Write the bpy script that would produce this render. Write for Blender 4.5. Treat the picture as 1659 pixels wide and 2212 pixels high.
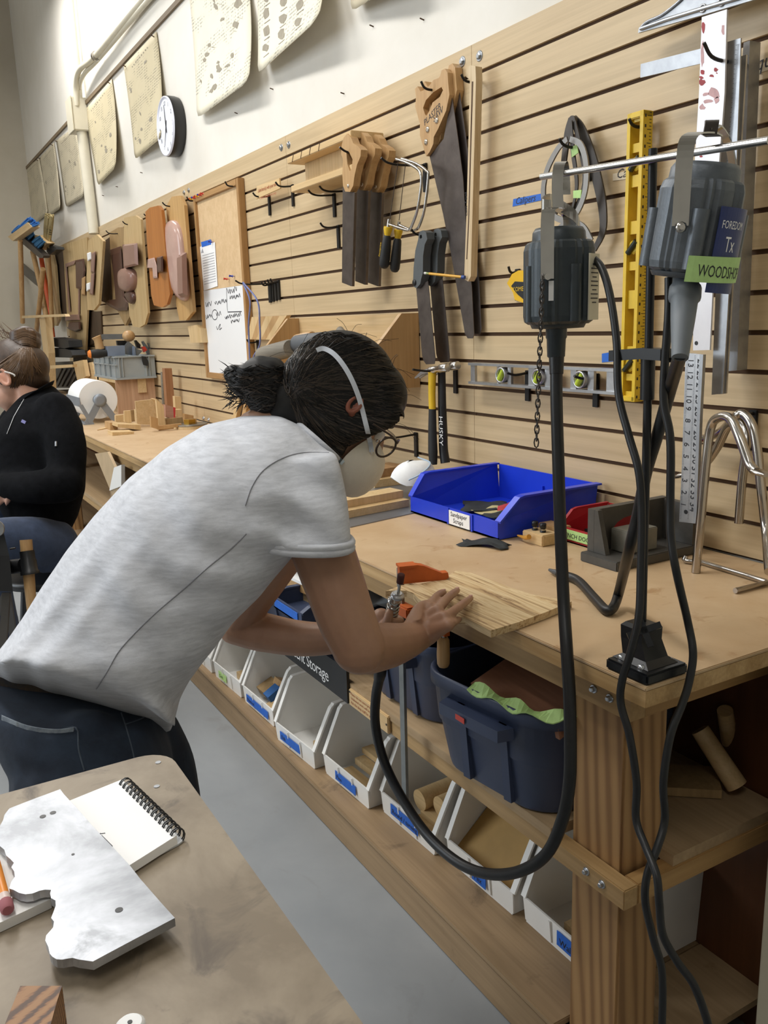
import bpy, bmesh, math, random
import numpy as np
from mathutils import Vector, Matrix, Euler
from mathutils.bvhtree import BVHTree
for o in list(bpy.data.objects): bpy.data.objects.remove(o)
scene = bpy.context.scene
COL = scene.collection
random.seed(7)
rnd = random.Random(11)

# ------------------------------------------------------------------ camera
FPX = 1859.4
CAM = np.array([0.776, -0.851, 1.321])
RT = np.array([0.50398, 0.86318, -0.03057])
DN = np.array([0.17143, -0.13465, -0.97595])
FW = np.array([-0.84653, 0.48662, -0.21583])
UP = -DN
camd = bpy.data.cameras.new('camera')
camd.sensor_fit = 'VERTICAL'; camd.sensor_height = 36.0
camd.lens = FPX * 36.0 / 2212.0
camd.clip_start = 0.02
cam = bpy.data.objects.new('camera', camd); COL.objects.link(cam)
mw = Matrix.Identity(4)
for i in range(3):
    mw[i][0] = RT[i]; mw[i][1] = UP[i]; mw[i][2] = -FW[i]; mw[i][3] = CAM[i]
cam.matrix_world = mw
scene.camera = cam

# ------------------------------------------------------------------ light
scene.view_settings.view_transform = 'Standard'
scene.view_settings.look = 'None'
scene.view_settings.exposure = -0.75
scene.view_settings.gamma = 1.0
scene.view_settings.use_curve_mapping = False
wd = bpy.data.worlds.new('world'); scene.world = wd; wd.use_nodes = True
wd.node_tree.nodes['Background'].inputs[0].default_value = (0.80, 0.88, 1.0, 1)
wd.node_tree.nodes['Background'].inputs[1].default_value = 0.35

def area(name, loc, aim, sx, sy, power, col):
    l = bpy.data.lights.new(name, 'AREA'); l.shape = 'RECTANGLE'; l.size = sx; l.size_y = sy
    l.energy = power; l.color = col
    o = bpy.data.objects.new(name, l); COL.objects.link(o); o.location = loc
    o.rotation_euler = (Vector(aim) - Vector(loc)).to_track_quat('-Z', 'Y').to_euler()
    return o
LAMPS = [((-5.6, 0.1, 3.78), 1.4, 70), ((-3.2, -0.75, 3.5), 1.4, 70), ((-1.3, -1.0, 3.5), 1.4, 70),
         ((1.2, -1.6, 3.5), 1.4, 26), ((-3.4, -3.2, 3.5), 1.4, 45), ((-6.5, -2.4, 3.5), 1.4, 45)]
for (p, s, w) in LAMPS:
    area('tube_light', p, (p[0], p[1], 0), s, 0.3, w, (1.0, 0.98, 0.95))
# daylight from the open door of the shop, high on the far left
area('door_daylight', (-3.6, -4.6, 2.6), (-1.0, -0.2, 0.9), 2.4, 2.4, 190, (0.82, 0.91, 1.0))

# ------------------------------------------------------------------ pixel helpers (a pixel is only a direction)
H = 0.82          # bench top
YW = 0.646        # face of the slat wall
ZT = 0.902        # near table top
def ray(px, py): return FW + RT * ((px - 829.5) / FPX) + DN * ((py - 1106.0) / FPX)
def on(px, py, ax, val):
    r = ray(px, py); return CAM + r * ((val - CAM[ax]) / r[ax])
def hw(px, py, off=0.0): return on(px, py, 1, YW - off)
def hy(px, py, y): return on(px, py, 1, y)
def hz(px, py, z): return on(px, py, 2, z)
def hx(px, py, x): return on(px, py, 0, x)
def hd(px, py, d): return CAM + ray(px, py) * d
def depth(p): return float(np.dot(np.array(p) - CAM, FW))
def V(*a): return np.array(a, float)
def nrm(v):
    v = np.array(v, float); n = np.linalg.norm(v); return v / n if n > 1e-12 else v

# ------------------------------------------------------------------ materials
MATS = {}
def _new(name):
    m = bpy.data.materials.new(name); m.use_nodes = True
    nt = m.node_tree; b = nt.nodes['Principled BSDF']
    return m, nt, b
def _co(nt, scale=(1, 1, 1), rot=(0, 0, 0), kind='Object'):
    tc = nt.nodes.new('ShaderNodeTexCoord'); mp = nt.nodes.new('ShaderNodeMapping')
    mp.inputs['Scale'].default_value = scale; mp.inputs['Rotation'].default_value = rot
    nt.links.new(tc.outputs[kind], mp.inputs[0]); return mp.outputs[0]
def _ramp(nt, fac, stops):
    r = nt.nodes.new('ShaderNodeValToRGB'); nt.links.new(fac, r.inputs[0])
    e = r.color_ramp.elements
    while len(e) > 1: e.remove(e[0])
    e[0].position = stops[0][0]; e[0].color = (*stops[0][1], 1)
    for p, c in stops[1:]:
        q = e.new(p); q.color = (*c, 1)
    return r.outputs[0]
def _noise(nt, co, scale, detail=3, rough=.55, dist=0.0):
    n = nt.nodes.new('ShaderNodeTexNoise'); n.inputs['Scale'].default_value = scale
    n.inputs['Detail'].default_value = detail; n.inputs['Roughness'].default_value = rough
    n.inputs['Distortion'].default_value = dist
    nt.links.new(co, n.inputs['Vector']); return n.outputs[0]
def _bump(nt, b, fac, strength, dist=0.002):
    bp = nt.nodes.new('ShaderNodeBump'); bp.inputs['Strength'].default_value = strength
    bp.inputs['Distance'].default_value = dist
    nt.links.new(fac, bp.inputs['Height']); nt.links.new(bp.outputs[0], b.inputs['Normal'])
def _mix(nt, fac, a, b):
    m = nt.nodes.new('ShaderNodeMix'); m.data_type = 'RGBA'
    nt.links.new(fac, m.inputs[0])
    for i, v in ((6, a), (7, b)):
        if isinstance(v, tuple): m.inputs[i].default_value = (*v, 1)
        else: nt.links.new(v, m.inputs[i])
    return m.outputs[2]
def hexc(h):
    h = h.lstrip('#'); v = [int(h[i:i + 2], 16) / 255 for i in (0, 2, 4)]
    return tuple(c / 12.92 if c <= .04045 else ((c + .055) / 1.055) ** 2.4 for c in v)
def C3(c): return hexc(c) if isinstance(c, str) else c
def mul(c, k): return tuple(min(1, x * k) for x in c)
def plain(name, col, rough=.5, metal=0.0, var=.12, scale=12, bump=.0, bscale=200, spec=.5, trans=0, alpha=1):
    if name in MATS: return MATS[name]
    col = C3(col)
    m, nt, b = _new(name); co = _co(nt)
    n = _noise(nt, co, scale, 4, .6)
    c = _ramp(nt, n, [(.25, mul(col, 1 - var)), (.75, mul(col, 1 + var))])
    nt.links.new(c, b.inputs['Base Color'])
    b.inputs['Roughness'].default_value = rough; b.inputs['Metallic'].default_value = metal
    b.inputs['Specular IOR Level'].default_value = spec
    if trans: b.inputs['Transmission Weight'].default_value = trans
    if alpha < 1: b.inputs['Alpha'].default_value = alpha
    if bump: _bump(nt, b, _noise(nt, co, bscale, 3), bump, .001)
    MATS[name] = m; return m
def wood(name, c1, c2, axis=0, scale=1.0, rough=.55, stain=None, bump=.06, fine=1.0):
    """long grain running along the given axis of the object"""
    if name in MATS: return MATS[name]
    c1, c2 = C3(c1), C3(c2)
    m, nt, b = _new(name)
    s = [14.0 * scale] * 3; s[axis] = 0.9 * scale
    co = _co(nt, tuple(s))
    n1 = _noise(nt, co, 1.6, 4, .6, .6)
    s2 = [150.0 * scale * fine] * 3; s2[axis] = 3.0 * scale
    co2 = _co(nt, tuple(s2)); n2 = _noise(nt, co2, 1.0, 2, .5)
    base = _ramp(nt, n1, [(.3, c1), (.5, tuple((a + c) / 2 for a, c in zip(c1, c2))), (.72, c2)])
    fg = _ramp(nt, n2, [(.35, (.80, .78, .75)), (.65, (1, 1, 1))])
    mm = nt.nodes.new('ShaderNodeMix'); mm.data_type = 'RGBA'; mm.blend_type = 'MULTIPLY'
    mm.inputs[0].default_value = .55; nt.links.new(base, mm.inputs[6]); nt.links.new(fg, mm.inputs[7])
    out = mm.outputs[2]
    if stain:
        co3 = _co(nt, (1, 1, 1)); n3 = _noise(nt, co3, stain[1], 6, .65, .4)
        f = _ramp(nt, n3, [(stain[2], (0, 0, 0)), (stain[2] + .12, (1, 1, 1))])
        out = _mix(nt, f, out, C3(stain[0]))
    nt.links.new(out, b.inputs['Base Color'])
    b.inputs['Roughness'].default_value = rough
    _bump(nt, b, n2, bump, .001)
    MATS[name] = m; return m
def fir(name, axis=2):
    if name in MATS: return MATS[name]
    m, nt, b = _new(name)
    s = [1.0] * 3; s[axis] = .06
    co = _co(nt, tuple(s))
    w = nt.nodes.new('ShaderNodeTexWave'); w.wave_type = 'BANDS'; w.bands_direction = 'DIAGONAL'
    w.inputs['Scale'].default_value = 26; w.inputs['Distortion'].default_value = 5.0
    w.inputs['Detail'].default_value = 2; w.inputs['Detail Scale'].default_value = .7
    nt.links.new(co, w.inputs[0])
    c = _ramp(nt, w.outputs[0], [(.1, hexc('#ad8759')), (.6, hexc('#a07a4f')), (.95, hexc('#8a6640'))])
    nt.links.new(c, b.inputs['Base Color']); b.inputs['Roughness'].default_value = .6
    _bump(nt, b, w.outputs[0], .15, .001)
    MATS[name] = m; return m
def patchy(name, c1, c2, scale, lo=.45, hi=.6, rough=.6, metal=0., c3=None, s3=30, bump=0.05, r2=None, t3=(.60, .70)):
    if name in MATS: return MATS[name]
    m, nt, b = _new(name); co = _co(nt)
    n = _noise(nt, co, scale, 6, .62, .3)
    f = _ramp(nt, n, [(lo, (0, 0, 0)), (hi, (1, 1, 1))])
    c = _mix(nt, f, C3(c1), C3(c2))
    if c3:
        n3 = _noise(nt, co, s3, 5, .6, .8)
        f3 = _ramp(nt, n3, [(t3[0], (0, 0, 0)), (t3[1], (1, 1, 1))])
        c = _mix(nt, f3, c, C3(c3))
    nt.links.new(c, b.inputs['Base Color'])
    b.inputs['Roughness'].default_value = rough; b.inputs['Metallic'].default_value = metal
    if r2 is not None:
        rr = _ramp(nt, n, [(lo, (rough,) * 3), (hi, (r2,) * 3)]); nt.links.new(rr, b.inputs['Roughness'])
    if bump: _bump(nt, b, _noise(nt, co, 90, 4), bump, .001)
    MATS[name] = m; return m

# ------------------------------------------------------------------ mesh builder
class MB:
    def __init__(s): s.v = []; s.f = []; s.sm = []
    def add(s, vs, fs, smooth=False):
        n = len(s.v); s.v += [tuple(map(float, v)) for v in vs]
        s.f += [tuple(i + n for i in f) for f in fs]; s.sm += [smooth] * len(fs); return s
    def box(s, a, b):
        a, b = np.minimum(a, b), np.maximum(a, b)
        vs = [(x, y, z) for x in (a[0], b[0]) for y in (a[1], b[1]) for z in (a[2], b[2])]
        return s.add(vs, [(0, 1, 3, 2), (4, 6, 7, 5), (0, 4, 5, 1), (2, 3, 7, 6), (0, 2, 6, 4), (1, 5, 7, 3)])
    def obox(s, c, ax, ay, az):
        """oriented box, centre and three half vectors"""
        c, ax, ay, az = map(np.array, (c, ax, ay, az))
        vs = [c + i * ax + j * ay + k * az for i in (-1, 1) for j in (-1, 1) for k in (-1, 1)]
        fs = [(0, 1, 3, 2), (4, 6, 7, 5), (0, 4, 5, 1), (2, 3, 7, 6), (0, 2, 6, 4), (1, 5, 7, 3)]
        if np.dot(np.cross(ax, ay), az) < 0: fs = [f[::-1] for f in fs]
        return s.add(vs, fs)
    def rbox(s, a, b, r=.002):
        """box with chamfered edges"""
        a, b = np.minimum(a, b), np.maximum(a, b)
        bm = bmesh.new(); bmesh.ops.create_cube(bm, size=1)
        for v in bm.verts: v.co = Vector([(a[i] + b[i]) / 2 + v.co[i] * (b[i] - a[i]) for i in range(3)])
        r = min(r, min(b - a) * .45)
        bmesh.ops.bevel(bm, geom=list(bm.edges), offset=r, segments=2, affect='EDGES')
        bm.verts.index_update()
        s.add([v.co for v in bm.verts], [[v.index for v in f.verts] for f in bm.faces]); bm.free(); return s
    def prism(s, pts, vec, cap=True, smooth=False):
        """polygon pts extruded by vec (pts is the front)"""
        pts = [np.array(p, float) for p in pts]; vec = np.array(vec, float); n = len(pts)
        nn = sum((np.cross(pts[i], pts[(i + 1) % n]) for i in range(n)), np.zeros(3))
        if np.dot(nn, vec) > 0: pts = pts[::-1]
        vs = pts + [p + vec for p in pts]
        fs = [(i, i + n, (i + 1) % n + n, (i + 1) % n) for i in range(n)]
        s.add(vs, fs, smooth)
        if cap: s.add(vs, [tuple(range(n)), tuple(range(2 * n - 1, n - 1, -1))])
        return s
    def frame(s, outer, inner, vec):
        """ring between two outlines of equal count, extruded"""
        n = len(outer); vec = np.array(vec, float)
        o = [np.array(p, float) for p in outer]; i = [np.array(p, float) for p in inner]
        vs = o + i + [p + vec for p in o] + [p + vec for p in i]
        fs = []
        for k in range(n):
            j = (k + 1) % n
            fs += [(k, j, n + j, n + k), (2 * n + k, 3 * n + k, 3 * n + j, 2 * n + j),
                   (k, 2 * n + k, 2 * n + j, j), (n + k, n + j, 3 * n + j, 3 * n + k)]
        return s.add(vs, fs)
    def tube(s, path, r, n=10, cap=True, closed=False, flat=None, ref=None):
        path = [np.array(p, float) for p in path]; m = len(path)
        rr = r if isinstance(r, (list, tuple, np.ndarray)) else [r] * m
        t = []
        for i in range(m):
            if closed: d = path[(i + 1) % m] - path[i - 1]
            else: d = path[min(i + 1, m - 1)] - path[max(i - 1, 0)]
            t.append(nrm(d))
        u = np.array(ref, float) if ref is not None else np.cross(t[0], (0, 0, 1))
        if np.linalg.norm(u) < 1e-3: u = np.cross(t[0], (1, 0, 0))
        vs = []
        for i in range(m):
            u = u - t[i] * np.dot(u, t[i]); u = nrm(u); w = np.cross(t[i], u)
            for k in range(n):
                a = 2 * math.pi * (k + .5) / n
                fx, fy = (flat if flat else (1, 1))
                vs.append(path[i] + rr[i] * (fx * math.cos(a) * u + fy * math.sin(a) * w))
        fs = []
        for i in range(m if closed else m - 1):
            a, b = i * n, ((i + 1) % m) * n
            fs += [(a + k, a + (k + 1) % n, b + (k + 1) % n, b + k) for k in range(n)]
        s.add(vs, fs, n > 5)
        if cap and not closed:
            s.add(vs[:n], [tuple(range(n - 1, -1, -1))]); s.add(vs[-n:], [tuple(range(n))])
        return s
    def strip(s, path, half, nor, th):
        """flat band along path: half width vector(s), thickness along nor"""
        path = [np.array(p, float) for p in path]; m = len(path)
        hv = half if isinstance(half, list) else [half] * m
        nv = nor if isinstance(nor, list) else [nor] * m
        vs = []
        for i in range(m):
            h, q = np.array(hv[i], float), nrm(nv[i]) * th / 2
            vs += [path[i] - h - q, path[i] + h - q, path[i] + h + q, path[i] - h + q]
        fs = []
        for i in range(m - 1):
            a, b = i * 4, i * 4 + 4
            fs += [(a + k, a + (k + 1) % 4, b + (k + 1) % 4, b + k) for k in range(4)]
        fs += [(3, 2, 1, 0), tuple(len(vs) - 4 + k for k in range(4))]
        return s.add(vs, fs)
    def lathe(s, c, axis, prof, n=24, cap=True, smooth=True, ref=None):
        """prof = [(distance along axis, radius)]"""
        c = np.array(c, float); ax = nrm(axis)
        u = np.cross(ax, ref if ref is not None else ((0, 0, 1) if abs(ax[2]) < .9 else (1, 0, 0))); u = nrm(u); w = np.cross(ax, u)
        vs = [c + ax * d + r * (math.cos(2 * math.pi * k / n) * u + math.sin(2 * math.pi * k / n) * w) for d, r in prof for k in range(n)]
        fs = []
        for i in range(len(prof) - 1):
            a, b = i * n, i * n + n
            fs += [(a + k, a + (k + 1) % n, b + (k + 1) % n, b + k) for k in range(n)]
        s.add(vs, fs, smooth)
        if cap:
            s.add(vs[:n], [tuple(range(n - 1, -1, -1))]); s.add(vs[-n:], [tuple(range(n))])
        return s
    def loft(s, rings, cap=True, smooth=True, closed=True):
        n = len(rings[0]); vs = [p for r in rings for p in r]; fs = []
        for i in range(len(rings) - 1):
            a, b = i * n, i * n + n
            fs += [(a + k, a + (k + 1) % n, b + (k + 1) % n, b + k) for k in range(n if closed else n - 1)]
        s.add(vs, fs, smooth)
        if cap:
            s.add(rings[0], [tuple(range(n - 1, -1, -1))], smooth); s.add(rings[-1], [tuple(range(n))], smooth)
        return s
    def ball(s, c, r, n=16, m=10, R=None):
        c = np.array(c, float); r = np.array(r if hasattr(r, '__len__') else (r, r, r), float)
        R = np.eye(3) if R is None else np.array(R)   # columns = axes
        vs = [c + R @ (r * V(0, 0, -1))]
        for i in range(1, m):
            th = math.pi * i / m - math.pi / 2
            for k in range(n):
                a = 2 * math.pi * k / n
                vs.append(c + R @ (r * V(math.cos(th) * math.cos(a), math.cos(th) * math.sin(a), math.sin(th))))
        vs.append(c + R @ (r * V(0, 0, 1)))
        fs = [(0, 1 + (k + 1) % n, 1 + k) for k in range(n)]
        for i in range(m - 2):
            a, b = 1 + i * n, 1 + i * n + n
            fs += [(a + k, a + (k + 1) % n, b + (k + 1) % n, b + k) for k in range(n)]
        a = 1 + (m - 2) * n; e = len(vs) - 1
        fs += [(a + k, a + (k + 1) % n, e) for k in range(n)]
        return s.add(vs, fs, True)
    def quad(s, a, b, c, d): return s.add([a, b, c, d], [(0, 1, 2, 3)])
    def merge(s, o):
        n = len(s.v); s.v += o.v; s.f += [tuple(i + n for i in f) for f in o.f]; s.sm += o.sm; return s

BASE = {}
def _mesh(name, mb, base, mat):
    me = bpy.data.meshes.new(name)
    me.from_pydata([tuple(np.array(v) - base) for v in mb.v], [], mb.f)
    me.polygons.foreach_set('use_smooth', mb.sm)
    mm = mat if isinstance(mat, list) else [mat]
    for m in mm: me.materials.append(m)
    me.validate(); me.update(); return me
def props(o, label=None, cat=None, group=None, kind=None):
    if label: o['label'] = label
    if cat: o['category'] = cat
    if group: o['group'] = group
    if kind: o['kind'] = kind
    return o
def T(name, label, cat, base, group=None):
    """a thing: an empty at its base"""
    o = bpy.data.objects.new(name, None); COL.objects.link(o)
    b = np.array(base, float); o.location = b; o.empty_display_size = .05; BASE[o.name] = b
    return props(o, label, cat, group)
def P(name, mb, mat, parent, label=None, kind=None):
    """a part of a thing (or of a part)"""
    b = BASE[parent.name]; me = mb if isinstance(mb, bpy.types.Mesh) else _mesh(name, mb, b, mat)
    o = bpy.data.objects.new(name, me); COL.objects.link(o); o.parent = parent
    BASE[o.name] = b; return props(o, label, kind=kind)
def S(name, mb, mat, label, cat, group=None, base=None, kind=None):
    """a thing that is one mesh"""
    if base is None:
        a = np.array(mb.v); base = V((a[:, 0].min() + a[:, 0].max()) / 2, (a[:, 1].min() + a[:, 1].max()) / 2, a[:, 2].min())
    base = np.array(base, float)
    o = bpy.data.objects.new(name, _mesh(name, mb, base, mat)); COL.objects.link(o); o.location = base
    BASE[o.name] = base; return props(o, label, cat, group, kind)
def G(name, mb, mat, parent=None):
    """a piece of the setting"""
    if parent: return P(name, mb, mat, parent)
    o = bpy.data.objects.new(name, _mesh(name, mb, np.zeros(3), mat)); COL.objects.link(o)
    BASE[o.name] = np.zeros(3); o['kind'] = 'structure'; return o
def sharp(o, mods):
    return o
def text(s, org, xd, yd, size, th=.0003, align='LEFT', font_shear=0.0, space=1.0):
    """letters as a thin mesh lying in the plane of xd, yd"""
    c = bpy.data.curves.new('t', 'FONT'); c.body = s; c.size = 1.0; c.align_x = align; c.shear = font_shear
    c.space_character = space; c.resolution_u = 2
    o = bpy.data.objects.new('t', c); COL.objects.link(o)
    dg = bpy.context.evaluated_depsgraph_get(); me = bpy.data.meshes.new_from_object(o.evaluated_get(dg))
    bpy.data.objects.remove(o); bpy.data.curves.remove(c)
    xd, yd = nrm(xd), nrm(yd); mb = MB()
    vs = [np.array(org) + size * (v.co.x * xd + v.co.y * yd) for v in me.vertices]
    mb.add(vs, [tuple(p.vertices) for p in me.polygons]); bpy.data.meshes.remove(me); return mb
def stroke(pts, r, nor):
    """a pen stroke: thin flat ribbon on a plane with normal nor"""
    mb = MB(); pts = [np.array(p, float) for p in pts]
    hv = []
    for i in range(len(pts)):
        d = nrm(pts[min(i + 1, len(pts) - 1)] - pts[max(i - 1, 0)]); hv.append(np.cross(d, nrm(nor)) * r)
    mb.strip(pts, hv, nor, .0003); return mb
def bez(pts, n=8):
    """smooth (Catmull-Rom) path through points"""
    p = [np.array(q, float) for q in pts]; p = [2 * p[0] - p[1]] + p + [2 * p[-1] - p[-2]]; out = []
    for i in range(1, len(p) - 2):
        for k in range(n):
            t = k / n
            out.append(.5 * ((2 * p[i]) + (-p[i - 1] + p[i + 1]) * t + (2 * p[i - 1] - 5 * p[i] + 4 * p[i + 1] - p[i + 2]) * t * t + (-p[i - 1] + 3 * p[i] - 3 * p[i + 1] + p[i + 2]) * t ** 3))
    out.append(p[-2]); return out
def voxel(mb, size, smooth=6, fac=.5, sub=False):
    """melt the closed pieces of mb into one continuous skin"""
    me = _mesh('tmp', mb, np.zeros(3), [])
    me.materials.clear()
    o = bpy.data.objects.new('tmp', me); COL.objects.link(o)
    m = o.modifiers.new('r', 'REMESH'); m.mode = 'VOXEL'; m.voxel_size = size
    if smooth:
        q = o.modifiers.new('s', 'SMOOTH'); q.iterations = smooth; q.factor = fac
    dg = bpy.context.evaluated_depsgraph_get(); dg.update()
    r = bpy.data.meshes.new_from_object(o.evaluated_get(dg))
    bpy.data.objects.remove(o); bpy.data.meshes.remove(me)
    out = MB(); out.add([v.co[:] for v in r.vertices], [tuple(p.vertices) for p in r.polygons], True)
    bpy.data.meshes.remove(r); return out
def bvh(mb): return BVHTree.FromPolygons([Vector(v) for v in mb.v], mb.f)
def cast(tree, px, py, lift=.001):
    r = nrm(ray(px, py)); h = tree.ray_cast(Vector(CAM), Vector(r))
    return None if h[0] is None else np.array(h[0]) - r * lift
def shift(mb, fn):
    mb.v = [tuple(fn(np.array(v))) for v in mb.v]; return mb
# ------------------------------------------------------------------ colours used all over
M_drywall = patchy('wall_paint', '#e4e0d7', '#dcd7cc', 2.2, .4, .7, .75, bump=.04)
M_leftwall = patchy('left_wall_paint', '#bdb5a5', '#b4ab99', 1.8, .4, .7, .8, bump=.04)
M_concrete = patchy('concrete_floor', '#95989a', '#868a8d', 3.0, .3, .75, .45, c3='#8a8c8d', s3=5, bump=.05)
M_slat = wood('slat_veneer', '#d1ba94', '#c5ad87', 0, .8, .42, bump=.02)
M_groove = wood('slat_core', '#5a4029', '#493320', 0, 1, .8)
M_mdf = patchy('bench_top_hardboard', '#c7ac88', '#b99a74', 7.0, .35, .7, .5, c3='#ab8861', s3=13, bump=.04)
M_ply = wood('bench_plywood_edge', '#c9a877', '#a98654', 0, 1.6, .6, stain=('#7d6038', 22, .66))
M_rail = wood('bench_rail_wood', '#bd9c6e', '#a98858', 0, 1.0, .55)
M_railY = wood('bench_rail_wood_cross', '#b8935f', '#a37c4c', 1, 1.0, .55)
M_fir = fir('fir_post', 2)
M_shelf = wood('shelf_plywood', '#b89d79', '#a08664', 0, .8, .6, stain=('#8d734f', 9, .62))
M_plinth = wood('plinth_wood', '#a88d6b', '#8e7556', 0, .9, .6, stain=('#6f5b42', 7, .6))
M_brown = wood('brown_back_panel', '#6d4327', '#5a351d', 2, .6, .5)
M_zinc = plain('zinc_bolt', '#b9bdc2', .3, 1.0, .1)
M_black = plain('black_plastic', '#17181a', .38, 0, .2)
M_blackmetal = plain('black_hook_metal', '#1b1a1a', .45, .3, .2)
M_steel = plain('bright_steel', '#bdbab6', .22, 1.0, .08, 20)
M_ink = plain('ink', '#23232a', .6, 0, .05)
M_white = plain('white_paper', '#f1f1f0', .6, 0, .03)
M_maple = wood('maple', '#dcbf90', '#cfae7b', 0, 1.3, .5)
M_maplez = wood('maple_upright', '#dcc093', '#cfb07f', 2, 1.3, .5)
M_ply2 = wood('birch_ply', '#d9be92', '#c9aa78', 2, .9, .55)
M_blue_tape = plain('blue_tape', '#2264c4', .6, 0, .12, 60)
M_green_tape = plain('green_tape', '#b5d98a', .6, 0, .1, 60)

# ------------------------------------------------------------------ the room
XL, XR, YF, ZC = -8.5, 4.2, -5.6, 4.6
G('floor', MB().box((XL, YF, -.1), (XR, YW + .2, 0)), M_concrete)
WALL = G('wall_back', MB().box((XL, YW + .012, 0), (XR, YW + .2, ZC)), M_drywall)
G('wall_left', MB().box((XL - .2, YF, 0), (XL, YW + .2, ZC)), M_leftwall)
G('wall_right', MB().box((XR, YF, 0), (XR + .2, YW + .2, ZC)), M_drywall)
G('wall_front', MB().box((XL, YF - .2, 0), (XR, YF, ZC)), M_drywall)
G('ceiling', MB().box((XL, YF, ZC), (XR, YW + .2, ZC + .1)), M_drywall)

# slat wall: every slat is a board of its own
SEAMS = [-0.02, -1.2785, -2.508, -3.737, -4.962, -6.19, -7.35]
PITCH = 0.0762
for i in range(6):
    x1, x0 = SEAMS[i] - .0008, SEAMS[i + 1] + .0008
    P('slat_backing', MB().box((x0, YW + .008, H), (x1, YW + .012, H + 16 * PITCH)), M_groove, WALL)
    sm = None
    for k in range(16):
        z0 = H + k * PITCH + .0055; z1 = H + (k + 1) * PITCH - (.0045 if k < 15 else 0)
        P('slat', MB().box((x0, YW, z0), (x1, YW + .0085, z1)), M_slat, WALL)
def bolt(c, d, r=.011):
    mb = MB().lathe(c, d, [(-.002, r), (.001, r), (.002, r * .9)], 16)
    mb.lathe(c, d, [(.0015, r * .62), (.006, r * .62), (.0075, r * .45)], 6, smooth=False)
    return mb
bolts = [(999, 133, 1), (1036, 121, 1), (608, 319, 1), (624, 313, 1), (398, 416, .9), (408, 411, .9), (440, 904, .9), (451, 907, .9)]
for (px, py, s) in bolts:
    P('bolt', bolt(hw(px, py), (0, -1, 0), .014 * s), M_zinc, WALL)
for px, py, s in ((98, 0, 0),): pass
for (px, py) in ((589, 195), (742, 205), (805, 60), (512, 247), (307, 375), (224, 424), (254, 405), (914, 46)):   # stray nails in the plaster
    c = hw(px, py, -.01); P('nail', MB().tube([c + V(0, .02, 0), c + V(.002, -.012, .006)], .0022, 6), M_groove, WALL)

# ------------------------------------------------------------------ the long bench
XE = -7.3
BENCH = T('workbench', 'long wooden workbench with hardboard top and two shelves along the slat wall', 'workbench', (-3, .3, 0))
P('top_sheet', MB().rbox((XE, 0, H - .006), (0, YW - .001, H), .0015), M_mdf, BENCH, 'tan hardboard sheet worn and stained')
P('top_core', MB().box((XE, 0.001, H - .0305), (-.001, YW - .002, H - .0062)), M_ply, BENCH)
P('rail', MB().box((XE, .025, .742), (-.05, .055, H - .0306)), M_rail, BENCH)
P('rail', MB().box((-.08, .0555, .742), (-.05, YW - .01, H - .0306)), M_railY, BENCH)
for x in (-.16, -2.64, -4.85, -6.95):
    P('post', MB().rbox((x - .041, .056, 0), (x + .072, .149, .7415), .004), M_fir, BENCH)
P('shelf_rail', MB().rbox((XE, .025, .427), (-.05, .0545, .4625), .002), M_rail, BENCH)
P('shelf_rail', MB().rbox((-.08, .0550, .427), (-.05, .40, .4625), .002), M_railY, BENCH)
sh = MB()
sh.prism([(XE, .022, .4628), (-.215, .022, .4628), (-.215, .16, .4628), (-.100, .16, .4628), (-.100, .134, .4628), (-.053, .134, .4628), (-.053, .40, .4628), (XE, .40, .4628)], (0, 0, .019))
P('shelf', sh, M_shelf, BENCH)
P('bottom_shelf', MB().rbox((XE, .025, .086), (-.205, .404, .1), .002), M_plinth, BENCH)
P('bottom_shelf', MB().box((-.2045, .155, .086), (-.055, .404, .0995)), M_shelf, BENCH)
P('plinth', MB().rbox((XE, .028, 0), (-.21, .06, .0855), .003), M_plinth, BENCH)
P('back_panel', MB().box((XE, .405, 0), (-.05, .424, .78)), M_brown, BENCH)
for (px, py) in ((1283, 1488), (1318, 1508)):
    P('bolt', bolt(hy(px, py, .0248), (0, -1, 0), .007), M_zinc, BENCH)
for (px, py) in ((1267, 1882), (1301, 1910)):
    P('bolt', bolt(hy(px, py, .0248), (0, -1, 0), .007), M_zinc, BENCH)
# cream cabinet standing past the right end of the bench
M_cream = plain('cream_enamel', '#d9d2bd', .45, 0, .04)
cb = T('steel_cabinet', 'cream enamelled cabinet at the right edge past the bench end', 'cabinet', (.4, .47, 0))
P('body', MB().rbox((.012, .275, .02), (.8, YW, 2.0), .004), M_cream, cb)
P('plinth', MB().box((.03, .30, 0), (.78, YW, .02)), M_black, cb)
# ------------------------------------------------------------------ above the slats: conduit, posters, clock
M_conduit = plain('conduit_paint', '#d8d1bd', .5, 0, .05)
M_lath = wood('lath_wood', '#8d7a5f', '#70604a', 0, 1, .7)
YP = YW + .012        # face of the plaster
def hp(px, py, off=0.0): return on(px, py, 1, YP - off)
cd_ = T('electrical_conduit', 'cream electrical conduit with junction box running up the white wall', 'conduit', hp(203, 505))
c = hp(168, 252, .055)
jb = P('junction_box', MB().rbox(c + V(-.09, -.05, -.105), c + V(.085, .054, .11), .006), M_conduit, cd_)
P('cover', MB().rbox(c + V(-.094, -.057, -.11), c + V(.089, -.0505, .115), .003), M_conduit, jb)
P('pipe', MB().tube([hp(176, 276, .045), hp(203, 505, .045)], .036, 16), M_conduit, cd_)
P('pipe', MB().tube([hp(150, -20, .04), hp(168, 150, .04), hp(173, 226, .045)], .020, 14), M_conduit, cd_)
a = bez([hp(166, 228, .07), hp(164, 185, .07), hp(172, 150, .07), hp(205, 122, .05), hp(300, 10, .03), hp(330, -25, .03)], 8)
cp1 = P('pipe', MB().tube(a, .019, 12), M_conduit, cd_)
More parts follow.
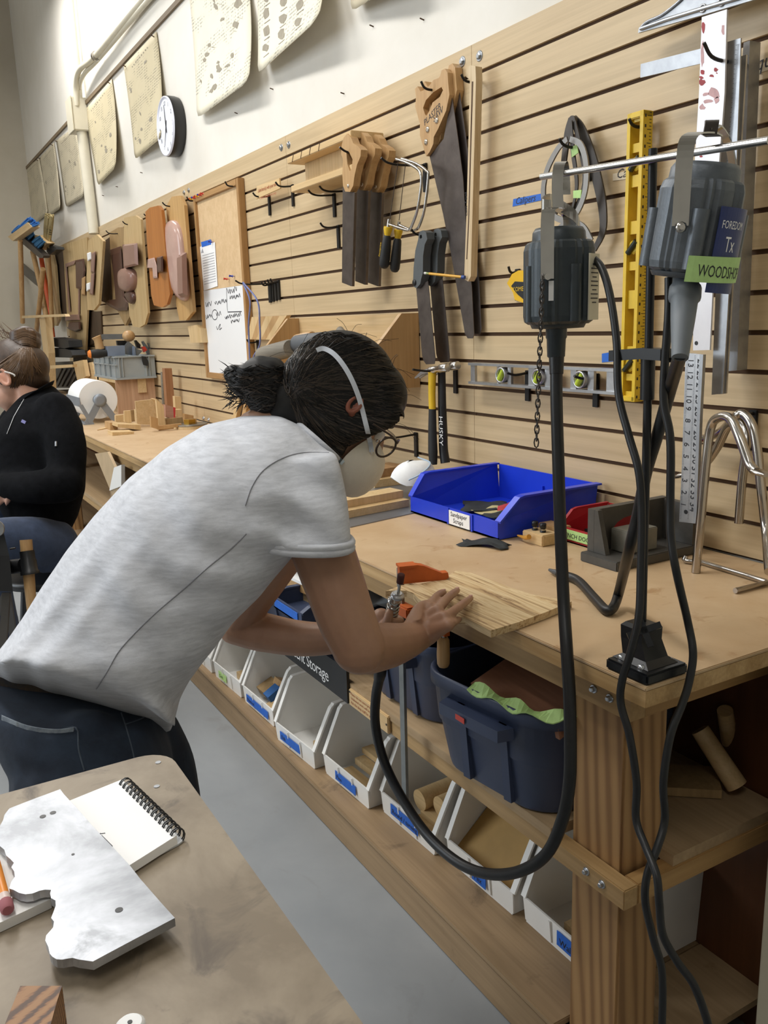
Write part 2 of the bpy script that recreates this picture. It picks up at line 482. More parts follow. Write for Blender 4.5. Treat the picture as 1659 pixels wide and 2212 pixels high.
a = bez([hp(172, 228, .045), hp(171, 190, .045), hp(182, 160, .045), hp(212, 128, .03), hp(312, 10, .025), hp(345, -25, .025)], 8)
cp2 = P('pipe', MB().tube(a, .014, 12), M_conduit, cd_)
P('clamp', MB().lathe(hp(207, 121, .05), hp(300, 10, .03) - hp(207, 121, .05), [(-.012, .03), (.012, .03)], 12), M_steel, cp1)
# lath the drawings hang from
lath = MB()
r0, r1 = hp(52, 366), hp(402, -2)
lath.box((r0[0] - .2, YP - .018, r0[2] - .0), (r1[0], YP - .0005, r0[2] + .03))
zr = (r0[2] + r1[2]) / 2
lath = MB().box((r0[0] + .02, YP - .014, zr - .012), (r1[0] + .1, YP - .0005, zr + .012))
S('hanging_lath', lath, M_lath, 'thin brown wooden lath on the wall that the left drawings hang from', 'lath')

def papermat(name, c1, c2):
    if name in MATS: return MATS[name]
    m, nt, b = _new(name); co = _co(nt)
    n = _noise(nt, co, 2.5, 5, .6); c = _ramp(nt, n, [(.3, C3(c1)), (.7, C3(c2))])
    # rows of faint small print
    co2 = _co(nt, (60, 1, 14)); n2 = _noise(nt, co2, 1.0, 2, .7)
    co3 = _co(nt, (1.2, 1, 2.6)); n3 = _noise(nt, co3, 3.0, 2, .4)
    wv = nt.nodes.new('ShaderNodeTexWave'); wv.wave_type = 'BANDS'; wv.bands_direction = 'Z'
    wv.inputs['Scale'].default_value = 22; tc = _co(nt); nt.links.new(tc, wv.inputs[0])
    f1 = _ramp(nt, wv.outputs[0], [(.55, (0, 0, 0)), (.7, (1, 1, 1))])
    f2 = _ramp(nt, n2, [(.46, (0, 0, 0)), (.54, (1, 1, 1))])
    f3 = _ramp(nt, n3, [(.50, (0, 0, 0)), (.54, (1, 1, 1))])
    q = nt.nodes.new('ShaderNodeMath'); q.operation = 'MULTIPLY'; nt.links.new(f1, q.inputs[0]); nt.links.new(f2, q.inputs[1])
    q2 = nt.nodes.new('ShaderNodeMath'); q2.operation = 'MULTIPLY'; nt.links.new(q.outputs[0], q2.inputs[0]); nt.links.new(f3, q2.inputs[1])
    q3 = nt.nodes.new('ShaderNodeMath'); q3.operation = 'MULTIPLY'; nt.links.new(q2.outputs[0], q3.inputs[0]); q3.inputs[1].default_value = .55
    c = _mix(nt, q3.outputs[0], c, C3('#4d4a44'))
    nt.links.new(c, b.inputs['Base Color']); b.inputs['Roughness'].default_value = .75
    MATS[name] = m; return m
M_print = plain('printed_ink', '#948c7b', .8, 0, .15, 40)
M_printl = plain('printed_ink_pale', '#a79e8a', .8, 0, .15, 40)
def poster(tl, tr, br, bl, curl, mat, label, prints=(), off=.02, lift=None):
    """sheet hung by its top edge; the bottom (and right edge) curls away from the wall"""
    A, B, Cc, D = hp(*tl, .008), hp(*tr, .008), hp(*br, curl), hp(*bl, curl * .4)
    x0, x1 = A[0], B[0]; zt = (A[2] + B[2]) / 2; zb = (Cc[2] + D[2]) / 2
    t = T('wall_poster', label, 'poster', V((x0 + x1) / 2, YP, zb))
    nx, nz = 10, 16
    def pt(u, v, e=0.):
        lo, hi = A + (B - A) * u, D + (Cc - D) * u
        p = lo + (hi - lo) * v
        p[1] = YP - .008 - (curl * (.4 + .6 * u) - .008) * v ** 2.0 - e
        return p
    g = [[pt(i / nx, j / nz) for i in range(nx + 1)] for j in range(nz + 1)]
    # round the lower corners
    for i, sx in ((0, 1), (nx, -1)):
        g[nz][i] = g[nz][i] + V(sx * (x1 - x0) * .03, 0, (zt - zb) * .012)
    mb = MB(); vs = [p for r in g for p in r] + [p + V(0, .002, 0) for r in g for p in r]
    N = (nx + 1) * (nz + 1); fs = []
    for j in range(nz):
        for i in range(nx):
            a = j * (nx + 1) + i; fs += [(a, a + nx + 1, a + nx + 2, a + 1), (N + a, N + a + 1, N + a + nx + 2, N + a + nx + 1)]
    for i in range(nx):
        fs += [(i, i + 1, N + i + 1, N + i), (nz * (nx + 1) + i, N + nz * (nx + 1) + i, N + nz * (nx + 1) + i + 1, nz * (nx + 1) + i + 1)]
    for j in range(nz):
        a = j * (nx + 1); b = a + nx + 1; fs += [(a, N + a, N + b, b), (a + nx, b + nx, N + b + nx, N + a + nx)]
    mb.add(vs, fs, True)
    sheet = P('sheet', mb, mat, t)
    r2 = random.Random(int(tl[0] * 7 + tl[1]))
    pm = MB()
    for (u, v, w, h, k) in prints:
        if k == 'blob':
            n = 8; ang = r2.random() * 3
            pts = []
            for q in range(n):
                a = 2 * math.pi * q / n; rr = .6 + .5 * r2.random()
                pts.append(pt(u + w * rr * math.cos(a) * .5 + .25 * h * math.sin(a), v + h * rr * math.sin(a) * .5, .001))
            pm.add(pts, [tuple(range(n))])
        elif k == 'line':
            pm.add([pt(u, v, .001), pt(u + w, v + h, .001), pt(u + w + .006, v + h + .006, .001), pt(u + .006, v + .006, .001)], [(0, 1, 2, 3)])
    if prints: P('printed_drawing', pm, M_print, sheet, kind='stuff')
    for u in (.06, .94):
        P('nail', MB().tube([pt(u, .03), pt(u, .03) + V(.002, -.02, .008)], .003, 6), M_groove, t)
    return t
PA = papermat('aged_poster', '#cfc3a4', '#c4b795'); PB = papermat('pale_poster', '#e9e3cf', '#e0d9c2'); PC = papermat('faded_poster', '#c7bda4', '#bcb197')
def scat(n, seed, s=.10):
    r = random.Random(seed); out = []
    for i in range(n):
        k = 'blob' if r.random() < .7 else 'line'
        out.append((.1 + .75 * r.random(), .12 + .78 * r.random(), s * (.4 + .8 * r.random()), s * (.25 + .6 * r.random()), k))
    return out
title = [(.25 + .06 * i, .09 - .004 * i, .035, .018, 'blob') for i in range(9)]
poster((50, 366), (84, 342), (103, 462), (64, 492), .03, PC, 'leftmost faded tan drawing sheet in the corner of the wall', title)
poster((85, 341), (116, 308), (130, 450), (102, 470), .04, PC, 'faded tan drawing sheet hanging second from the corner', title + scat(4, 2))
poster((121, 304), (163, 272), (180, 425), (142, 448), .04, PC, 'small drawing sheet just left of the cream conduit', title + scat(8, 3))
poster((181, 240), (241, 170), (249, 362), (211, 402), .07, PA, 'tan drawing sheet just right of the junction box', title + scat(9, 4))
poster((267, 142), (337, 68), (347, 298), (291, 345), .07, PA, 'tan drawing sheet hanging left of the clock', title + scat(12, 5))
poster((408, -15), (527, -95), (536, 176), (425, 256), .09, PB, 'pale sheet of text and tool drawings right of the clock', scat(26, 6, .10))
poster((545, -150), (683, -230), (686, 42), (556, 160), .13, PB, 'large pale sheet with rows of block drawings curling off the wall',
       [(u, v, .13, .09, 'blob') for v in (.5, .62, .74, .86) for u in (.15, .42, .68)] + [(u - .04, v + .055, .1, .0, 'line') for v in (.5, .62, .74, .86) for u in (.15, .42, .68)])
poster((745, -250), (880, -310), (880, -48), (757, 25), .10, PC, 'brown edged sheet cut off by the top edge of the picture', ())

# clock
cc = hp(384, 273); ck = T('wall_clock', 'round white wall clock with black rim between two posters', 'clock', cc - V(0, 0, .27))
RC = .17
e0, e1 = hp(384, 206), hp(384, 343); RC = abs(e0[2] - e1[2]) / 2; cc = V(cc[0], YP, (e0[2] + e1[2]) / 2)
P('case', MB().lathe(cc, (0, -1, 0), [(.002, RC * .97), (.02, RC), (.055, RC), (.06, RC * .985)], 48), plain('clock_black', '#222222', .35), ck)
P('bezel', MB().lathe(cc, (0, -1, 0), [(.05, RC * .985), (.068, RC * .975), (.07, RC * .94), (.058, RC * .92)], 48, cap=False), plain('clock_rim', '#dfe1ee', .3), ck)
fc = P('face', MB().lathe(cc, (0, -1, 0), [(.0575, RC * .95), (.0605, RC * .94)], 48), plain('clock_face', '#eceefb', .5), ck)
for h_ in range(12):
    a = math.radians(90 - 30 * (h_ if h_ else 12)); n = str(h_ if h_ else 12)
    o = cc + V(math.cos(a) * RC * .75 , -.0612, math.sin(a) * RC * .75 - RC * .07)
    P('numeral', text(n, o, (1, 0, 0), (0, 0, 1), RC * .2, align='CENTER'), M_ink, fc)
for ang, L, w in ((95, .55, .012), (245, .5, .009)):
    a = math.radians(ang); d = V(math.cos(a), 0, math.sin(a)); q = V(-math.sin(a), 0, math.cos(a))
    b0 = cc + V(0, -.063, 0)
    P('hand', MB().prism([b0 - d * .03 - q * w * .4, b0 - d * .03 + q * w * .4, b0 + d * RC * L * 1.3 + q * w * .15, b0 + d * RC * L * 1.3 - q * w * .15], (0, -.001, 0)), M_ink, ck)

# ------------------------------------------------------------------ pin board and whiteboard
M_frame = wood('board_frame_oak', '#b58d5c', '#a27a4a', 2, 1.2, .5)
M_framex = wood('board_frame_oak_x', '#b58d5c', '#a27a4a', 0, 1.2, .5)
M_cork = patchy('pin_board_linen', '#d2b48b', '#c9aa80', 30, .4, .6, .8, bump=.1)
M_wb = plain('whiteboard_surface', '#eef0f2', .22, 0, .03, 3)
O = .03
TR = hw(514, 383, O); BR = hw(541, 826, O); TL = hw(415, 432, O)
xr = (TR[0] + BR[0]) / 2; xl = hw(432, 600, O)[0] - .02; zt = TR[2]; zb = hw(500, 822, O)[2]
nb = T('notice_board', 'tan pin board over a whiteboard in an oak frame on the slat wall', 'notice board', V((xl + xr) / 2, YW, zb))
yb = YW - O
W_ = .028
P('frame_side', MB().rbox((xr - W_, yb, zb), (xr, YW - .001, zt), .002), M_frame, nb)
P('frame_side', MB().rbox((xl, yb, zb), (xl + W_, YW - .001, zt), .002), M_frame, nb)
P('frame_top', MB().rbox((xl + W_, yb, zt - W_), (xr - W_, YW - .001, zt), .002), M_framex, nb)
P('frame_bottom', MB().rbox((xl + W_, yb, zb), (xr - W_, YW - .001, zb + W_), .002), M_framex, nb)
zm = hw(480, 622, .02)[2]
P('pin_panel', MB().box((xl + W_, yb + .012, zm), (xr - W_, YW - .002, zt - W_)), M_cork, nb)
P('whiteboard', MB().box((xl + W_, yb + .010, zb + W_), (xr - W_, YW - .002, zm - .001)), M_wb, nb)
yq = yb + .0095
def wpt(px, py, y=yq): return on(px, py, 1, y)
wr = MB()
def scrib(x0, y0, x1, y1, n, seed, amp=5, r=.0022):
    rr = random.Random(seed); pts = []
    for i in range(n):
        u = i / (n - 1); pts.append(wpt(x0 + (x1 - x0) * u + rr.uniform(-1, 1), y0 + (y1 - y0) * u + (amp if i % 2 else -amp) * rr.uniform(.4, 1)))
    return stroke(bez(pts, 3), r, (0, -1, 0))
for q in ((491, 630, 512, 625, 11, 1, 7), (496, 644, 519, 638, 14, 2, 5), (444, 658, 456, 655, 7, 3, 7), (464, 655, 490, 648, 15, 4, 5), (444, 685, 458, 682, 8, 5, 5),
          (466, 680, 478, 676, 6, 6, 5), (486, 687, 496, 684, 7, 7, 5), (497, 684, 521, 678, 14, 8, 5), (499, 695, 517, 691, 11, 9, 4)):
    wr.merge(scrib(*q))
wr.merge(stroke([wpt(*p) for p in ((489, 622), (491, 668), (492, 674), (522, 673))], .002, (0, -1, 0)))
wr.merge(stroke([wpt(459 + 6 * math.cos(a) + 5, 680 + 11 * math.sin(a)) for a in np.linspace(0, 6.28, 14)], .0018, (0, -1, 0)))
wr.merge(stroke(bez([wpt(*p) for p in ((467, 705), (470, 712), (473, 705), (476, 700), (474, 712), (479, 708))], 3), .0018, (0, -1, 0)))
P('handwriting', wr, M_ink, nb)
# sheet of paper taped to the board
sp = T('paper_sheet', 'printed white paper sheet taped to the pin board with blue tape', 'paper', wpt(452, 624))
yy = yb + .009
P('sheet', MB().prism([wpt(432, 533, yy), wpt(464, 523, yy), wpt(470, 618, yy), wpt(440, 628, yy)], (0, .0008, 0)), M_white, sp)
P('tape', MB().prism([wpt(434, 523, yy - .001), wpt(455, 517, yy - .001), wpt(456, 528, yy - .001), wpt(436, 534, yy - .001)], (0, .0006, 0)), M_blue_tape, sp)
pm = MB().prism([wpt(434, 547, yy - .0006), wpt(437, 536, yy - .0006), wpt(440, 546, yy - .0006)], (0, .0003, 0))
for k in range(12):
    y0 = 552 + k * 5.6; pm.add([wpt(437 + k * .4, y0, yy - .0004), wpt(462 + k * .4, y0 - 7, yy - .0004), wpt(462 + k * .4, y0 - 5.6, yy - .0004), wpt(437 + k * .4, y0 + 1.2, yy - .0004)], [(0, 1, 2, 3)])
P('print', pm, plain('grey_print', '#9a9ca0', .7), sp)
M_red = plain('red_plastic', '#c23a2a', .35); M_bluep = plain('blue_plastic', '#2c3fa8', .35); M_yel = plain('yellow_plastic', '#e0a92c', .35)
pins = [(495, 603, M_red, 'red push pin on the bare pin board'), (507, 597, M_bluep, 'blue push pin beside the red one on the pin board'), (461, 523, M_bluep, 'blue push pin at the corner of the taped sheet')]
ORD = ['first', 'second', 'third', 'fourth', 'fifth', 'sixth', 'seventh', 'eighth', 'ninth', 'tenth', 'eleventh', 'twelfth']
for i in range(9):
    q = [('red', M_red), ('yellow', M_yel), ('blue', M_bluep), ('red', M_red)][i % 4]
    pins.append((418 + 3.2 * i, 431 - 1.5 * i + (i % 2) * 1.5, q[1], '%s push pin, %s from the left in the row along the board top' % (q[0], ORD[i])))
for px, py, m, l in pins:
    c = wpt(px, py, yb + .011)
    o = S('push_pin', MB().lathe(c, (-.25, -1, .1), [(0, .0015), (.008, .0015), (.0082, .006), (.010, .006), (.012, .0038), (.022, .0042), (.024, .006), (.026, .005)], 10), m, l, 'push pin', base=c, group='push pins on the board')
# ------------------------------------------------------------------ tools hanging on the slat wall
def cz(ox, oy, sc): return lambda *pts: [(ox + x / sc, oy + y / sc) for x, y in pts]
c3 = cz(500, 0, 2.9625); c4 = cz(400, 360, 2.9625); c5 = cz(860, 100, 3.53); c6 = cz(1260, 0, 4.158)
c7 = cz(1060, 400, 2.77); c8 = cz(780, 480, 4.097); c2 = cz(0, 440, 2.9625); c9 = cz(1300, 880, 4.62)
def wl(pts, off): return [hw(x, y, off) for x, y in pts]
def wp(pts, off, th, mb=None):
    """outline on the wall, its face `off` in front of the slats, `th` thick"""
    mb = mb or MB(); return mb.prism(wl(pts, off), (0, th, 0))
def keyhole(outer, hole):
    """outline with a hole cut in by a slit"""
    d = [(min(range(len(outer)), key=lambda i: (outer[i][0] - h[0]) ** 2 + (outer[i][1] - h[1]) ** 2)) for h in hole]
    bi, bh, bd = 0, 0, 1e9
    for j, h in enumerate(hole):
        for i, o in enumerate(outer):
            q = (o[0] - h[0]) ** 2 + (o[1] - h[1]) ** 2
            if q < bd: bi, bh, bd = i, j, q
    def area2(p): return sum(p[i][0] * p[(i + 1) % len(p)][1] - p[(i + 1) % len(p)][0] * p[i][1] for i in range(len(p)))
    o = outer[bi:] + outer[:bi]; h = hole[bh:] + hole[:bh]
    if area2(o) * area2(h) > 0: h = [h[0]] + h[1:][::-1]
    return o + [o[0]] + h + [h[0]]
def hook(px, py, label, L=.10, pl=.075, off=.0, up=.012, w=.009, plate=True, tip=False):
    """black wire hook with a plate that clips into a groove; (px,py) is the rod's root, or its tip"""
    c = hw(px, py, .004)
    if tip: q = hw(px, py, L); c = V(q[0], YW - .004, q[2] - up)
    t = T('wall_hook', label, 'hook', c - V(0, 0, pl), 'black hooks on the slat wall')
    if plate: P('plate', MB().rbox(c + V(-w, -.003, -pl), c + V(w, .0035, .006), .001), M_blackmetal, t)
    P('rod', MB().tube(bez([c, c + V(0, -L * .55, -.004), c + V(0, -L * .85, .0), c + V(0, -L, up)], 4), .0034, 8), M_blackmetal, t)
    return t
def dup(o, d, label=None, group=None):
    """a copy of a thing with copies of its parts, moved by d"""
    c = o.copy(); COL.objects.link(c); c.location = Vector(o.location) + Vector(d)
    if label: c['label'] = label
    if group: c['group'] = group
    BASE[c.name] = BASE[o.name] + np.array(d)
    for ch in list(o.children):
        k = ch.copy(); COL.objects.link(k); k.parent = c
        for g in list(ch.children):
            q = g.copy(); COL.objects.link(q); q.parent = k
    return c
M_blade = patchy('saw_blade_steel', '#6b625d', '#574f4b', 14, .35, .65, .38, .75, bump=.02)
M_bluesteel = patchy('blue_steel', '#6f7c88', '#5c6873', 14, .35, .65, .35, .8, bump=.02)
M_beech = wood('beech_handle', '#c6a273', '#b48d5d', 2, 1.6, .4)
M_brass = plain('nickel_screw', '#d7cfc2', .25, 1, .05)
M_grip = plain('grey_rubber', '#4f5355', .6, 0, .1, 30)
M_bgrip = plain('black_rubber', '#1e1f20', .62, 0, .15, 40)
M_yellow = plain('tool_yellow', '#d9b21e', .4, 0, .08)
M_alu = patchy('aluminium', '#c3c4c6', '#b3b4b7', 20, .4, .6, .32, .9, bump=.02)
M_alud = patchy('dull_aluminium', '#a6a8ab', '#97999d', 20, .4, .6, .4, .85, bump=.02)

# --- three tenon saws stacked on one hook
OFF = .135
t = T('tenon_saw', 'front tenon saw with beech handle in the stack of three', 'saw', hw(752, 612, OFF), 'tenon saws on one hook')
ho = c3((740, 855), (765, 880), (780, 918), (812, 938), (828, 958), (826, 1000), (803, 1055), (788, 1120), (778, 1190), (758, 1228), (728, 1226), (714, 1190), (709, 1110), (714, 1020), (701, 985), (705, 930), (718, 880))
hh = c3((735, 975), (752, 972), (775, 1020), (770, 1080), (757, 1095), (742, 1050))
P('handle', wp(keyhole(ho, hh), OFF, .024), M_beech, t)
P('blade', wp(c3((712, 1195), (782, 1190), (775, 1230)) [:1] + c4((1082, 165), (1062, 765), (1003, 742), (1008, 160)), OFF - .0105, .0016), M_blade, t)
P('spine', wp(c4((1072, 165), (1084, 165), (1068, 766), (1056, 764)), OFF - .007, .009), M_blade, t)
P('screw', MB().lathe(hw(*c3((748, 1190))[0], OFF), (0, -1, 0), [(0, .006), (.002, .006), (.003, .003)], 10), M_brass, t)
dup(t, (.016, .041, .004), 'middle tenon saw with beech handle in the stack of three')
dup(t, (.030, .082, -.002), 'rear tenon saw with beech handle in the stack of three')
hook(736, 318, 'black hook through the handles of the three tenon saws', L=.16, tip=True)

# --- large handsaw and its twin
t = T('hand_saw', 'big handsaw with worn wooden handle lettered in marker', 'saw', hw(1014, 730, .043), 'handsaws on one hook')
ho = c5((128, 325), (148, 305), (170, 345), (222, 322), (268, 258), (318, 238), (330, 185), (355, 170), (376, 200), (382, 290), (390, 370), (366, 490), (304, 630), (272, 690), (268, 745), (240, 805), (214, 838), (198, 790), (166, 680), (166, 590), (153, 545), (130, 460), (136, 390))
hh = c5((205, 520), (190, 470), (212, 410), (268, 350), (330, 310), (342, 335), (318, 385), (262, 430), (240, 490), (215, 530))
P('handle', wp(keyhole(ho, hh), .043, .024), M_beech, t)
P('blade', wp([(928, 338), (958, 300), (976, 206), (989, 298), (1000, 383), (1006, 480), (1012, 560), (1019, 620), (1024, 722), (1021, 731), (1010, 731), (1004, 720), (975, 553), (957, 462)], .032, .0014), M_blade, t)
for p in c5((226, 635), (295, 566), (214, 730)):
    P('screw', MB().lathe(hw(*p, .043), (0, -1, 0), [(0, .0085), (.002, .0085), (.0035, .005)], 14), M_brass, t)
a, b = hw(*c5((200, 615))[0], .0435), hw(*c5((318, 485))[0], .0435)
xd = nrm(b - a); yd = np.cross((0, -1, 0), xd); yd = yd if yd[2] > 0 else -yd
P('lettering', text('PLASTER', a + V(0, 0, .002), xd, yd, .024, font_shear=.2), M_ink, t)
P('lettering', text('SAW', hw(*c5((270, 580))[0], .0435), xd, yd, .024, font_shear=.2), M_ink, t)
dup(t, (.012, .017, .012), 'second handsaw hanging behind the lettered one')
hook(912, 176, 'black hook through the handle of the big handsaw', L=.075, up=.015, tip=True)

# --- slotted plywood stick
t = T('slotted_stick', 'long slotted plywood stick with rounded ends beside the handsaw', 'stick', hw(1010, 606, .055))
M_plys = wood('stick_plywood', '#d8c3a0', '#c2a67c', 2, 2.4, .55)
P('stick', wp([(1008, 148), (1016, 141), (1027, 143), (1028, 170), (1025, 300), (1020, 480), (1017, 597), (1011, 608), (1004, 604), (1003, 590), (1007, 480), (1012, 300), (1015, 172), (1007, 166)], .055, .021), M_plys, t)
P('slot', wp([(1019, 176), (1022, 176), (1013, 480), (1009, 560), (1007, 560), (1011, 480)], .0555, .001), M_groove, t)
P('lettering', text('Last Tool', hw(1009, 466, .0558), (0, 0, 1), (-1, 0, 0), .016), M_ink, t)
hook(999, 161, 'black hook under the head of the slotted stick', L=.065, up=.012, tip=True, plate=False)
t = T('pencil', 'yellow pencil with blue end stuck across the pull saws', 'pencil', hw(958, 595, .09))
a, b = hw(917, 590, .10), hw(1004, 599, .062)
P('shaft', MB().tube([a + (b - a) * .12, a + (b - a) * .93], .0037, 6), plain('pencil_yellow', '#e0a93a', .4), t)
P('eraser', MB().tube([a, a + (b - a) * .06], .0036, 8), plain('eraser_white', '#d8d6cf', .7), t)
P('ferrule', MB().tube([a + (b - a) * .06, a + (b - a) * .12], .0039, 8), plain('ferrule_green', '#7d8a55', .35, .6), t)
P('cap', MB().tube([a + (b - a) * .93, b], .0052, 8), plain('cap_blue', '#24468f', .4), t)

# --- coping saws
def coping(fr, wire, h0, h1, off, label):
    t = T('coping_saw', label, 'saw', hw(h1[0], h1[1], off), 'coping saws on one hook')
    P('frame', MB().tube(bez(wl(fr, off), 4), .0042, 10), M_steel, t)
    P('blade', MB().tube(wl(wire, off), .0012, 4), M_blade, t)
    a, b = hw(*h0, off), hw(*h1, off); L = np.linalg.norm(b - a)
    hd_ = P('handle', MB().lathe(a, b - a, [(L * .2, .008), (L * .27, .0125), (L * .5, .0145), (L * .75, .016), (L * .92, .015), (L * .985, .010), (L, .005)], 16), M_bgrip, t)
    P('collar', MB().lathe(a, b - a, [(L * .02, .013), (L * .06, .014), (L * .2, .0095), (L * .24, .0085)], 16), M_yellow, hd_)
    P('lettering', text('Footprint', a + (b - a) * .72 + V(-.004, -.0165, 0), a - b, np.cross(nrm(a - b), (0, 1, 0)), .011), M_yellow, hd_)
    P('ferrule', MB().lathe(a, b - a, [(-.02, .005), (L * .03, .006)], 12), M_steel, t)
coping([(856, 344), (875, 350), (898, 362), (908, 374), (910, 398), (902, 452), (891, 484), (886, 494), (878, 497), (838, 484)], [(860, 350), (842, 474)], (839, 488), (829, 580), .105, 'left coping saw with bright bow frame and black handle')
coping([(868, 343), (890, 350), (905, 357), (921, 369), (925, 382), (917, 452), (906, 487), (899, 496), (890, 498), (862, 486)], [(876, 352), (862, 476)], (861, 494), (852, 588), .075, 'right coping saw with bright bow frame and black handle')
hook(826, 341, 'black hook holding the two coping saws', L=.15, tip=True)

# --- folding pull saws
t = T('pull_saw', 'front pull saw with grey handle and dark blade', 'saw', hw(925, 786, .09), 'pull saws on one hook')
ho = c8((520, 82), (548, 72), (575, 90), (585, 150), (562, 200), (548, 300), (546, 450), (531, 505), (524, 545), (490, 585), (464, 570), (460, 520), (465, 400), (480, 250), (506, 150), (511, 100))
hh = c8((520, 115), (535, 110), (540, 135), (528, 150), (518, 140))
P('handle', wp(keyhole(ho, hh), .09, .026), M_grip, t)
P('blade', wp(c8((486, 570), (592, 520), (656, 1210), (648, 1255), (575, 1258), (552, 1225), (540, 1180)), .078, .0016), M_blade, t)
P('lock_screw', MB().lathe(hw(*c8((474, 535))[0], .09), (0, -1, 0), [(0, .009), (.003, .009), (.004, .004)], 12), M_black, t)
dup(t, (.022, .036, .004), 'rear pull saw with grey handle mostly hidden behind the first')
hook(944, 506, 'black hook behind the grey handled pull saws', L=.09)

# --- hammers
def hammer(head0, head1, g, off, label, mats, word=None):
    t = T('claw_hammer', label, 'hammer', hw(*g[-1][0], off), 'hammers on one hook')
    a, b = hw(*head0, off), hw(*head1, off); d = nrm(b - a); L = np.linalg.norm(b - a)
    hm = MB().lathe(a + d * L * .42, d, [(0, .011), (L * .2, .011), (L * .3, .009), (L * .36, .0125), (L * .58, .0125), (L * .6, .011)], 16)
    P('head', hm, M_steel, t)
    cl = MB()
    for s in (-1, 1):
        q = V(0, s * .007, 0)
        cl.tube([a + d * L * .45 + q * .6, a + d * L * .25 + q + V(0, 0, -.002), a + q * 1.2 + V(0, 0, -.014)], [.008, .007, .003], 8)
    P('claw', cl, M_alud, t)
    for (pts, rad, m, nm) in mats:
        path = wl(pts, off); part = P(nm, MB().tube(bez(path, 4), list(np.interp(np.linspace(0, 1, len(bez(path, 4))), np.linspace(0, 1, len(rad)), rad)), 14, flat=(1, .8), ref=(1, 0, 0)), m, t)
        if word and nm == 'grip':
            o = hw(*word[1], off + .014); P('lettering', text(word[0], o, (0, 0, -1), (1, 0, 0), word[2]), M_white, part)
    return t
hammer((902, 806), (966, 794), [[(937, 1000)]], .085, 'claw hammer with yellow shaft and black grip', [([(934, 800), (933, 850), (934, 884)], [.014, .0125, .0125], M_yellow, 'shaft'), ([(934, 883), (934, 930), (935, 975), (936, 1003)], [.013, .015, .017, .014], M_bgrip, 'grip')])
hammer((935, 800), (988, 789), [[(959, 1000)]], .06, 'claw hammer with all black handle beside the yellow one', [([(954, 800), (955, 880)], [.0135, .0145], M_bgrip, 'shaft'), ([(955, 878), (957, 930), (958, 970), (962, 1000)], [.0147, .0155, .016, .017], M_black, 'grip')], ('HUSKY', (948, 898), .028))
hook(894, 798, 'black hook holding the two claw hammers', L=.15, up=.004, tip=True)
hook(898, 938, 'black hook on the wall beyond the eyeglasses', L=.13, up=.004)

# --- calipers
M_iron = plain('dark_iron', '#4b4642', .45, .6, .15, 30)
M_nickel = plain('grey_nickel', '#8e8a85', .35, .8, .1, 30)
def band(pts, off, w, th):
    """curved flat arm, widths along its length"""
    p = bez(wl(pts, off), 5); ws = np.interp(np.linspace(0, 1, len(p)), np.linspace(0, 1, len(w)), w); hv = []
    for i in range(len(p)):
        d = nrm(p[min(i + 1, len(p) - 1)] - p[max(i - 1, 0)]); hv.append(np.cross(d, (0, 1, 0)) * ws[i])
    return MB().strip(p, hv, (0, 1, 0), th)
t = T('caliper', 'large dark iron caliper with one bowed leg, outermost on the right', 'caliper', hw(1290, 537, .03), 'calipers on one hook')
P('leg', band([(1240, 256), (1255, 278), (1275, 330), (1292, 395), (1302, 450), (1302, 500), (1284, 540)], .03, [.008, .012, .014, .013, .010, .006], .004), M_iron, t)
P('leg', band([(1234, 256), (1226, 290), (1216, 370), (1210, 430), (1198, 470)], .036, [.008, .010, .008, .006, .004], .004), M_iron, t)
P('pivot', MB().lathe(hw(1237, 262, .04), (0, -1, 0), [(-.004, .012), (.004, .012)], 14), M_iron, t)
t = T('caliper', 'grey caliper whose legs close into an oval over the rod', 'caliper', hw(1235, 500, .06), 'calipers on one hook')
P('leg', band([(1226, 300), (1205, 322), (1183, 365), (1174, 410), (1180, 448), (1205, 472), (1240, 480), (1262, 492), (1278, 520)], .06, [.006, .0075, .0075, .007, .007, .006], .004), M_nickel, t)
P('leg', band([(1232, 300), (1254, 312), (1266, 350), (1266, 400), (1256, 440), (1238, 470), (1210, 492), (1192, 522)], .065, [.006, .0075, .0075, .007, .007, .006], .004), M_nickel, t)
P('pivot', MB().lathe(hw(1222, 478, .066), (0, -1, 0), [(-.006, .012), (.003, .012)], 14), M_nickel, t)
t = T('caliper', 'thin dark caliper with green tape between the other calipers', 'caliper', hw(1232, 455, .05), 'calipers on one hook')
P('leg', band([(1232, 262), (1238, 330), (1246, 400), (1236, 455)], .05, [.006, .006, .005, .003], .003), M_iron, t)
P('leg', band([(1240, 262), (1256, 330), (1262, 395), (1240, 458)], .045, [.006, .006, .005, .003], .003), M_iron, t)
P('tape', wp([(1233, 318), (1246, 312), (1249, 330), (1235, 340)], .056, .002), M_green_tape, t)
P('tape', wp([(1238, 412), (1256, 410), (1254, 428), (1238, 428)], .056, .002), M_green_tape, t)
hook(1211, 300, 'black hook holding the calipers', L=.09, tip=True)

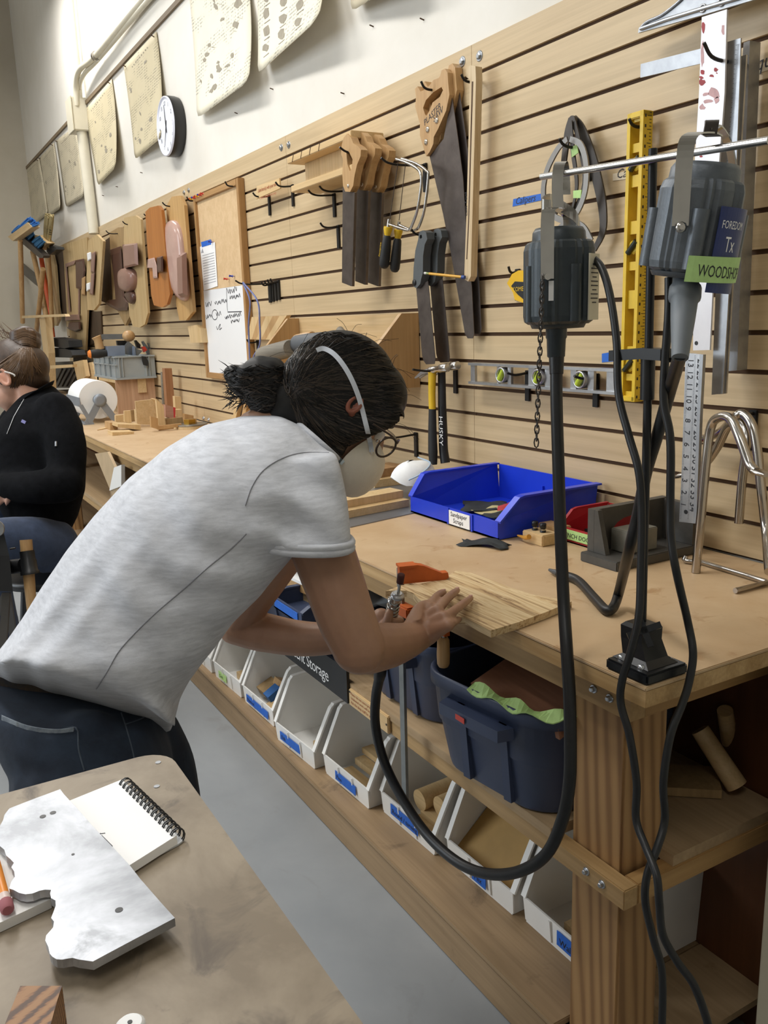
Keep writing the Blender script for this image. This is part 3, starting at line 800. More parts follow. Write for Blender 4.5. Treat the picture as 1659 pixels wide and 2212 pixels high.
# --- spirit levels
t = T('spirit_level', 'bright aluminium spirit level hanging level on two hooks', 'level', hw(1170, 840, .03))
o0, o1 = hw(1011, 787.5, .045), hw(1011, 829, .045); e = hw(1332, 792, .045)
xa, xb, za, zb_ = o0[0], e[0] + .02, o1[2], (o0[2] + e[2]) / 2
yl = YW - .045
mb = MB(); mb.box((xa, yl, zb_ - .007), (xb, yl + .026, zb_)); mb.box((xa, yl, za), (xb, yl + .026, za + .007))
ctr = [hw(1081, 809, .045)[0], hw(1160, 811, .045)[0], hw(1251, 815, .045)[0]]
R_ = .021; zc = (za + zb_) / 2
spans = [(xa, xa + .02), (ctr[0] - .027, ctr[0] - .02), (ctr[0] + .02, ctr[0] + .034), (ctr[1] - .045, ctr[1] - .02), (ctr[1] + .02, ctr[1] + .045), (ctr[2] - .04, ctr[2] - .02), (ctr[2] + .02, ctr[2] + .04), (xb - .06, xb)]
for s0, s1 in spans: mb.box((s0, yl + .009, za + .007), (s1, yl + .017, zb_ - .007))
P('body', mb, M_alu, t)
for x in ctr:
    c = V(x, yl, zc)
    vv = P('vial_ring', MB().lathe(c, (0, -1, 0), [(-.02, R_), (.001, R_), (.002, R_ * .93), (.001, R_ * .8), (-.006, R_ * .74)], 24, cap=False), M_alu, t)
    P('vial', MB().tube([c + V(-.010, .004, -.012), c + V(.008, .004, .014)], .0075, 10), plain('vial_green', '#b7cc3c', .15, 0, .05), vv)
    P('backing', MB().lathe(c, (0, -1, 0), [(-.016, R_ * .8), (-.014, R_ * .8)], 20), M_white, vv)
hook(1140, 805, 'left black hook inside the aluminium level', L=.07, up=.004)
hook(1288, 812, 'right black hook inside the aluminium level', L=.07, up=.004)
t = T('spirit_level', 'long yellow spirit level hanging upright with printed ruler edge', 'level', hw(1362, 868, .07))
fo = [(1349, 251), (1384, 237), (1376, 868), (1344, 866)]
OY = .045
A, B, Cc, D = [hw(*p, OY) for p in fo]
xl_, xr_ = (A[0] + D[0]) / 2, (B[0] + Cc[0]) / 2; zt_, zb2 = (A[2] + B[2]) / 2, (Cc[2] + D[2]) / 2
def lv(u, v): return V(xl_ + (xr_ - xl_) * u, YW - OY, zt_ + (zb2 - zt_) * v)
mb = MB(); y0, y1 = YW - OY, YW - OY + .028
LW = xr_ - xl_
holes = [(.03, .10), (.13, .205), (.245, .36), (.405, .50), (.53, .60), (.665, .80), (.835, .90), (.925, .965)]
mb.box((xl_, y0, zb2), (xl_ + LW * .2, y1, zt_)); mb.box((xr_ - LW * .2, y0, zb2), (xr_, y1, zt_))
pv = 0.
for h0, h1 in holes + [(1.0, 1.0)]:
    mb.box((xl_ + LW * .2, y0 + .007, zt_ + (zb2 - zt_) * h0), (xr_ - LW * .2, y1 - .007, zt_ + (zb2 - zt_) * pv)); pv = h1
mb.rbox((xl_ + .0, y0, zt_ - .012), (xr_, y1, zt_ + .001)); mb.rbox((xl_, y0, zb2 - .001), (xr_, y1, zb2 + .012))
P('body', mb, plain('level_yellow', '#dcb92c', .38, 0, .12, 18), t)
tk = MB()
for i in range(90):
    z = zb2 + (zt_ - zb2) * (i + .5) / 90; L = .012 if i % 4 == 0 else .006
    tk.box((xr_ - .0001, y1 - L - .004, z - .0006), (xr_ + .0004, y1 - .004, z + .0006))
for i in range(30):
    z = zb2 + (zt_ - zb2) * (i + .5) / 30
    tk.box((xr_ - .0001, y0 + .005, z - .003), (xr_ + .0004, y0 + .009, z + .003))
P('ruler_marks', tk, M_ink, t, kind='stuff')
for v, ax in ((.168, 1), (.45, 0), (.868, 1)):
    c = lv(.5, v) + V(0, .012, 0)
    vv = P('vial_mount', MB().lathe(c, (0, -1, 0), [(-.006, LW * .34), (.006, LW * .34), (.008, LW * .26)], 8, smooth=False), plain('level_yellow_mount', '#cfae26', .35), t)
    P('vial', MB().tube([c + V(-.012, -.01, -.012), c + V(.012, -.01, .012)], .0065, 10), plain('vial_dark', '#2a2e24', .15), vv)
hook(1362, 257, 'black hook through the top slot of the yellow level', L=.06, up=.010, tip=True, plate=False)

# --- tape labels on the slats
def tape(pts, mat, label, words=None, off=.0012):
    t = T('tape_label', label, 'tape label', hw(*pts[3], 0)); tp = P('tape', wp(pts, off, .001), mat, t)
    if words:
        s, org, to, size, m = words; a, b = hw(*org, off + .0004), hw(*to, off + .0004); P('lettering', text(s, a, b - a, np.cross((0, -1, 0), nrm(b - a)) * (1 if np.cross((0, -1, 0), nrm(b - a))[2] > 0 else -1), size, font_shear=.25), M_ink, tp)
tape(c5((878, 1165), (1105, 1120), (1098, 1172), (872, 1222)), M_blue_tape, 'blue tape label reading Calipers on the slats', ('Calipers', c5((893, 1207))[0], c5((1010, 1185))[0], .024, 0))
tape([(1300, 764), (1328, 759), (1328, 780), (1300, 783)], M_blue_tape, 'small blank blue tape square above the aluminium level')
M_mask = plain('masking_tape', '#e0d3ba', .7)
tape(c6((265, 1560), (500, 1520), (500, 1590), (265, 1625)), M_mask, 'pale tape label reading Calipers half hidden by the yellow level', ('Calipers', c6((295, 1605))[0], c6((490, 1570))[0], .028, 0))
tape(c6((855, 1535), (1000, 1480), (1000, 1545), (855, 1590)), M_mask, 'pale tape label reading Calipers beside the stained ruler', ('Calipers', c6((850, 1580))[0], c6((985, 1530))[0], .026, 0))
tape(c6((1490, 610), (1690, 540), (1690, 620), (1495, 680)), M_mask, 'pale tape label reading Squares at the right edge', ('Squares', c6((1470, 672))[0], c6((1655, 600))[0], .036, 0))

# --- rulers, squares and straightedges
M_stain = patchy('red_stained_white_metal', '#d9d7d8', '#cfcccf', 9, .4, .6, .35, .3, c3=None, bump=.02)
t = T('steel_ruler', 'wide white metal ruler with red stains', 'ruler', hw(1512, 757, .1))
P('bar', wp([(1516, 37), (1570, 20), (1565, 200), (1552, 365), (1533, 756), (1497, 757), (1500, 362), (1510, 200)], .10, .004), M_stain, t)
M_redst = plain('red_paint_stain', '#9c2328', .5, 0, .3, 60); M_pinkst = plain('pink_paint_stain', '#c99fa0', .5, 0, .2, 60)
rs = random.Random(4)
st = MB(); sp_ = MB()
def blobw(cx, cy, rx, ry, off):
    pts = []
    for k in range(9):
        a = 2 * math.pi * k / 9; q = .55 + .6 * rs.random(); pts.append(hw(cx + rx * q * math.cos(a), cy + ry * q * math.sin(a), off))
    return pts
for (x, y, rx, ry) in ((1519, 62, 5, 14), (1517, 157, 6, 6), (1517, 178, 7, 9), (1515, 168, 5, 4), (1546, 150, 5, 5), (1537, 164, 6, 4), (1514, 338, 4, 3), (1548, 158, 2, 2)):
    st.prism(blobw(x, y, rx, ry, .1004), (0, .0003, 0))
for (x, y, rx, ry) in ((1518, 120, 4, 30), (1543, 200, 13, 13), (1524, 203, 9, 5), (1530, 218, 14, 6), (1548, 217, 6, 10), (1561, 64, 4, 14), (1516, 232, 8, 8)):
    sp_.prism(blobw(x, y, rx, ry, .1003), (0, .0003, 0))
P('stain', st, M_redst, t, kind='stuff'); P('stain', sp_, M_pinkst, t, kind='stuff')
P('hole', MB().lathe(hw(*c7((1230, 945))[0], .1002), (0, -1, 0), [(0, .004), (.0005, .004)], 12), M_black, t)
hook(1524, 93, 'black peg through the red stained ruler', L=.145, plate=False, up=.02, tip=True)
t = T('framing_square', 'grey steel framing square with ruled long arm', 'square', hw(1550, 850, .085))
P('long_arm', wp([(1566, 92), (1600, 82), (1598, 160), (1590, 365), (1561, 850), (1537, 853), (1556, 365)], .085, .003), M_alud, t)
P('short_arm', wp(c6((515, 575), (1060, 435), (1060, 570), (512, 698)), .085, .003), M_alud, t)
tk = MB()
for i in range(120):
    x = 1597 - i * .2; y = 95 + i * 2.6; L = 5 if i % 4 else 8
    if y > 420: break
    tk.add([hw(x - L, y + L * .3, .0856), hw(x, y, .0856), hw(x, y + .7, .0856), hw(x - L, y + .7 + L * .3, .0856)], [(0, 1, 2, 3)])
P('ruler_marks', tk, M_ink, t, kind='stuff')
t = T('straightedge', 'long aluminium I-beam straightedge behind the squares', 'straightedge', hw(1570, 800, .04))
mb = wp([(1600, 118), (1606, 116), (1583, 800), (1546, 803), (1545, 700)], .065, .004)
P('flange', wp([(1598, 122), (1612, 118), (1568, 850), (1552, 852)], .072, .004), M_alu, t)
P('web', wp([(1606, 92), (1620, 87), (1592, 800), (1560, 803)], .045, .030), M_alud, t)
t = T('drafting_square', 'pale metal square with curved brace cut off by the top edge', 'square', hw(1512, 34, .05))
ou = [(1378, 71), (1380, 60), (1395, 46), (1428, 31), (1450, 18), (1467, 0), (1490, -25), (1520, -60), (1700, -110), (1700, -22), (1512, 34)]
P('blade', wp(ou, .05, .006), M_alud, t)
P('rib', MB().tube(wl([(1384, 62), (1440, 42), (1512, 20), (1690, -32)], .052), .004, 8), M_alu, t)
P('rib', MB().tube(bez(wl([(1384, 60), (1398, 47), (1430, 32), (1468, 2), (1492, -25)], .052), 4), .003, 8), M_alud, t)
for p in ((1519, 18), (1559, 5)):
    P('hole_rim', MB().lathe(hw(*p, .05), (0, -1, 0), [(0, .008), (.003, .008), (.003, .005), (0, .005)], 14, cap=False), M_alu, t)
t = T('steel_ruler', 'narrow steel ruler with black numbers hanging in front of the straightedge', 'ruler', hw(1485, 1130, .12))
ru = [(1481, 762), (1517, 766), (1510, 900), (1502, 1131), (1467, 1127), (1473, 1000)]
P('bar', wp(ru, .12, .006), M_alu, t)
P('edge', wp([(1511, 766), (1519, 766), (1512, 900), (1504, 1131), (1497, 1130), (1505, 900)], .122, .008), M_alud, t)
for i in range(13):
    v = i / 12.; y = 780 + v * 310
    xr2 = 1506 - v * 16.5; xl2 = 1487 - v * 16
    P('numeral', text(str(22 + i), hw(xr2 + 1, y - 6, .1206), (0, 0, -1), (1, 0, 0), .020), M_ink, t)
    if i % 1 == 0: P('numeral', text(str(13 - i), hw(xl2, y - 6, .1206), (0, 0, -1), (1, 0, 0), .018), M_ink, t)
tk = MB()
for i in range(110):
    v = i / 110.; y = 768 + v * 355
    for (xq, L) in ((1483 - v * 15.5, 4), (1500 - v * 15.5, 3)):
        tk.add([hw(xq, y, .1205), hw(xq + L, y, .1205), hw(xq + L, y + .6, .1205), hw(xq, y + .6, .1205)], [(0, 1, 2, 3)])
P('ruler_marks', tk, M_ink, t, kind='stuff')
P('hole', MB().lathe(hw(*c9((838, 1043))[0], .1203), (0, -1, 0), [(0, .0045), (.0005, .0045)], 12), M_black, t)

# --- bent steel holdfasts at the right
M_rod = plain('polished_rod', '#b7b2ac', .2, 1.0, .06, 20)
def rod(pts, r, label, off=None, y=None, tip=None):
    p = [hy(x, yv, d) for x, yv, d in pts]
    t = T('holdfast', label, 'holdfast', p[0], 'bent steel holdfasts by the wall')
    q = bez(p, 8); P('rod', MB().tube(q, r, 14), M_rod, t)
    if tip:
        a, b = hy(*tip[0]), hy(*tip[1]); P('pad', MB().tube([a, (a + b) / 2, b], [r, r * 1.2, r * .9], 12, flat=(1.3, .55)), M_rod, t)
yb0 = hz(1503, 1236, H + .001)[1]
rod([(1503, 1236, yb0), (1513, 1130, yb0 + .003), (1525, 1000, yb0 + .01), (1535, 925, yb0 + .015), (1552, 902, yb0 + .01), (1578, 905, yb0), (1598, 945, yb0 - .01), (1618, 1000, yb0 - .015), (1632, 1018, yb0 - .02)], .0088, 'front bent steel holdfast leaning on the bench', tip=((1630, 1016, yb0 - .02), (1657, 1026, yb0 - .022)))
rod([(1596, 1130, .57), (1603, 1040, .57), (1612, 960, .57), (1606, 922, .58), (1590, 908, .58), (1570, 925, .585), (1550, 965, .585), (1525, 1000, .585), (1500, 1018, .585), (1480, 1025, .585)], .0088, 'middle bent steel holdfast hanging with its tip to the left', tip=((1482, 1024, .585), (1462, 1030, .585)))
rod([(1662, 1235, yb0 - .02), (1655, 1150, .555), (1645, 1060, .56), (1636, 975, .565), (1625, 920, .57), (1606, 895, .575), (1588, 900, .575), (1560, 930, .60), (1530, 945, .61), (1515, 948, .615)], .0088, 'right bent steel holdfast reaching down past the picture edge')
hook(1628, 892, 'black hook holding the bent steel holdfasts', L=.09, up=.0)
p = [hz(1478, 1211, H + .006), hz(1492, 1213, H + .006), hz(1515, 1214, H + .006), hz(1660, 1258, H + .006), hz(1588, 1276, H + .006)]
t = S('bent_rod', MB().tube([p[0] + V(0, .004, .008), p[0] + V(0, 0, .002)] + bez(p[:3], 4)[1:] + [p[3] + V(-.006, 0, 0), p[3] + V(0, -.004, 0), p[4]], .0052, 12), M_rod, 'thin bent steel rod lying on the bench by the wall', 'rod')
# ------------------------------------------------------------------ more of the slat wall: sign, mitre box, trough, carved boards, brooms
t = T('name_sign', 'small wooden sign asking to label items with your name', 'sign', hw(578, 428, .05))
sg = c3((162, 1190), (305, 1140), (311, 1205), (155, 1275))
sgn = P('board', wp(sg, .05, .006), M_maple, t)
M_burn = plain('burnt_lettering', '#a4532f', .7)
a, b = hw(*c3((170, 1232))[0], .0505), hw(*c3((300, 1185))[0], .0505)
P('lettering', text('Label item(s) with your name', V(a[0], a[1], a[2]), (1, 0, 0), (0, 0, 1), .0205, space=.85), M_burn, sgn)
P('lettering', text('or items may be thrown away', V(a[0] + .01, a[1], a[2] - .03), (1, 0, 0), (0, 0, 1), .017, space=.85), M_burn, sgn)
hook(548, 416, 'black hook at the left end of the name sign', L=.07, tip=True)
hook(597, 393, 'black hook at the right end of the name sign', L=.07, tip=True)

# mitre box: two ledges and a web
t = T('mitre_box', 'pale wooden mitre box with slotted ledges left of the tenon saws', 'mitre box', hw(690, 412, .1))
x0 = hw(620, 345, .13)[0]; x1 = hw(745, 292, .13)[0] + .04
z1 = hw(620, 343, .13)[2]; z0 = hw(633, 412, .13)[2]
P('upper_ledge', MB().rbox((x0, YW - .13, z1 - .018), (x1, YW - .012, z1 + .004), .002), M_maple, t)
P('web', MB().rbox((x0 + .03, YW - .075, z0 + .018), (x1 - .01, YW - .05, z1 - .018), .001), M_ply2, t)
P('lower_ledge', MB().rbox((x0 + .02, YW - .13, z0 - .004), (x1, YW - .012, z0 + .018), .002), M_maple, t)
for k in range(4):
    x = x0 + .05 + k * .07
    P('saw_slot', MB().obox((x, YW - .1305, z1 - .007), (.0012, 0, 0), (0, .0008, 0), (.006, 0, .011)), M_groove, t)
hook(668, 411, 'left black hook under the mitre box', L=.10, tip=True)
hook(692, 402, 'right black hook under the mitre box', L=.10, tip=True)
hook(730, 490, 'empty black hook left of the tenon saw blades', L=.07)
hook(586, 612, 'black hook carrying the blue cord loop', L=.16)
for i in range(4): hook(601 - 6.5 * i, 608 + 2.2 * i, '%s of the four short black hooks bunched together' % ['rightmost', 'second from right', 'second from left', 'leftmost'][i], L=.035, w=.011)
# blue cord loop
M_cord = plain('blue_cord', '#6f78a8', .8, 0, .2, 80)
ct = hw(586, 612, .004) + V(0, -.128, .004)
cp_ = bez([ct] + [hw(*p, .13) for p in ((540, 650), (537, 700), (539, 760), (541, 800), (548, 770), (561, 745), (561, 700), (556, 650))] + [ct + V(.004, 0, 0)], 5)
S('cord_loop', MB().tube(cp_, .0035, 6), M_cord, 'blue grey cord loop hanging beside the whiteboard', 'cord', base=hw(541, 800, .13))

# plywood trough on the wall, with mallets
t = T('wall_trough', 'plywood trough shelf with sloping sides above the bent head', 'shelf', hw(760, 840, .1))
XLs, XRs = hw(648, 690, .005)[0], hw(903, 680, .005)[0]; zt = hw(903, 676, .005)[2]; zl = hw(925, 838, .005)[2]
q = hx(867.5, 677, XRs); q2 = hx(800, 838, XRs); ytop = q[1]
M_plyx = wood('trough_plywood', '#d8bd92', '#c8a878', 0, .9, .5); M_plysd = wood('trough_side', '#bd9a6c', '#ab8657', 2, .9, .5)
qs = hx(579, 752, XLs); TD = YW - .235; sl = (zt - qs[2]) / (ytop - qs[1]); zf = max(zl + .05, zt - sl * (ytop - TD))
for x in (XLs, XRs):
    P('side', MB().prism([(x, YW - .003, zl), (x, YW - .003, zt), (x, ytop, zt), (x, TD, zf), (x, TD, zl)], (.018 if x == XLs else -.018, 0, 0)), M_plysd, t)
P('back', MB().box((XLs + .019, YW - .018, zl + .0005), (XRs - .019, YW - .0035, zt)), M_plyx, t)
P('floor_board', MB().box((XLs + .019, TD, zl), (XRs - .019, YW - .019, zl + .016)), M_plyx, t)
P('front_lip', MB().box((XLs + .019, TD, zl + .0165), (XRs - .019, TD + .015, zf)), M_plyx, t)
M_grey_wood = wood('weathered_wood', '#8c8578', '#6f6a60', 0, 1.5, .7)
def mallet(p0, p1, r, label, mat, hd=None):
    a, b = p0, p1; d = nrm(b - a); L = np.linalg.norm(b - a)
    t = T('wooden_mallet', label, 'mallet', (a + b) / 2 - V(0, 0, r), 'mallets in the trough')
    P('head', MB().lathe(a, d, [(0, r * .9), (.008, r), (L * .45, r * 1.04), (L - .008, r), (L, r * .9)], 18), mat, t)
    m = (a + b) / 2; h = hd if hd is not None else V(.06, -.04, -.16)
    P('handle', MB().tube([m, m + h], .013, 10), M_beech, t)
yM = YW - .17
mallet(hy(566, 768, yM - .03), hy(628, 752, yM - .03), .032, 'round grey mallet head at the left of the trough', M_grey_wood, V(.05, -.02, -.06))
mallet(hy(640, 745, yM), hy(700, 738, yM + .03), .034, 'darker mallet head in the middle of the trough', plain('dark_rubber_mallet', '#55585c', .6), V(.02, .02, -.06))
mallet(hy(640, 738, yM + .06), hy(676, 730, yM + .08), .026, 'small pale mallet head behind the others in the trough', M_beech, V(.0, .02, -.06))
S('wood_block', MB().obox(hy(690, 744, yM + .02), (.05, 0, .004), (0, .03, 0), (0, 0, .014)), M_maple, 'pale wood block lying on the mallets in the trough', 'wood block')
S('dowel_rod', MB().tube([hy(734, 713, YW - .08), hy(770, 760, YW - .10)], .014, 12), M_grey_wood, 'dowel end sticking up from the trough above the hair', 'dowel')
# laminated board left of the trough
t = T('laminated_board', 'striped laminated board hanging left of the trough', 'board', hw(570, 733, .03))
lb = c4((425, 962), (650, 952), (545, 1108), (395, 1105))
n = 5
for k in range(n):
    def L_(u): 
        a, b, c_, d = [np.array(p) for p in lb]; return tuple(a + (b - a) * u), tuple(d + (c_ - d) * u)
    (p0, p3), (p1, p2) = L_(k / n), L_((k + 1) / n)
    P('strip', wp([p0, p1, p2, p3], .035, .02), [M_maplez, M_beech, M_ply2, M_beech, M_maplez][k], t)
hook(556, 738, 'black hook under the laminated board', L=.05)

# ---------------- carved pattern boards
M_pine = wood('pattern_pine', '#c9a36c', '#b58d57', 2, .9, .5); M_pine2 = wood('pattern_pale', '#cbb183', '#b99b6b', 2, .9, .55)
M_orange = wood('pattern_varnished', '#b9783a', '#a3652c', 2, .9, .35); M_old = wood('pattern_old', '#b29468', '#957a52', 2, 1.1, .6, stain=('#6b5638', 6, .6))
M_clay = plain('rose_pattern_wax', '#8d6c5f', .28, 0, .12, 12); M_clayd = plain('brown_pattern_wax', '#51382f', .3, 0, .15, 12); M_clayl = plain('pale_rose_wax', '#b7978b', .22, 0, .1, 12)
M_dark = wood('dark_stained_board', '#5b4936', '#463729', 2, 1, .6)
def pboard(label, pts, off, th, mat, raised=(), conv=c2, layers=2):
    pts = conv(*pts); b = max(pts, key=lambda p: p[1])
    t = T('pattern_board', label, 'pattern board', hw(*b, off), 'carved pattern boards')
    for k in range(layers):
        P('panel', wp(pts, off - th * k / layers, th / layers - .0012), mat, t)
    for (rp, h, m, nm) in raised:
        rp = conv(*rp)
        if nm in ('raised_oval', 'raised_knob', 'raised_lobe'):
            m_ = len(rp); cl = bez([V(*rp[k % m_], 0) for k in range(-1, m_ + 2)], 4)[4:4 + 4 * m_]; cl = [(c_[0], c_[1]) for c_ in cl]
            bs = wl(cl, off - .0005); n = len(bs); cen = sum(bs) / n; rr = []
            for k_, h_ in ((1.0, 0), (1.0, .35), (.95, .65), (.84, .86), (.62, .98), (.3, 1.03)): rr.append([cen + (p_ - cen) * k_ - V(0, h * h_, 0) for p_ in bs])
            nn = sum((np.cross(bs[i] - cen, bs[(i + 1) % n] - cen) for i in range(n)), np.zeros(3))
            if nn[1] > 0: rr = [r_[::-1] for r_ in rr]
            P(nm, MB().loft(rr), m, t); continue
        q = wl(rp, off + h); bs = wl(rp, off - .0005); cen = sum(q) / len(q)
        mb = MB(); n = len(q)
        top = [cen + (p - cen) * .86 for p in q]; mid = [p + V(0, h * .3, 0) for p in q]
        tw = [p + V(0, .0, 0) for p in top]
        rings = [bs, mid, tw]
        nn = sum((np.cross(bs[i] - cen, bs[(i + 1) % n] - cen) for i in range(n)), np.zeros(3))
        if nn[1] > 0: rings = [r[::-1] for r in rings]
        mb.loft(rings, smooth=False); P(nm, mb, m, t)
    return t
pboard('tall pine pattern board with a large glossy rose oval, nearest the notice board', [(1062, 20), (1098, -45), (1150, -52), (1178, 10), (1235, 690), (1190, 746), (1148, 746), (1128, 650)], .075, .055, M_pine,
       [([(1050, 170), (1088, 118), (1128, 110), (1165, 180), (1190, 380), (1214, 560), (1200, 620), (1160, 608), (1120, 540), (1080, 420), (1054, 260)], .035, M_clayl, 'raised_oval'),
        ([(1128, 330), (1165, 312), (1172, 590), (1135, 600)], .075, M_clay, 'raised_bar')], layers=3)
pboard('orange varnished pattern board with small patches left of the rose oval one', [(930, 52), (958, 25), (1012, 12), (1032, 40), (1088, 580), (1068, 645), (1038, 664), (985, 650), (968, 590), (940, 250)], .115, .035, M_orange,
       [([(945, 355), (985, 345), (1000, 400), (1003, 475), (980, 478), (975, 410), (940, 410)], .012, M_clayl, 'raised_patch'), ([(1000, 345), (1032, 335), (1033, 435), (1008, 440)], .03, M_clayd, 'raised_patch')])
pboard('pale pattern board with stacked brown block and round knob', [(795, 90), (868, 76), (900, 100), (946, 700), (926, 772), (894, 792), (850, 785), (828, 715), (792, 240)], .085, .03, M_pine2,
       [([(782, 262), (862, 252), (868, 392), (790, 412)], .05, M_clay, 'raised_block'), ([(795, 425), (840, 412), (874, 440), (876, 520), (850, 565), (805, 550), (790, 490)], .05, M_clay, 'raised_knob'), ([(818, 570), (860, 560), (872, 610), (855, 642), (825, 600)], .03, M_clayd, 'raised_lobe')])
pboard('old pattern board with a long dark boot shaped relief', [(700, 185), (756, 152), (793, 150), (830, 720), (800, 780), (760, 700), (720, 640)], .03, .02, M_old,
       [([(700, 295), (768, 272), (790, 600), (818, 640), (808, 682), (755, 686), (672, 640), (682, 628), (740, 622), (722, 420)], .022, M_clayd, 'raised_boot')], layers=1)
pboard('pattern board with narrow strips and two white paper tags', [(565, 235), (618, 196), (650, 230), (660, 240), (632, 640), (600, 682), (560, 680), (552, 480)], .125, .036, M_pine2,
       [([(583, 318), (606, 305), (598, 440), (580, 440)], .02, M_clay, 'raised_strip'), ([(583, 445), (600, 442), (590, 585), (572, 580)], .02, M_clay, 'raised_strip'), ([(556, 318), (576, 310), (577, 355), (560, 366)], .024, M_white, 'paper_tag'), ([(552, 512), (572, 505), (570, 548), (553, 560)], .024, M_white, 'paper_tag')])
pboard('dark brown board in the shade between the pattern boards', [(652, 250), (700, 215), (712, 560), (690, 640), (640, 620)], .03, .02, M_dark, layers=1)
pboard('largest pattern board with a routed rose frame and dark blocks', [(400, 262), (556, 216), (566, 520), (548, 938), (462, 940), (430, 750), (412, 420)], .05, .03, M_pine2,
       [([(416, 385), (478, 362), (478, 372), (424, 392), (450, 690), (440, 690)], .01, M_clay, 'raised_frame'), ([(500, 480), (508, 478), (508, 705), (500, 705)], .01, M_clay, 'raised_frame'),
        ([(482, 362), (530, 352), (540, 430), (520, 550), (486, 540)], .028, M_clayd, 'raised_block'), ([(522, 470), (540, 465), (536, 585), (520, 585)], .03, M_beech, 'raised_block'),
        ([(415, 712), (500, 708), (505, 745), (418, 748)], .028, M_clay, 'raised_step'), ([(440, 760), (508, 755), (510, 805), (480, 818), (432, 800)], .028, M_clayd, 'raised_teeth')])
pboard('narrow pale board with dark slots left of the largest pattern board', [(282, 325), (330, 300), (352, 400), (378, 740), (360, 782), (335, 780), (315, 640), (296, 470)], .07, .02, M_pine2, [([(290, 490), (300, 485), (304, 520), (294, 525)], .006, M_dark, 'slot'), ([(298, 545), (308, 540), (312, 565), (303, 570)], .006, M_dark, 'slot')], layers=1)
pboard('tall dark stained board behind the narrow pale one', [(345, 310), (396, 292), (412, 420), (432, 690), (400, 720), (372, 600)], .035, .02, M_dark, layers=1)
for i, (px, py, L, lab) in enumerate([(352, 437, .11, 'through the rose oval board'), (312, 462, .11, 'through the orange varnished board'), (266, 478, .11, 'through the pale knob board'), (230, 498, .10, 'beside the old boot board'), (488, 392, .06, 'at the top right of the pin board'), (405, 425, .05, 'at the top left of the pin board')]):
    hook(px, py, 'black hook ' + lab, L=L, tip=True, up=.015)
S('wood_block', MB().prism(wl(c2((1200, 785), (1255, 775), (1285, 800), (1295, 890), (1220, 890)), .05), (0, .045, 0)), M_ply2, 'pale wood block on a hook beneath the rose oval board', 'wood block', base=hw(425, 740, .04))

# ---------------- brooms and poles in the far corner
M_bluebr = plain('blue_bristles', '#2f76c2', .8, 0, .3, 120, bump=.5, bscale=400); M_bluebd = plain('teal_bristles', '#2f6a94', .8, 0, .3, 120, bump=.5, bscale=400)
M_straw = plain('broom_straw', '#a9986b', .8, 0, .25, 100, bump=.5, bscale=300)
cA = cz(0, 440, 6.381)
def corner(pts, off): return [hw(x, y, off) for x, y in cA(*pts)]
def bristles(a0, a1, b0, b1, n, y0, y1, seed, r=.008):
    """a bundle of bristles running from the edge a0-a1 to the edge b0-b1"""
    g_ = random.Random(seed); mb = MB()
    for k in range(n):
        u = (k + g_.random()) / n; o = y0 + (y1 - y0) * g_.random(); w_ = min(1, max(0, u + g_.uniform(-.05, .05)))
        A_, B_ = [(np.array(x0) * (1 - q_) + np.array(x1) * q_) for x0, x1, q_ in ((a0, a1, u), (b0, b1, w_))]
        B_ = A_ + (B_ - A_) * g_.uniform(.88, 1.06); pa, pb = corner([tuple(A_), tuple(B_)], o); mb.tube([pa, (pa + pb) / 2, pb], [r, r * 1.05, r * .45], 5)
    return mb
t = T('push_broom', 'push broom with bright blue bristles highest in the corner', 'broom', corner([(300, 1600)], .25)[0])
P('head', MB().prism(corner([(108, 455), (375, 258), (440, 322), (175, 515)], .32), (0, .06, 0)), M_maple, t)
P('bristles', bristles((165, 400), (430, 315), (245, 300), (530, 255), 46, .25, .31, 1).merge(bristles((250, 340), (440, 318), (400, 180), (540, 275), 40, .25, .31, 2)), M_bluebr, t, kind='stuff')
P('pole', MB().tube(corner([(280, 510), (312, 1640)], .30), .021, 10), M_beech, t)
t = T('push_broom', 'push broom with teal bristles below the bright blue one', 'broom', corner([(620, 1620)], .25)[0])
P('head', MB().prism(corner([(400, 510), (470, 430), (530, 440), (650, 545), (560, 640), (520, 600)], .20), (0, .06, 0)), M_maple, t)
P('bristles', bristles((300, 440), (410, 510), (430, 360), (480, 430), 40, .18, .24, 3).merge(bristles((430, 520), (530, 620), (540, 440), (620, 530), 40, .18, .24, 4)), M_bluebd, t, kind='stuff')
P('pole', MB().tube(corner([(450, 660), (560, 1150), (640, 1560)], .20), .021, 10), M_beech, t)
t = T('straw_broom', 'straw broom standing bristles up against the white wall', 'broom', corner([(700, 700)], .12)[0])
P('bristles', bristles((610, 480), (690, 500), (622, 150), (740, 165), 60, .10, .17, 5, .010).merge(bristles((620, 600), (695, 610), (604, 470), (700, 480), 30, .10, .17, 6, .011)), M_straw, t, kind='stuff')
for k in range(3): P('stitching', MB().prism(corner([(622, 345 + k * 30), (705, 365 + k * 30), (704, 373 + k * 30), (622, 353 + k * 30)], .173), (0, .003, 0)), M_black, t)
P('binding', MB().prism(corner([(650, 570), (770, 600), (780, 630), (680, 705), (640, 660)], .17), (0, .06, 0)), M_black, t)
P('handle', MB().tube(corner([(665, 690), (690, 1100), (720, 1700)], .165), .018, 10), M_beech, t)
S('metal_bar', MB().prism(corner([(222, 488), (270, 425), (430, 560), (600, 715), (590, 745), (545, 750), (300, 545)], .26), (0, .05, 0)), plain('dark_bar', '#4b443d', .5, .3), 'dark bar sloping under the push broom heads', 'bar')
S('metal_bar', MB().prism(corner([(170, 840), (225, 785), (545, 1060), (535, 1150), (480, 1110)], .16), (0, .04, 0)), plain('grey_bar', '#5f5a53', .5, .3), 'dark grey bar sloping across the left wall behind the poles', 'bar')
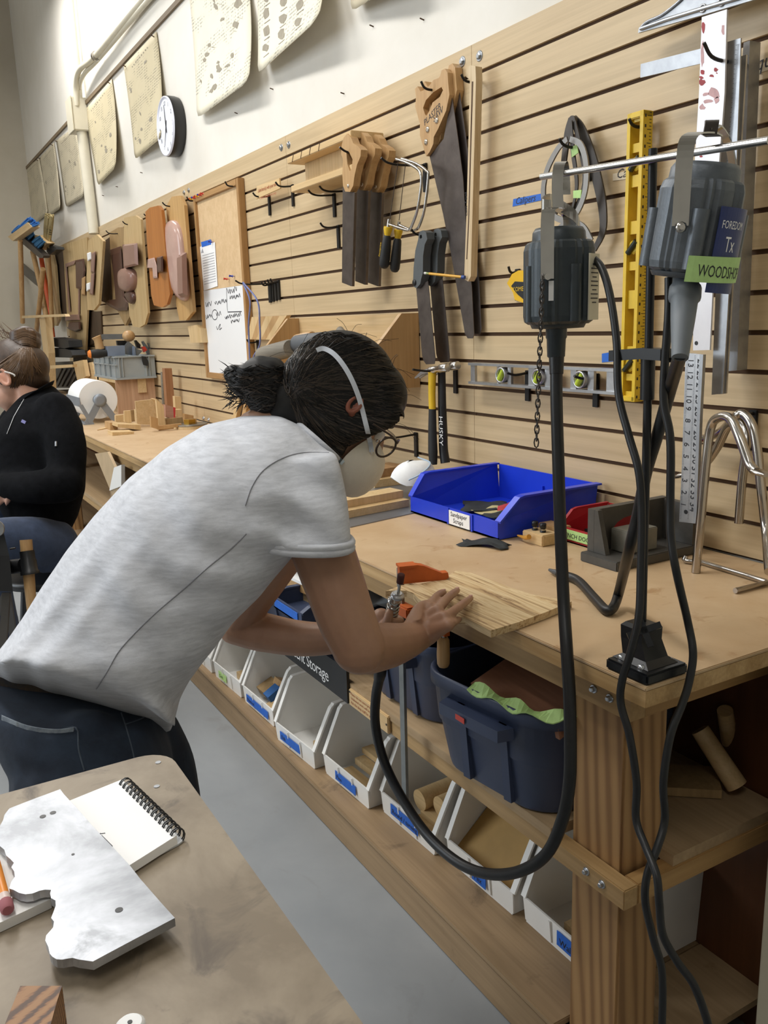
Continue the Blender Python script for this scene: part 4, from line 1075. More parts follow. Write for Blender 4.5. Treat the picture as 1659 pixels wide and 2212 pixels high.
S('orange_pole', MB().tube(corner([(568, 745), (640, 1200), (690, 1500), (730, 1840)], .13), .02, 10), plain('orange_paint', '#d25a2c', .45), 'orange pole leaning among the brooms', 'pole')
S('wooden_pole', MB().tube(corner([(590, 900), (560, 1250), (500, 1780)], .245), .02, 10), M_beech, 'plain wooden pole crossing behind the orange one', 'pole')
t = T('clothes_rack', 'pale wooden ladder shaped rack with cross rungs behind the seated person', 'rack', corner([(640, 2040)], .3)[0])
P('upright', MB().prism(corner([(540, 1580), (620, 1570), (668, 2060), (690, 2600), (625, 2600), (600, 2060)], .30), (0, .05, 0)), M_maplez, t)
P('rung', MB().prism(corner([(300, 1545), (890, 1520), (905, 1555), (300, 1580)], .32), (0, .03, 0)), M_maplez, t)
P('rung', MB().prism(corner([(690, 2230), (1000, 2215), (1000, 2255), (690, 2275)], .34), (0, .03, 0)), M_maplez, t)
P('brace', MB().prism(corner([(620, 1575), (650, 1575), (700, 2040), (670, 2040)], .27), (0, .03, 0)), M_maplez, t)
cB = cz(0, 680, 7.541)
def cornB(pts, off): return [hw(x, y, off) for x, y in cB(*pts)]
t = T('tool_bag', 'upper black bag on the corner shelf behind the rack', 'bag', cornB([(960, 520)], .2)[0], 'black bags in the corner')
P('body', MB().prism(cornB([(800, 385), (850, 372), (1110, 420), (1125, 530), (1050, 548), (815, 505)], .22), (0, .10, 0)), M_bgrip, t)
t = T('tool_bag', 'lower black bag under the upper one in the corner', 'bag', cornB([(960, 700)], .2)[0], 'black bags in the corner')
P('body', MB().prism(cornB([(820, 540), (1060, 556), (1150, 580), (1180, 660), (1160, 700), (830, 690)], .22), (0, .10, 0)), M_bgrip, t)
t = T('milk_crate', 'black plastic crate with diagonal grid beside the rack', 'crate', cornB([(1000, 1180)], .2)[0])
P('wall', MB().prism(cornB([(850, 775), (1180, 780), (1235, 1090), (1160, 1190), (880, 1190)], .16), (0, .12, 0)), M_black, t)
for k in range(5):
    x = 860 + k * 70; P('rib', MB().tube(cornB([(x + 10, 1160), (x + 150, 880)], .165), .006, 6), plain('crate_rib', '#3a3a3a', .5), t)
P('rim', MB().prism(cornB([(850, 770), (1190, 770), (1190, 800), (850, 800)], .18), (0, .14, 0)), M_black, t)
for k, (pts, off) in enumerate([([(1190, 770), (1350, 735), (1400, 1000), (1340, 1060), (1255, 1060)], .20), ([(1330, 800), (1490, 770), (1565, 1060), (1380, 1070)], .16)]):
    S('plywood_sheet', MB().prism(cornB(pts, off), (0, .03, 0)), [M_ply2, M_plyx][k], ['left pale panel leaning behind the paper roll', 'right tan panel leaning behind the paper roll'][k], 'panel')
S('brown_board', MB().prism(cornB([(1190, 590), (1345, 590), (1350, 760), (1195, 760)], .10), (0, .03, 0)), M_dark, 'brown board standing behind the largest pattern board', 'board')
S('dark_cabinet_back', MB().prism(cornB([(1385, -40), (1640, -60), (1660, 420), (1400, 520)], .012), (0, .01, 0)), M_dark, 'dark panel on the slats behind the boot board', 'panel')
# ------------------------------------------------------------------ flexible shaft stand on the bench corner
M_cast = plain('black_casting', '#1a1c1f', .33, .2, .15, 40)
M_motor = plain('motor_dark_enamel', '#3c4347', .38, .3, .12, 60, bump=.15, bscale=300)
M_motor2 = plain('motor_grey_enamel', '#5d6369', .42, .3, .15, 60, bump=.25, bscale=300)
M_rubber = plain('shaft_rubber', '#17181a', .42, 0, .2, 60)
M_chrome = plain('chromed_strap', '#b5b3af', .22, 1, .08, 30)
PX, PY = -.072, .06
st = T('tool_stand', 'black clamp stand with tall pole and steel crossbar on the bench corner', 'stand', (PX, PY, H))
b0 = MB().rbox((-.082, .004, H), (-.002, .086, H + .016), .003)
P('base_plate', b0, M_cast, st)
mb = MB(); sec = lambda w, d, z, cx=0, cy=0: [V(PX + .026 + cx + sx * w, PY - .014 + cy + sy * d, H + z) for sx, sy in ((-1, -1), (1, -1), (1, 1), (-1, 1))]
mb.loft([sec(.034, .030, .0165), sec(.022, .022, .024), sec(.020, .020, .045, -.012, .004), sec(.021, .020, .062, -.014, .006), sec(.016, .015, .066, -.016, .008)], smooth=False)
P('clamp_body', mb, M_cast, st)
kc = V(-.035, .030, H + .066)
kn = MB().lathe(kc, (.55, -.55, .35), [(-.012, .006), (.004, .006)], 10)
for k in range(4):
    a = k * math.pi / 2 + .4; ax = nrm((.55, -.55, .35)); u = nrm(np.cross(ax, (0, 0, 1))); w = np.cross(ax, u)
    kn.obox(kc + ax * .008 + (math.cos(a) * u + math.sin(a) * w) * .011, ax * .006, (math.cos(a) * u + math.sin(a) * w) * .013, (-math.sin(a) * u + math.cos(a) * w) * .0045)
P('clamp_knob', kn, M_cast, st)
for p in ((-.068, .022), (-.022, .070), (-.026, .018)):
    P('bolt', MB().lathe(V(p[0], p[1], H + .016), (0, 0, 1), [(0, .006), (.003, .0058), (.005, .003)], 10), M_zinc, st)
P('pole', MB().tube([(PX + .006, PY, H + .05), (PX, PY, 1.27), (PX - .005, PY, 1.53)], .0058, 12), plain('black_pole', '#212224', .4, .3), st)
P('pole_sleeve', MB().tube([(PX, PY, 1.205), (PX - .001, PY, 1.27)], .0098, 14), M_black, st)
zr = hy(1408, 345, PY)[2]
P('crossbar', MB().tube([hy(1170, 382, PY - .012), hy(1408, 344, PY - .012), hy(1662, 303, PY - .012)], .0048, 12), M_steel, st)
hb = MB().strip([hy(1328, 768, PY), hy(1395, 763, PY), hy(1440, 766, PY)], V(0, .012, 0), (0, 0, 1), .015)
P('handpiece_holder', hb, M_black, st)
arc = [hy(1440 + 22 * math.cos(a) + 10, 757 + 22 * math.sin(a), PY + .004) for a in np.linspace(2.2, .1, 9)]
P('handpiece_hook', MB().strip(arc, V(0, .010, 0), [nrm(p - hy(1450, 757, PY)) for p in arc], .005), M_black, st)

def motor(cx, cy, z0, z1, R, mat, label, tilt=None, sticker=None, spin=0.0, sq=None):
    """ribbed motor body standing on its axis; built upright then tilted"""
    c = V(cx, cy, z1); Mx = Matrix.Identity(3) if tilt is None else tilt
    def tr(mb): return shift(mb, lambda v: c + np.array(Mx @ Vector(v - c)))
    t = T('flex_shaft_motor', label, 'motor', V(cx, cy, z0), 'flexible shaft motors on the crossbar')
    n = 64; rings = []
    def prof(k, s=1.0):
        a = 2 * math.pi * k / n + spin; oc = math.cos(math.pi / 8) / math.cos(((a + math.pi / 8) % (math.pi / 4)) - math.pi / 8)
        r = R * (.55 + .45 * oc) * s
        if sq: b_ = a - spin; r = R * s * (abs(math.cos(b_)) ** sq + abs(math.sin(b_)) ** sq) ** (-1 / sq)
        if k % 8 in (3, 5): r -= R * .055
        return V(math.cos(a) * r, math.sin(a) * r, 0)
    for z, s in ((z0, .86), (z0 + .004, .97), (z0 + .012, 1), (z1 - .012, 1), (z1 - .003, .95), (z1, .88)):
        rings.append([V(cx, cy, z) + prof(k, s) for k in range(n)])
    P('housing', tr(MB().loft(rings, smooth=False)), mat, t)
    P('cap', tr(MB().lathe(V(cx, cy, z1 - .001), (0, 0, 1), [(0, R * .82), (.014, R * .8), (.02, R * .72), (.021, R * .3)], 32)), mat, t)
    P('end_plate', tr(MB().lathe(V(cx, cy, z0), (0, 0, -1), [(0, R * .86), (.006, R * .8), (.007, R * .3)], 32)), mat, t)
    for k in range(4):
        a = spin + math.pi / 2 * k + .25; q = V(math.cos(a) * R * .95, math.sin(a) * R * .95, 0)
        P('rib', tr(MB().tube([V(cx, cy, z0 + .004) + q, V(cx, cy, z1 - .035) + q], R * .2, 12)), mat, t)
    return t, tr
# left motor
ml = hy(1206, 610, PY - .012); R1 = .0485
zt1, zb1 = hy(1206, 522, ml[1])[2], hy(1206, 700, ml[1])[2]
m1, tr1 = motor(ml[0], ml[1], zb1, zt1, R1, M_motor, 'dark flexible shaft motor hanging at the left of the crossbar', spin=-.42, sq=3.4)
cx, cy = ml[0], ml[1]
vd = nrm(V(.86, -.5, 0)); sd = nrm(V(.5, .86, 0))      # toward the camera, and to the right of it
def mp(s, d, z): return V(cx, cy, z) + sd * s + vd * d
zh = hy(1215, 372, PY - .012)[2]
stp = []
for s in (-1, 1):
    stp = [mp(s * .026 - .0, .050 * (1 if s < 0 else -1), zt1 - .055), mp(s * .026, .049 * (1 if s < 0 else -1), zt1 + .028), mp(s * .020, .040 * (1 if s < 0 else -1), zt1 + .042), mp(0, 0, zt1 + .046)]
    P('bail', MB().strip(bez(stp, 5), sd * .0095, [vd] * 11 + [V(0, 0, 1)] * 5, .002), M_chrome, m1)
P('hanger', MB().strip(bez([mp(-.004, .012, zt1 + .045), mp(-.006, .014, zh - .02), mp(-.004, .012, zh + .006), mp(.004, -.004, zh + .016), mp(.010, -.018, zh + .004), mp(.012, -.018, zh - .028)], 5), sd * .008, vd, .002), M_chrome, m1)
P('strap_loop', MB().strip(bez([mp(-.018, .03, zt1 + .046), mp(-.03, .02, zt1 + .05), mp(-.012, -.01, zt1 + .06), mp(.01, -.02, zt1 + .05), mp(.03, -.01, zt1 + .03), mp(.04, -.03, zt1 - .01)], 5), V(0, 0, .009), vd, .002), M_chrome, m1)
pl = MB(); u = nrm(sd * .8 + vd * .6); w = nrm(np.cross(u, (0, 0, 1)))
pc = V(cx, cy, (zt1 + zb1) / 2 - .008) + u * (R1 * 1.16)
pl.obox(pc, w * .017, u * .001, V(0, 0, .047)); P('rating_plate', pl, plain('cream_plate', '#cfc9b4', .5), m1)
ln = MB()
for k in range(10): ln.obox(pc + u * .0013 + V(0, 0, .032 - k * .006), w * (.012 if k % 3 else .007), u * .0002, V(0, 0, .0008))
P('plate_print', ln, M_ink, m1, kind='stuff')
P('sticker', MB().obox(mp(-.018, R1 * .99, (zt1 + zb1) / 2 - .012), sd * .0055, vd * .0006, V(0, 0, .014)), M_white, m1)
P('strap_screw', MB().lathe(mp(-.026, .0515, zt1 - .052), vd, [(0, .005), (.004, .005)], 8), M_steel, m1)
zn = hy(1202, 770, cy)[2]
P('nozzle', MB().lathe(V(cx - .003, cy, zb1), (0, 0, -1), [(0, .016), (.020, .016), (.022, .0145), (zb1 - zn, .0135), (zb1 - zn + .003, .010)], 18), M_motor, m1)
# chain
ch = T('steel_chain', 'thin steel chain hanging from the left motor', 'chain', hy(1158, 970, cy - .03))
n = 26
for i in range(n):
    v0 = i / n; px = 1172 - 14 * v0; py = 604 + 366 * v0; c = hd(px, py, depth(ml) - .062 + .01 * v0)
    a = (0, 1)[i % 2]; ux = sd if a else vd
    ring = [c + ux * .0032 * math.cos(q) + V(0, 0, 1) * .0074 * math.sin(q) for q in np.linspace(0, 2 * math.pi, 9)[:-1]]
    P('link', MB().tube(ring, .0011, 5, closed=True), M_iron, ch)
# right motor, tilted
mr = hy(1516, 490, PY - .012); R2 = .0515
zt2, zb2_ = hy(1516, 392, mr[1])[2], hy(1516, 590, mr[1])[2]
TL = Matrix.Rotation(math.radians(-7), 3, Vector(np.cross(sd, (0, 0, 1)))) @ Matrix.Rotation(math.radians(5), 3, Vector(sd))
m2, tr2 = motor(mr[0], mr[1], zb2_, zt2, R2, M_motor2, 'grey flexible shaft motor with blue label and green tape', tilt=TL, spin=.55)
cx, cy = mr[0], mr[1]
P('bail', MB().strip(bez([mp(-.040, .040, zt2 - .055), mp(-.038, .040, zt2 + .02), mp(-.030, .032, zt2 + .046), mp(-.005, .014, zt2 + .052), mp(.008, .005, zt2 + .050)], 5), sd * .010, [nrm(vd - sd * .3)] * 12 + [V(0, 0, 1)] * 9, .002), M_chrome, m2)
P('bail', MB().strip(bez([mp(.0, .006, zt2 + .056), mp(.018, -.01, zt2 + .062), mp(.036, -.025, zt2 + .048), mp(.044, -.025, zt2 + .02), mp(.044, -.02, zt2 - .01)], 5), vd * .010, [V(0, 0, 1)] * 9 + [sd] * 12, .002), M_chrome, m2)
P('hanger', MB().strip(bez([mp(.0, .012, zt2 + .05), mp(.002, .012, zt2 + .064), mp(.006, 0, zt2 + .068), mp(.01, -.012, zt2 + .06)], 5), sd * .008, vd, .003), M_iron, m2)
P('strap_screw', MB().lathe(mp(-.040, .042, zt2 - .057), vd, [(0, .0065), (.004, .0065), (.005, .003)], 8), M_steel, m2)
def cyl(phi, z, r): return V(cx, cy, z) + (vd * math.cos(phi) + sd * math.sin(phi)) * r
def wrap(p0, p1, z0, z1, r, th=.0012, n=12, skew=0.0):
    mb = MB(); q = []
    for i in range(n + 1):
        p = p0 + (p1 - p0) * i / n; s_ = skew * i / n
        q.append([cyl(p, z0 + s_, r), cyl(p, z1 + s_, r), cyl(p, z1 + s_, r + th), cyl(p, z0 + s_, r + th)])
    mb.loft(q, smooth=False); return mb
def wraptext(s_, p0, z, size, r):
    mb = text(s_, (0, 0, 0), (1, 0, 0), (0, 1, 0), size); return shift(mb, lambda v: cyl(p0 + v[0] * .60 / r, z + v[1], r))
RL = R2 * 1.075
lab = P('brand_label', tr2(wrap(.14, 1.06, zt2 - .128, zt2 - .030, RL)), plain('label_blue', '#26356b', .35, 0, .1, 40), m2)
P('lettering', tr2(wraptext('FOREDOM', .22, zt2 - .054, .0130, RL + .0014)), M_white, lab)
P('lettering', tr2(wraptext('Tx', .38, zt2 - .080, .025, RL + .0014)), M_white, lab)
gt = P('green_tape', tr2(wrap(-.34, 1.12, zt2 - .118, zt2 - .088, RL + .003, skew=.004)), M_green_tape, m2)
P('lettering', tr2(wraptext('WOODSHOP', -.12, zt2 - .110, .0195, RL + .0045)), M_ink, gt)
nz0 = np.array(TL @ Vector((0, 0, zb2_ - zt2))) + V(cx, cy, zt2)
nd = nrm(hd(1470, 758, depth(mr) - .02) - nz0)
P('nozzle', MB().lathe(nz0, nd, [(0, .016), (.022, .016), (.024, .0195), (.038, .0195), (.040, .0165), (.07, .0145), (.105, .0115), (.125, .0100)], 18), plain('nozzle_grey', '#6f757a', .5, 0, .1), m2)

# shafts and cables
def cable(name, pts, r, label, cat, mat=None, group=None, n=8):
    p = bez(pts, n); return S(name, MB().tube(p, r, 12), mat or M_rubber, label, cat, base=min(p, key=lambda q: q[2]), group=group)
e1 = hy(1202, 771, ml[1])
shaft_pts = [e1 + V(0, 0, .004)] + [hy(*q) for q in ((1202, 860, .040), (1206, 1000, .030), (1210, 1130, .018), (1217, 1290, .0), (1224, 1400, -.022), (1230, 1500, -.034), (1232, 1600, -.044), (1230, 1690, -.052), (1215, 1770, -.060), (1180, 1845, -.068), (1120, 1883, -.075), (1050, 1887, -.08), (985, 1860, -.085), (920, 1800, -.09), (865, 1718, -.095), (828, 1640, -.10), (811, 1565, -.105), (812, 1505, -.108), (820, 1462, -.11))]
fs = T('flex_shaft', 'black flexible shaft looping from the left motor down to the hand tool', 'flexible shaft', shaft_pts[-9])
nn_ = len(bez(shaft_pts, 8)); rr_ = [.0095] * nn_
P('sheath', MB().tube(bez(shaft_pts, 8), rr_, 14), M_rubber, fs)
P('collar', MB().tube([shaft_pts[0] + V(0, 0, .002), shaft_pts[0] + (shaft_pts[1] - shaft_pts[0]) * .45], [.012, .0105], 14), M_rubber, fs)
hpb = hy(822, 1450, -.11); hpt = hy(861, 1250, -.118)
P('ferrule', MB().lathe(hpb - nrm(hpt - hpb) * .02, hpt - hpb, [(0, .0105), (.014, .012), (.03, .0115), (.034, .009)], 14), M_black, fs)
q0 = nz0 + nd * .12
sh2 = [q0] + [hy(*q) for q in ((1448, 840, .06), (1420, 940, .075), (1396, 1020, .085), (1378, 1110, .09), (1356, 1200, .095))] + [hz(1338, 1275, H + .035), hz(1326, 1310, H + .014), hz(1310, 1318, H + .010), hz(1284, 1292, H + .0095), hz(1250, 1255, H + .0095), hz(1222, 1243, H + .0095), hz(1206, 1238, H + .0095)]
f2 = T('flex_shaft', 'black flexible shaft curling from the right motor onto the bench', 'flexible shaft', sh2[-3])
P('sheath', MB().tube(bez(sh2, 8), .0085, 14), M_rubber, f2)
P('tip', MB().tube([sh2[-1], hz(1196, 1235, H + .009), hz(1187, 1231, H + .008)], [.0075, .005, .003], 10), plain('grey_tip', '#575b5f', .4, .5), f2)
c1p = [hy(1279, 556, .075), hy(1300, 580, .07), hy(1318, 640, .06), hy(1332, 740, .05), hy(1336, 850, .04), hy(1358, 940, .035), hy(1380, 1020, .032), hy(1386, 1110, .03), hy(1384, 1230, .02), hy(1380, 1330, .006), hy(1362, 1410, -.006), hy(1344, 1470, -.013), hy(1341, 1520, -.014), hy(1360, 1590, -.014), hy(1375, 1690, -.012), hy(1374, 1770, -.012), hy(1395, 1830, -.022), hy(1418, 1890, -.035), hy(1424, 1950, -.04), hy(1432, 2020, -.03), hy(1465, 2080, -.02), hy(1500, 2130, -.01), hy(1530, 2215, 0), hy(1545, 2300, .01)]
cable('power_cable', c1p, .0056, 'black power cable from the left motor ending lower right', 'cable', n=8)
c2p = [hy(1445, 600, .055), hy(1444, 680, .05), hy(1436, 790, .05), hy(1434, 870, .05), hy(1448, 950, .05), hy(1448, 1080, .05), hy(1449, 1160, .045), hy(1462, 1240, .045), hx(1485, 1340, -.005), hx(1497, 1410, .010), hx(1489, 1470, .014), hx(1474, 1520, .016), hx(1448, 1590, .018), hx(1433, 1690, .02), hx(1436, 1770, .022), hx(1420, 1830, .03), hx(1398, 1890, .035), hx(1394, 1950, .04), hx(1412, 2030, .04), hx(1430, 2100, .04), hx(1430, 2215, .04), hx(1425, 2300, .04)]
cable('power_cable', c2p, .0056, 'black power cable from the right motor hanging past the bench end', 'cable')

# tape measure behind the left motor
tm = T('tape_measure', 'yellow tape measure hooked on the slats behind the left motor', 'tape measure', hw(1115, 650, .05))
P('case', wp([(1095, 612), (1106, 592), (1120, 584), (1150, 586), (1155, 652), (1130, 654), (1112, 648), (1108, 632)], .055, .045), plain('tape_yellow', '#e2b21a', .35, 0, .06), tm)
P('side_label', wp([(1104, 618), (1112, 608), (1148, 610), (1148, 642), (1130, 646), (1118, 636)], .057, .003), M_black, tm)
P('lettering', text('KOMELON', hw(1107, 630, .0605), (1, 0, 0), (0, 0, 1), .016), M_yellow, tm)
hook(1118, 586, 'black hook hidden behind the yellow tape measure', L=.03)

# ------------------------------------------------------------------ on the bench
def hopper(name, label, x0, x1, y0, y1, zb, hf, hb, mat, th=.004, slope=.25, lip=.008, group=None, flare=.0):
    """open-front stacking bin: low front, high back, sides that slope up from the front"""
    t = T(name, label, 'bin', V((x0 + x1) / 2, (y0 + y1) / 2, zb), group)
    ys = y0 + (y1 - y0) * slope
    i0, i1 = x0 + flare, x1 - flare
    P('floor', MB().box((i0, y0, zb), (i1, y1, zb + th)), mat, t)
    P('front', MB().box((i0, y0, zb), (i1, y0 + th, zb + hf)), mat, t)
    P('back', MB().box((i0, y1 - th, zb), (i1, y1, zb + hb)), mat, t)
    for x, xo in ((i0, x0), (i1, x1)):
        d = th if xo == x0 else -th
        P('side', MB().prism([(x, y0 + th, zb), (x, y0 + th, zb + hf), (xo, ys, zb + hb), (xo, y1 - th, zb + hb), (x, y1 - th, zb)], (d, 0, 0)), mat, t)
        rim = [V(x, y0, zb + hf), V(xo, ys, zb + hb), V(xo, y1, zb + hb)]
        P('rim', MB().strip([rim[0], rim[1] - V(0, .006, .003), rim[1] + V(0, .008, 0), rim[2]], V(lip if xo == x1 else -lip, 0, 0), V(0, -.3, 1), th * 1.2), mat, t)
    return t
M_blue = plain('blue_bin_plastic', '#1f3fd0', .32, 0, .08, 8)
bb = hopper('parts_bin', 'large bright blue bin of sandpaper scraps on the bench', -1.15, -.748, .332, .632, H + .002, .042, .098, M_blue, .004, .18, .010, flare=.012)
P('front_rib', MB().box((-.962, .329, H + .003), (-.956, .332, H + .044)), M_blue, bb)
P('front_rib', MB().box((-.862, .329, H + .003), (-.856, .332, H + .044)), M_blue, bb)
for k in range(3): P('side_rib', MB().box((-.7625, .40, H + .034 + .018 * k), (-.7565, .60, H + .0365 + .018 * k)), M_blue, bb)
P('back_rib', MB().box((-.95, .622, H + .02), (-.945, .629, H + .065)), M_blue, bb); P('back_rib', MB().box((-.87, .622, H + .02), (-.865, .629, H + .055)), M_blue, bb)
lb = P('paper_label', MB().box((-.953, .3285, H + .005), (-.866, .3305, H + .040)), M_white, bb)
P('lettering', text('Sandpaper', (-.946, .328, H + .0265), (1, 0, 0), (0, 0, 1), .0165, font_shear=.1), M_ink, lb)
P('lettering', text('Scraps', (-.935, .328, H + .011), (1, 0, 0), (0, 0, 1), .0165, font_shear=.1), M_ink, lb)
def crumple(cx, cy, w, d, z, seed, amp=.01, rot=0., n=9):
    r = random.Random(seed); mb = MB(); ph = [r.random() * 6 for _ in range(6)]; g = []
    for j in range(n + 1):
        for i in range(n + 1):
            u, v = i / n - .5, j / n - .5; x = u * w; y = v * d
            hh = amp * (.5 + .25 * math.sin(9 * u + ph[0]) + .25 * math.sin(8 * v + 5 * u + ph[1]) + .2 * math.sin(13 * (u - v) + ph[2]))
            x += amp * .6 * math.sin(7 * v + ph[3]); y += amp * .6 * math.sin(7 * u + ph[4])
            g.append(V(cx + x * math.cos(rot) - y * math.sin(rot), cy + x * math.sin(rot) + y * math.cos(rot), z + max(hh, 0)))
    N = (n + 1) ** 2; fs = []
    for j in range(n):
        for i in range(n):
            a = j * (n + 1) + i; fs += [(a, a + 1, a + n + 2, a + n + 1), (N + a, N + a + n + 1, N + a + n + 2, N + a + 1)]
    for i in range(n):
        for a, b in ((i, i + 1), (n * (n + 1) + i + 1, n * (n + 1) + i), ((i + 1) * (n + 1), i * (n + 1)), (i * (n + 1) + n, (i + 1) * (n + 1) + n)): fs.append((b, a, N + a, N + b))
    mb.add(g + [p - V(0, 0, .0008) for p in g], fs, True); return mb
M_sandred = plain('red_sandpaper', '#a83036', .85, 0, .15, 60, bump=.4, bscale=500); M_sandblk = plain('black_sandpaper', '#2c2f30', .85, 0, .15, 60, bump=.4, bscale=500); M_sandyel = plain('straw_sandpaper', '#b7ab7c', .85, 0, .15, 60)
for i, (x, y, w, d, z, m, l) in enumerate([(-.93, .50, .16, .13, .010, M_sandyel, 'straw coloured sandpaper scrap at the bottom of the blue bin'), (-.86, .48, .15, .11, .018, M_sandblk, 'black sandpaper scrap in the blue bin'), (-.88, .52, .14, .10, .030, M_sandred, 'red sandpaper scrap on top in the blue bin'), (-1.03, .50, .12, .12, .010, M_sandblk, 'dark sandpaper scrap deep in the left of the blue bin')]):
    S('sandpaper_scrap', crumple(x, y, w, d, H + z, i + 3, .008, .3 * i), m, l, 'sandpaper', 'sandpaper scraps')
S('sandpaper_scrap', crumple(-.745, .285, .11, .055, H + .001, 21, .010, .55), M_sandblk, 'dark crumpled sandpaper sheet in front of the blue bin', 'sandpaper', 'sandpaper scraps')
M_redbin = plain('red_bin_plastic', '#a5262e', .35, 0, .08, 10)
rb = hopper('parts_bin', 'small red bin with green tape labelled for bench dogs', -.685, -.575, .450, .60, H, .034, .068, M_redbin, .003, .3, .004, flare=.004)
gt = P('green_tape', MB().box((-.672, .4475, H + .008), (-.590, .4497, H + .030)), M_green_tape, rb)
P('lettering', text('BENCH DOGS', (-.670, .447, H + .013), (1, 0, 0), (0, 0, 1), .0145, font_shear=.1), M_ink, gt)
S('bench_dog', MB().box((-.655, .50, H + .0035), (-.60, .53, H + .024)), M_black, 'black bench dog lying inside the red bin', 'bench dog')
# small block with two cutters
cbk = T('cutter_block', 'small wooden block holding two black cutters right of the blue bin', 'tool holder', (-.69, .40, H))
P('block', MB().rbox((-.725, .375, H), (-.655, .425, H + .026), .002), M_maple, cbk)
P('step', MB().rbox((-.735, .43, H), (-.665, .47, H + .034), .002), M_beech, cbk)
for x in (-.708, -.680):
    cu = P('cutter', MB().lathe((x, .398, H + .026), (0, 0, 1), [(0, .007), (.004, .007), (.005, .005), (.009, .005), (.010, .0075), (.020, .0075), (.021, .006)], 14), M_black, cbk)
    P('band', MB().lathe((x, .398, H + .031), (0, 0, 1), [(0, .0058), (.003, .0058)], 14), M_steel, cu)
S('sharpener_shaving', MB().tube([(-.735, .37, H + .012), (-.70, .365, H + .014), (-.685, .362, H + .02)], [.002, .005, .006], 8), plain('amber', '#c98f35', .4), 'amber pencil stub lying against the cutter block', 'pencil stub')
# cast iron angle plate
M_ironc = plain('grey_cast_iron', '#514f4b', .5, .35, .2, 25, bump=.2, bscale=120); M_dusty = plain('dusty_iron', '#7b796f', .6, .2, .2, 20)
ap = T('angle_plate', 'dark cast iron angle plate with arched window on the bench', 'angle plate', (-.47, .48, H))
P('base', MB().rbox((-.525, .366, H), (-.420, .602, H + .020), .002), M_ironc, ap)
W = [(.384, H + .020), (.384, .930), (.602, .930), (.602, H + .020)]
win = [(.42, H + .021)] + [(.49 + .055 * math.cos(a), .875 + .028 * math.sin(a)) for a in np.linspace(math.pi, 0, 9)] + [(.56, H + .021)]
wall_o = [(.384, H + .0205), (.384, .930), (.602, .930), (.602, H + .0205), (.545, H + .0205)] + [(.49 + .055 * math.cos(a), .872 + .032 * math.sin(a)) for a in np.linspace(0, math.pi, 9)] + [(.435, H + .0205)]
P('wall', MB().prism([(-.505, y, z) for y, z in wall_o], (-.018, 0, 0)), M_ironc, ap)
P('web', MB().prism([(-.5045, .602, H + .0205), (-.5045, .602, .928), (-.423, .602, .925), (-.423, .602, H + .0205)], (0, -.016, 0)), M_ironc, ap)
P('front_rib', MB().prism([(-.5045, .384, H + .0205), (-.5045, .384, .93), (-.495, .384, .93), (-.47, .384, H + .0205)], (0, .012, 0)), M_ironc, ap)
S('iron_block', MB().rbox((-.498, .425, H + .0205), (-.447, .508, H + .068), .002), M_dusty, 'dusty iron block resting on the angle plate base', 'iron block')

# board being worked on, with clamp
def spalt():
    m, nt, b = _new('spalted_board'); co = _co(nt, (3.0, 42, 42), (0, 0, .12)); n = _noise(nt, co, 1.2, 5, .6, 1.0)
    c = _ramp(nt, n, [(.30, hexc('#6e5238')), (.40, hexc('#bfa276')), (.50, hexc('#d8c299')), (.58, hexc('#c4a679')), (.63, hexc('#8a6a48')), (.68, hexc('#d2ba8e')), (.78, hexc('#77593c'))])
    nt.links.new(c, b.inputs['Base Color']); b.inputs['Roughness'].default_value = .55; MATS['spalt'] = m; return m
ZB = H + .013
bpx = [(833, 1277), (868, 1264), (905, 1262), (935, 1255), (960, 1250), (985, 1232), (1020, 1238), (1060, 1252), (1100, 1268), (1150, 1284), (1235, 1299), (1180, 1322), (1120, 1344), (1060, 1362), (1036, 1350), (1005, 1334), (985, 1332), (962, 1322), (940, 1312), (920, 1305), (904, 1293), (892, 1281), (878, 1276), (855, 1275)]
wbz = [hz(x, y, ZB) for x, y in bpx]
S('wood_board', MB().prism(wbz, (0, 0, -.012)), spalt(), 'spalted wooden board with a notched edge clamped to the bench', 'board')
M_orangec = plain('clamp_orange', '#b9581c', .5, 0, .2, 20)
cl = T('bar_clamp', 'orange jawed bar clamp with wooden handle gripping the board', 'clamp', hy(850, 1742, -.02))
yj = -.018; xc = hy(882, 1290, yj)[0]
bar_t, bar_b = V(xc, yj, .865), hy(852, 1740, yj)
xb_ = hy(872, 1500, yj)[0]
P('bar', MB().obox((V(xb_, yj, H + .028) + V(xb_ - .005, yj, .325)) / 2, (.0085, 0, 0), (0, .0032, 0), (V(xb_, yj, H + .028) - V(xb_ - .005, yj, .325)) / 2), plain('galvanised_bar', '#8b8f8f', .4, .8, .15, 30), cl)
j0, j1 = hz(868, 1262, ZB), hz(968, 1252, ZB)
jd = j1 - j0; jd[2] = 0; L = np.linalg.norm(jd); jd = nrm(jd); jn = V(-jd[1], jd[0], 0)
js = [(-.004, .0), (-.004, .032), (.03, .036), (.05, .032), (.092, .014), (.105, .014), (.107, .004), (.10, .0)]
P('upper_jaw', MB().prism([j0 + jd * (u * L / .105) + V(0, 0, z) for u, z in js], jn * .018), M_orangec, cl)
P('jaw_flange', MB().obox(j0 + jd * .012 + jn * .009 + V(0, 0, .034), jd * .017, jn * .014, V(0, 0, .0022)), M_orangec, cl)
P('lower_jaw', MB().rbox(V(xb_ - .014, yj - .012, .755), V(xb_ + .040, yj + .012, .778), .003), M_orangec, cl)
P('lower_arm', MB().box(V(xb_ + .0405, yj - .006, .757), V(xb_ + .16, yj + .006, .772)), M_orangec, cl)
xh = hy(958, 1400, yj)[0]
P('screw', MB().tube([(xh, yj, .79), (xh, yj, .745)], .006, 10), M_steel, cl)
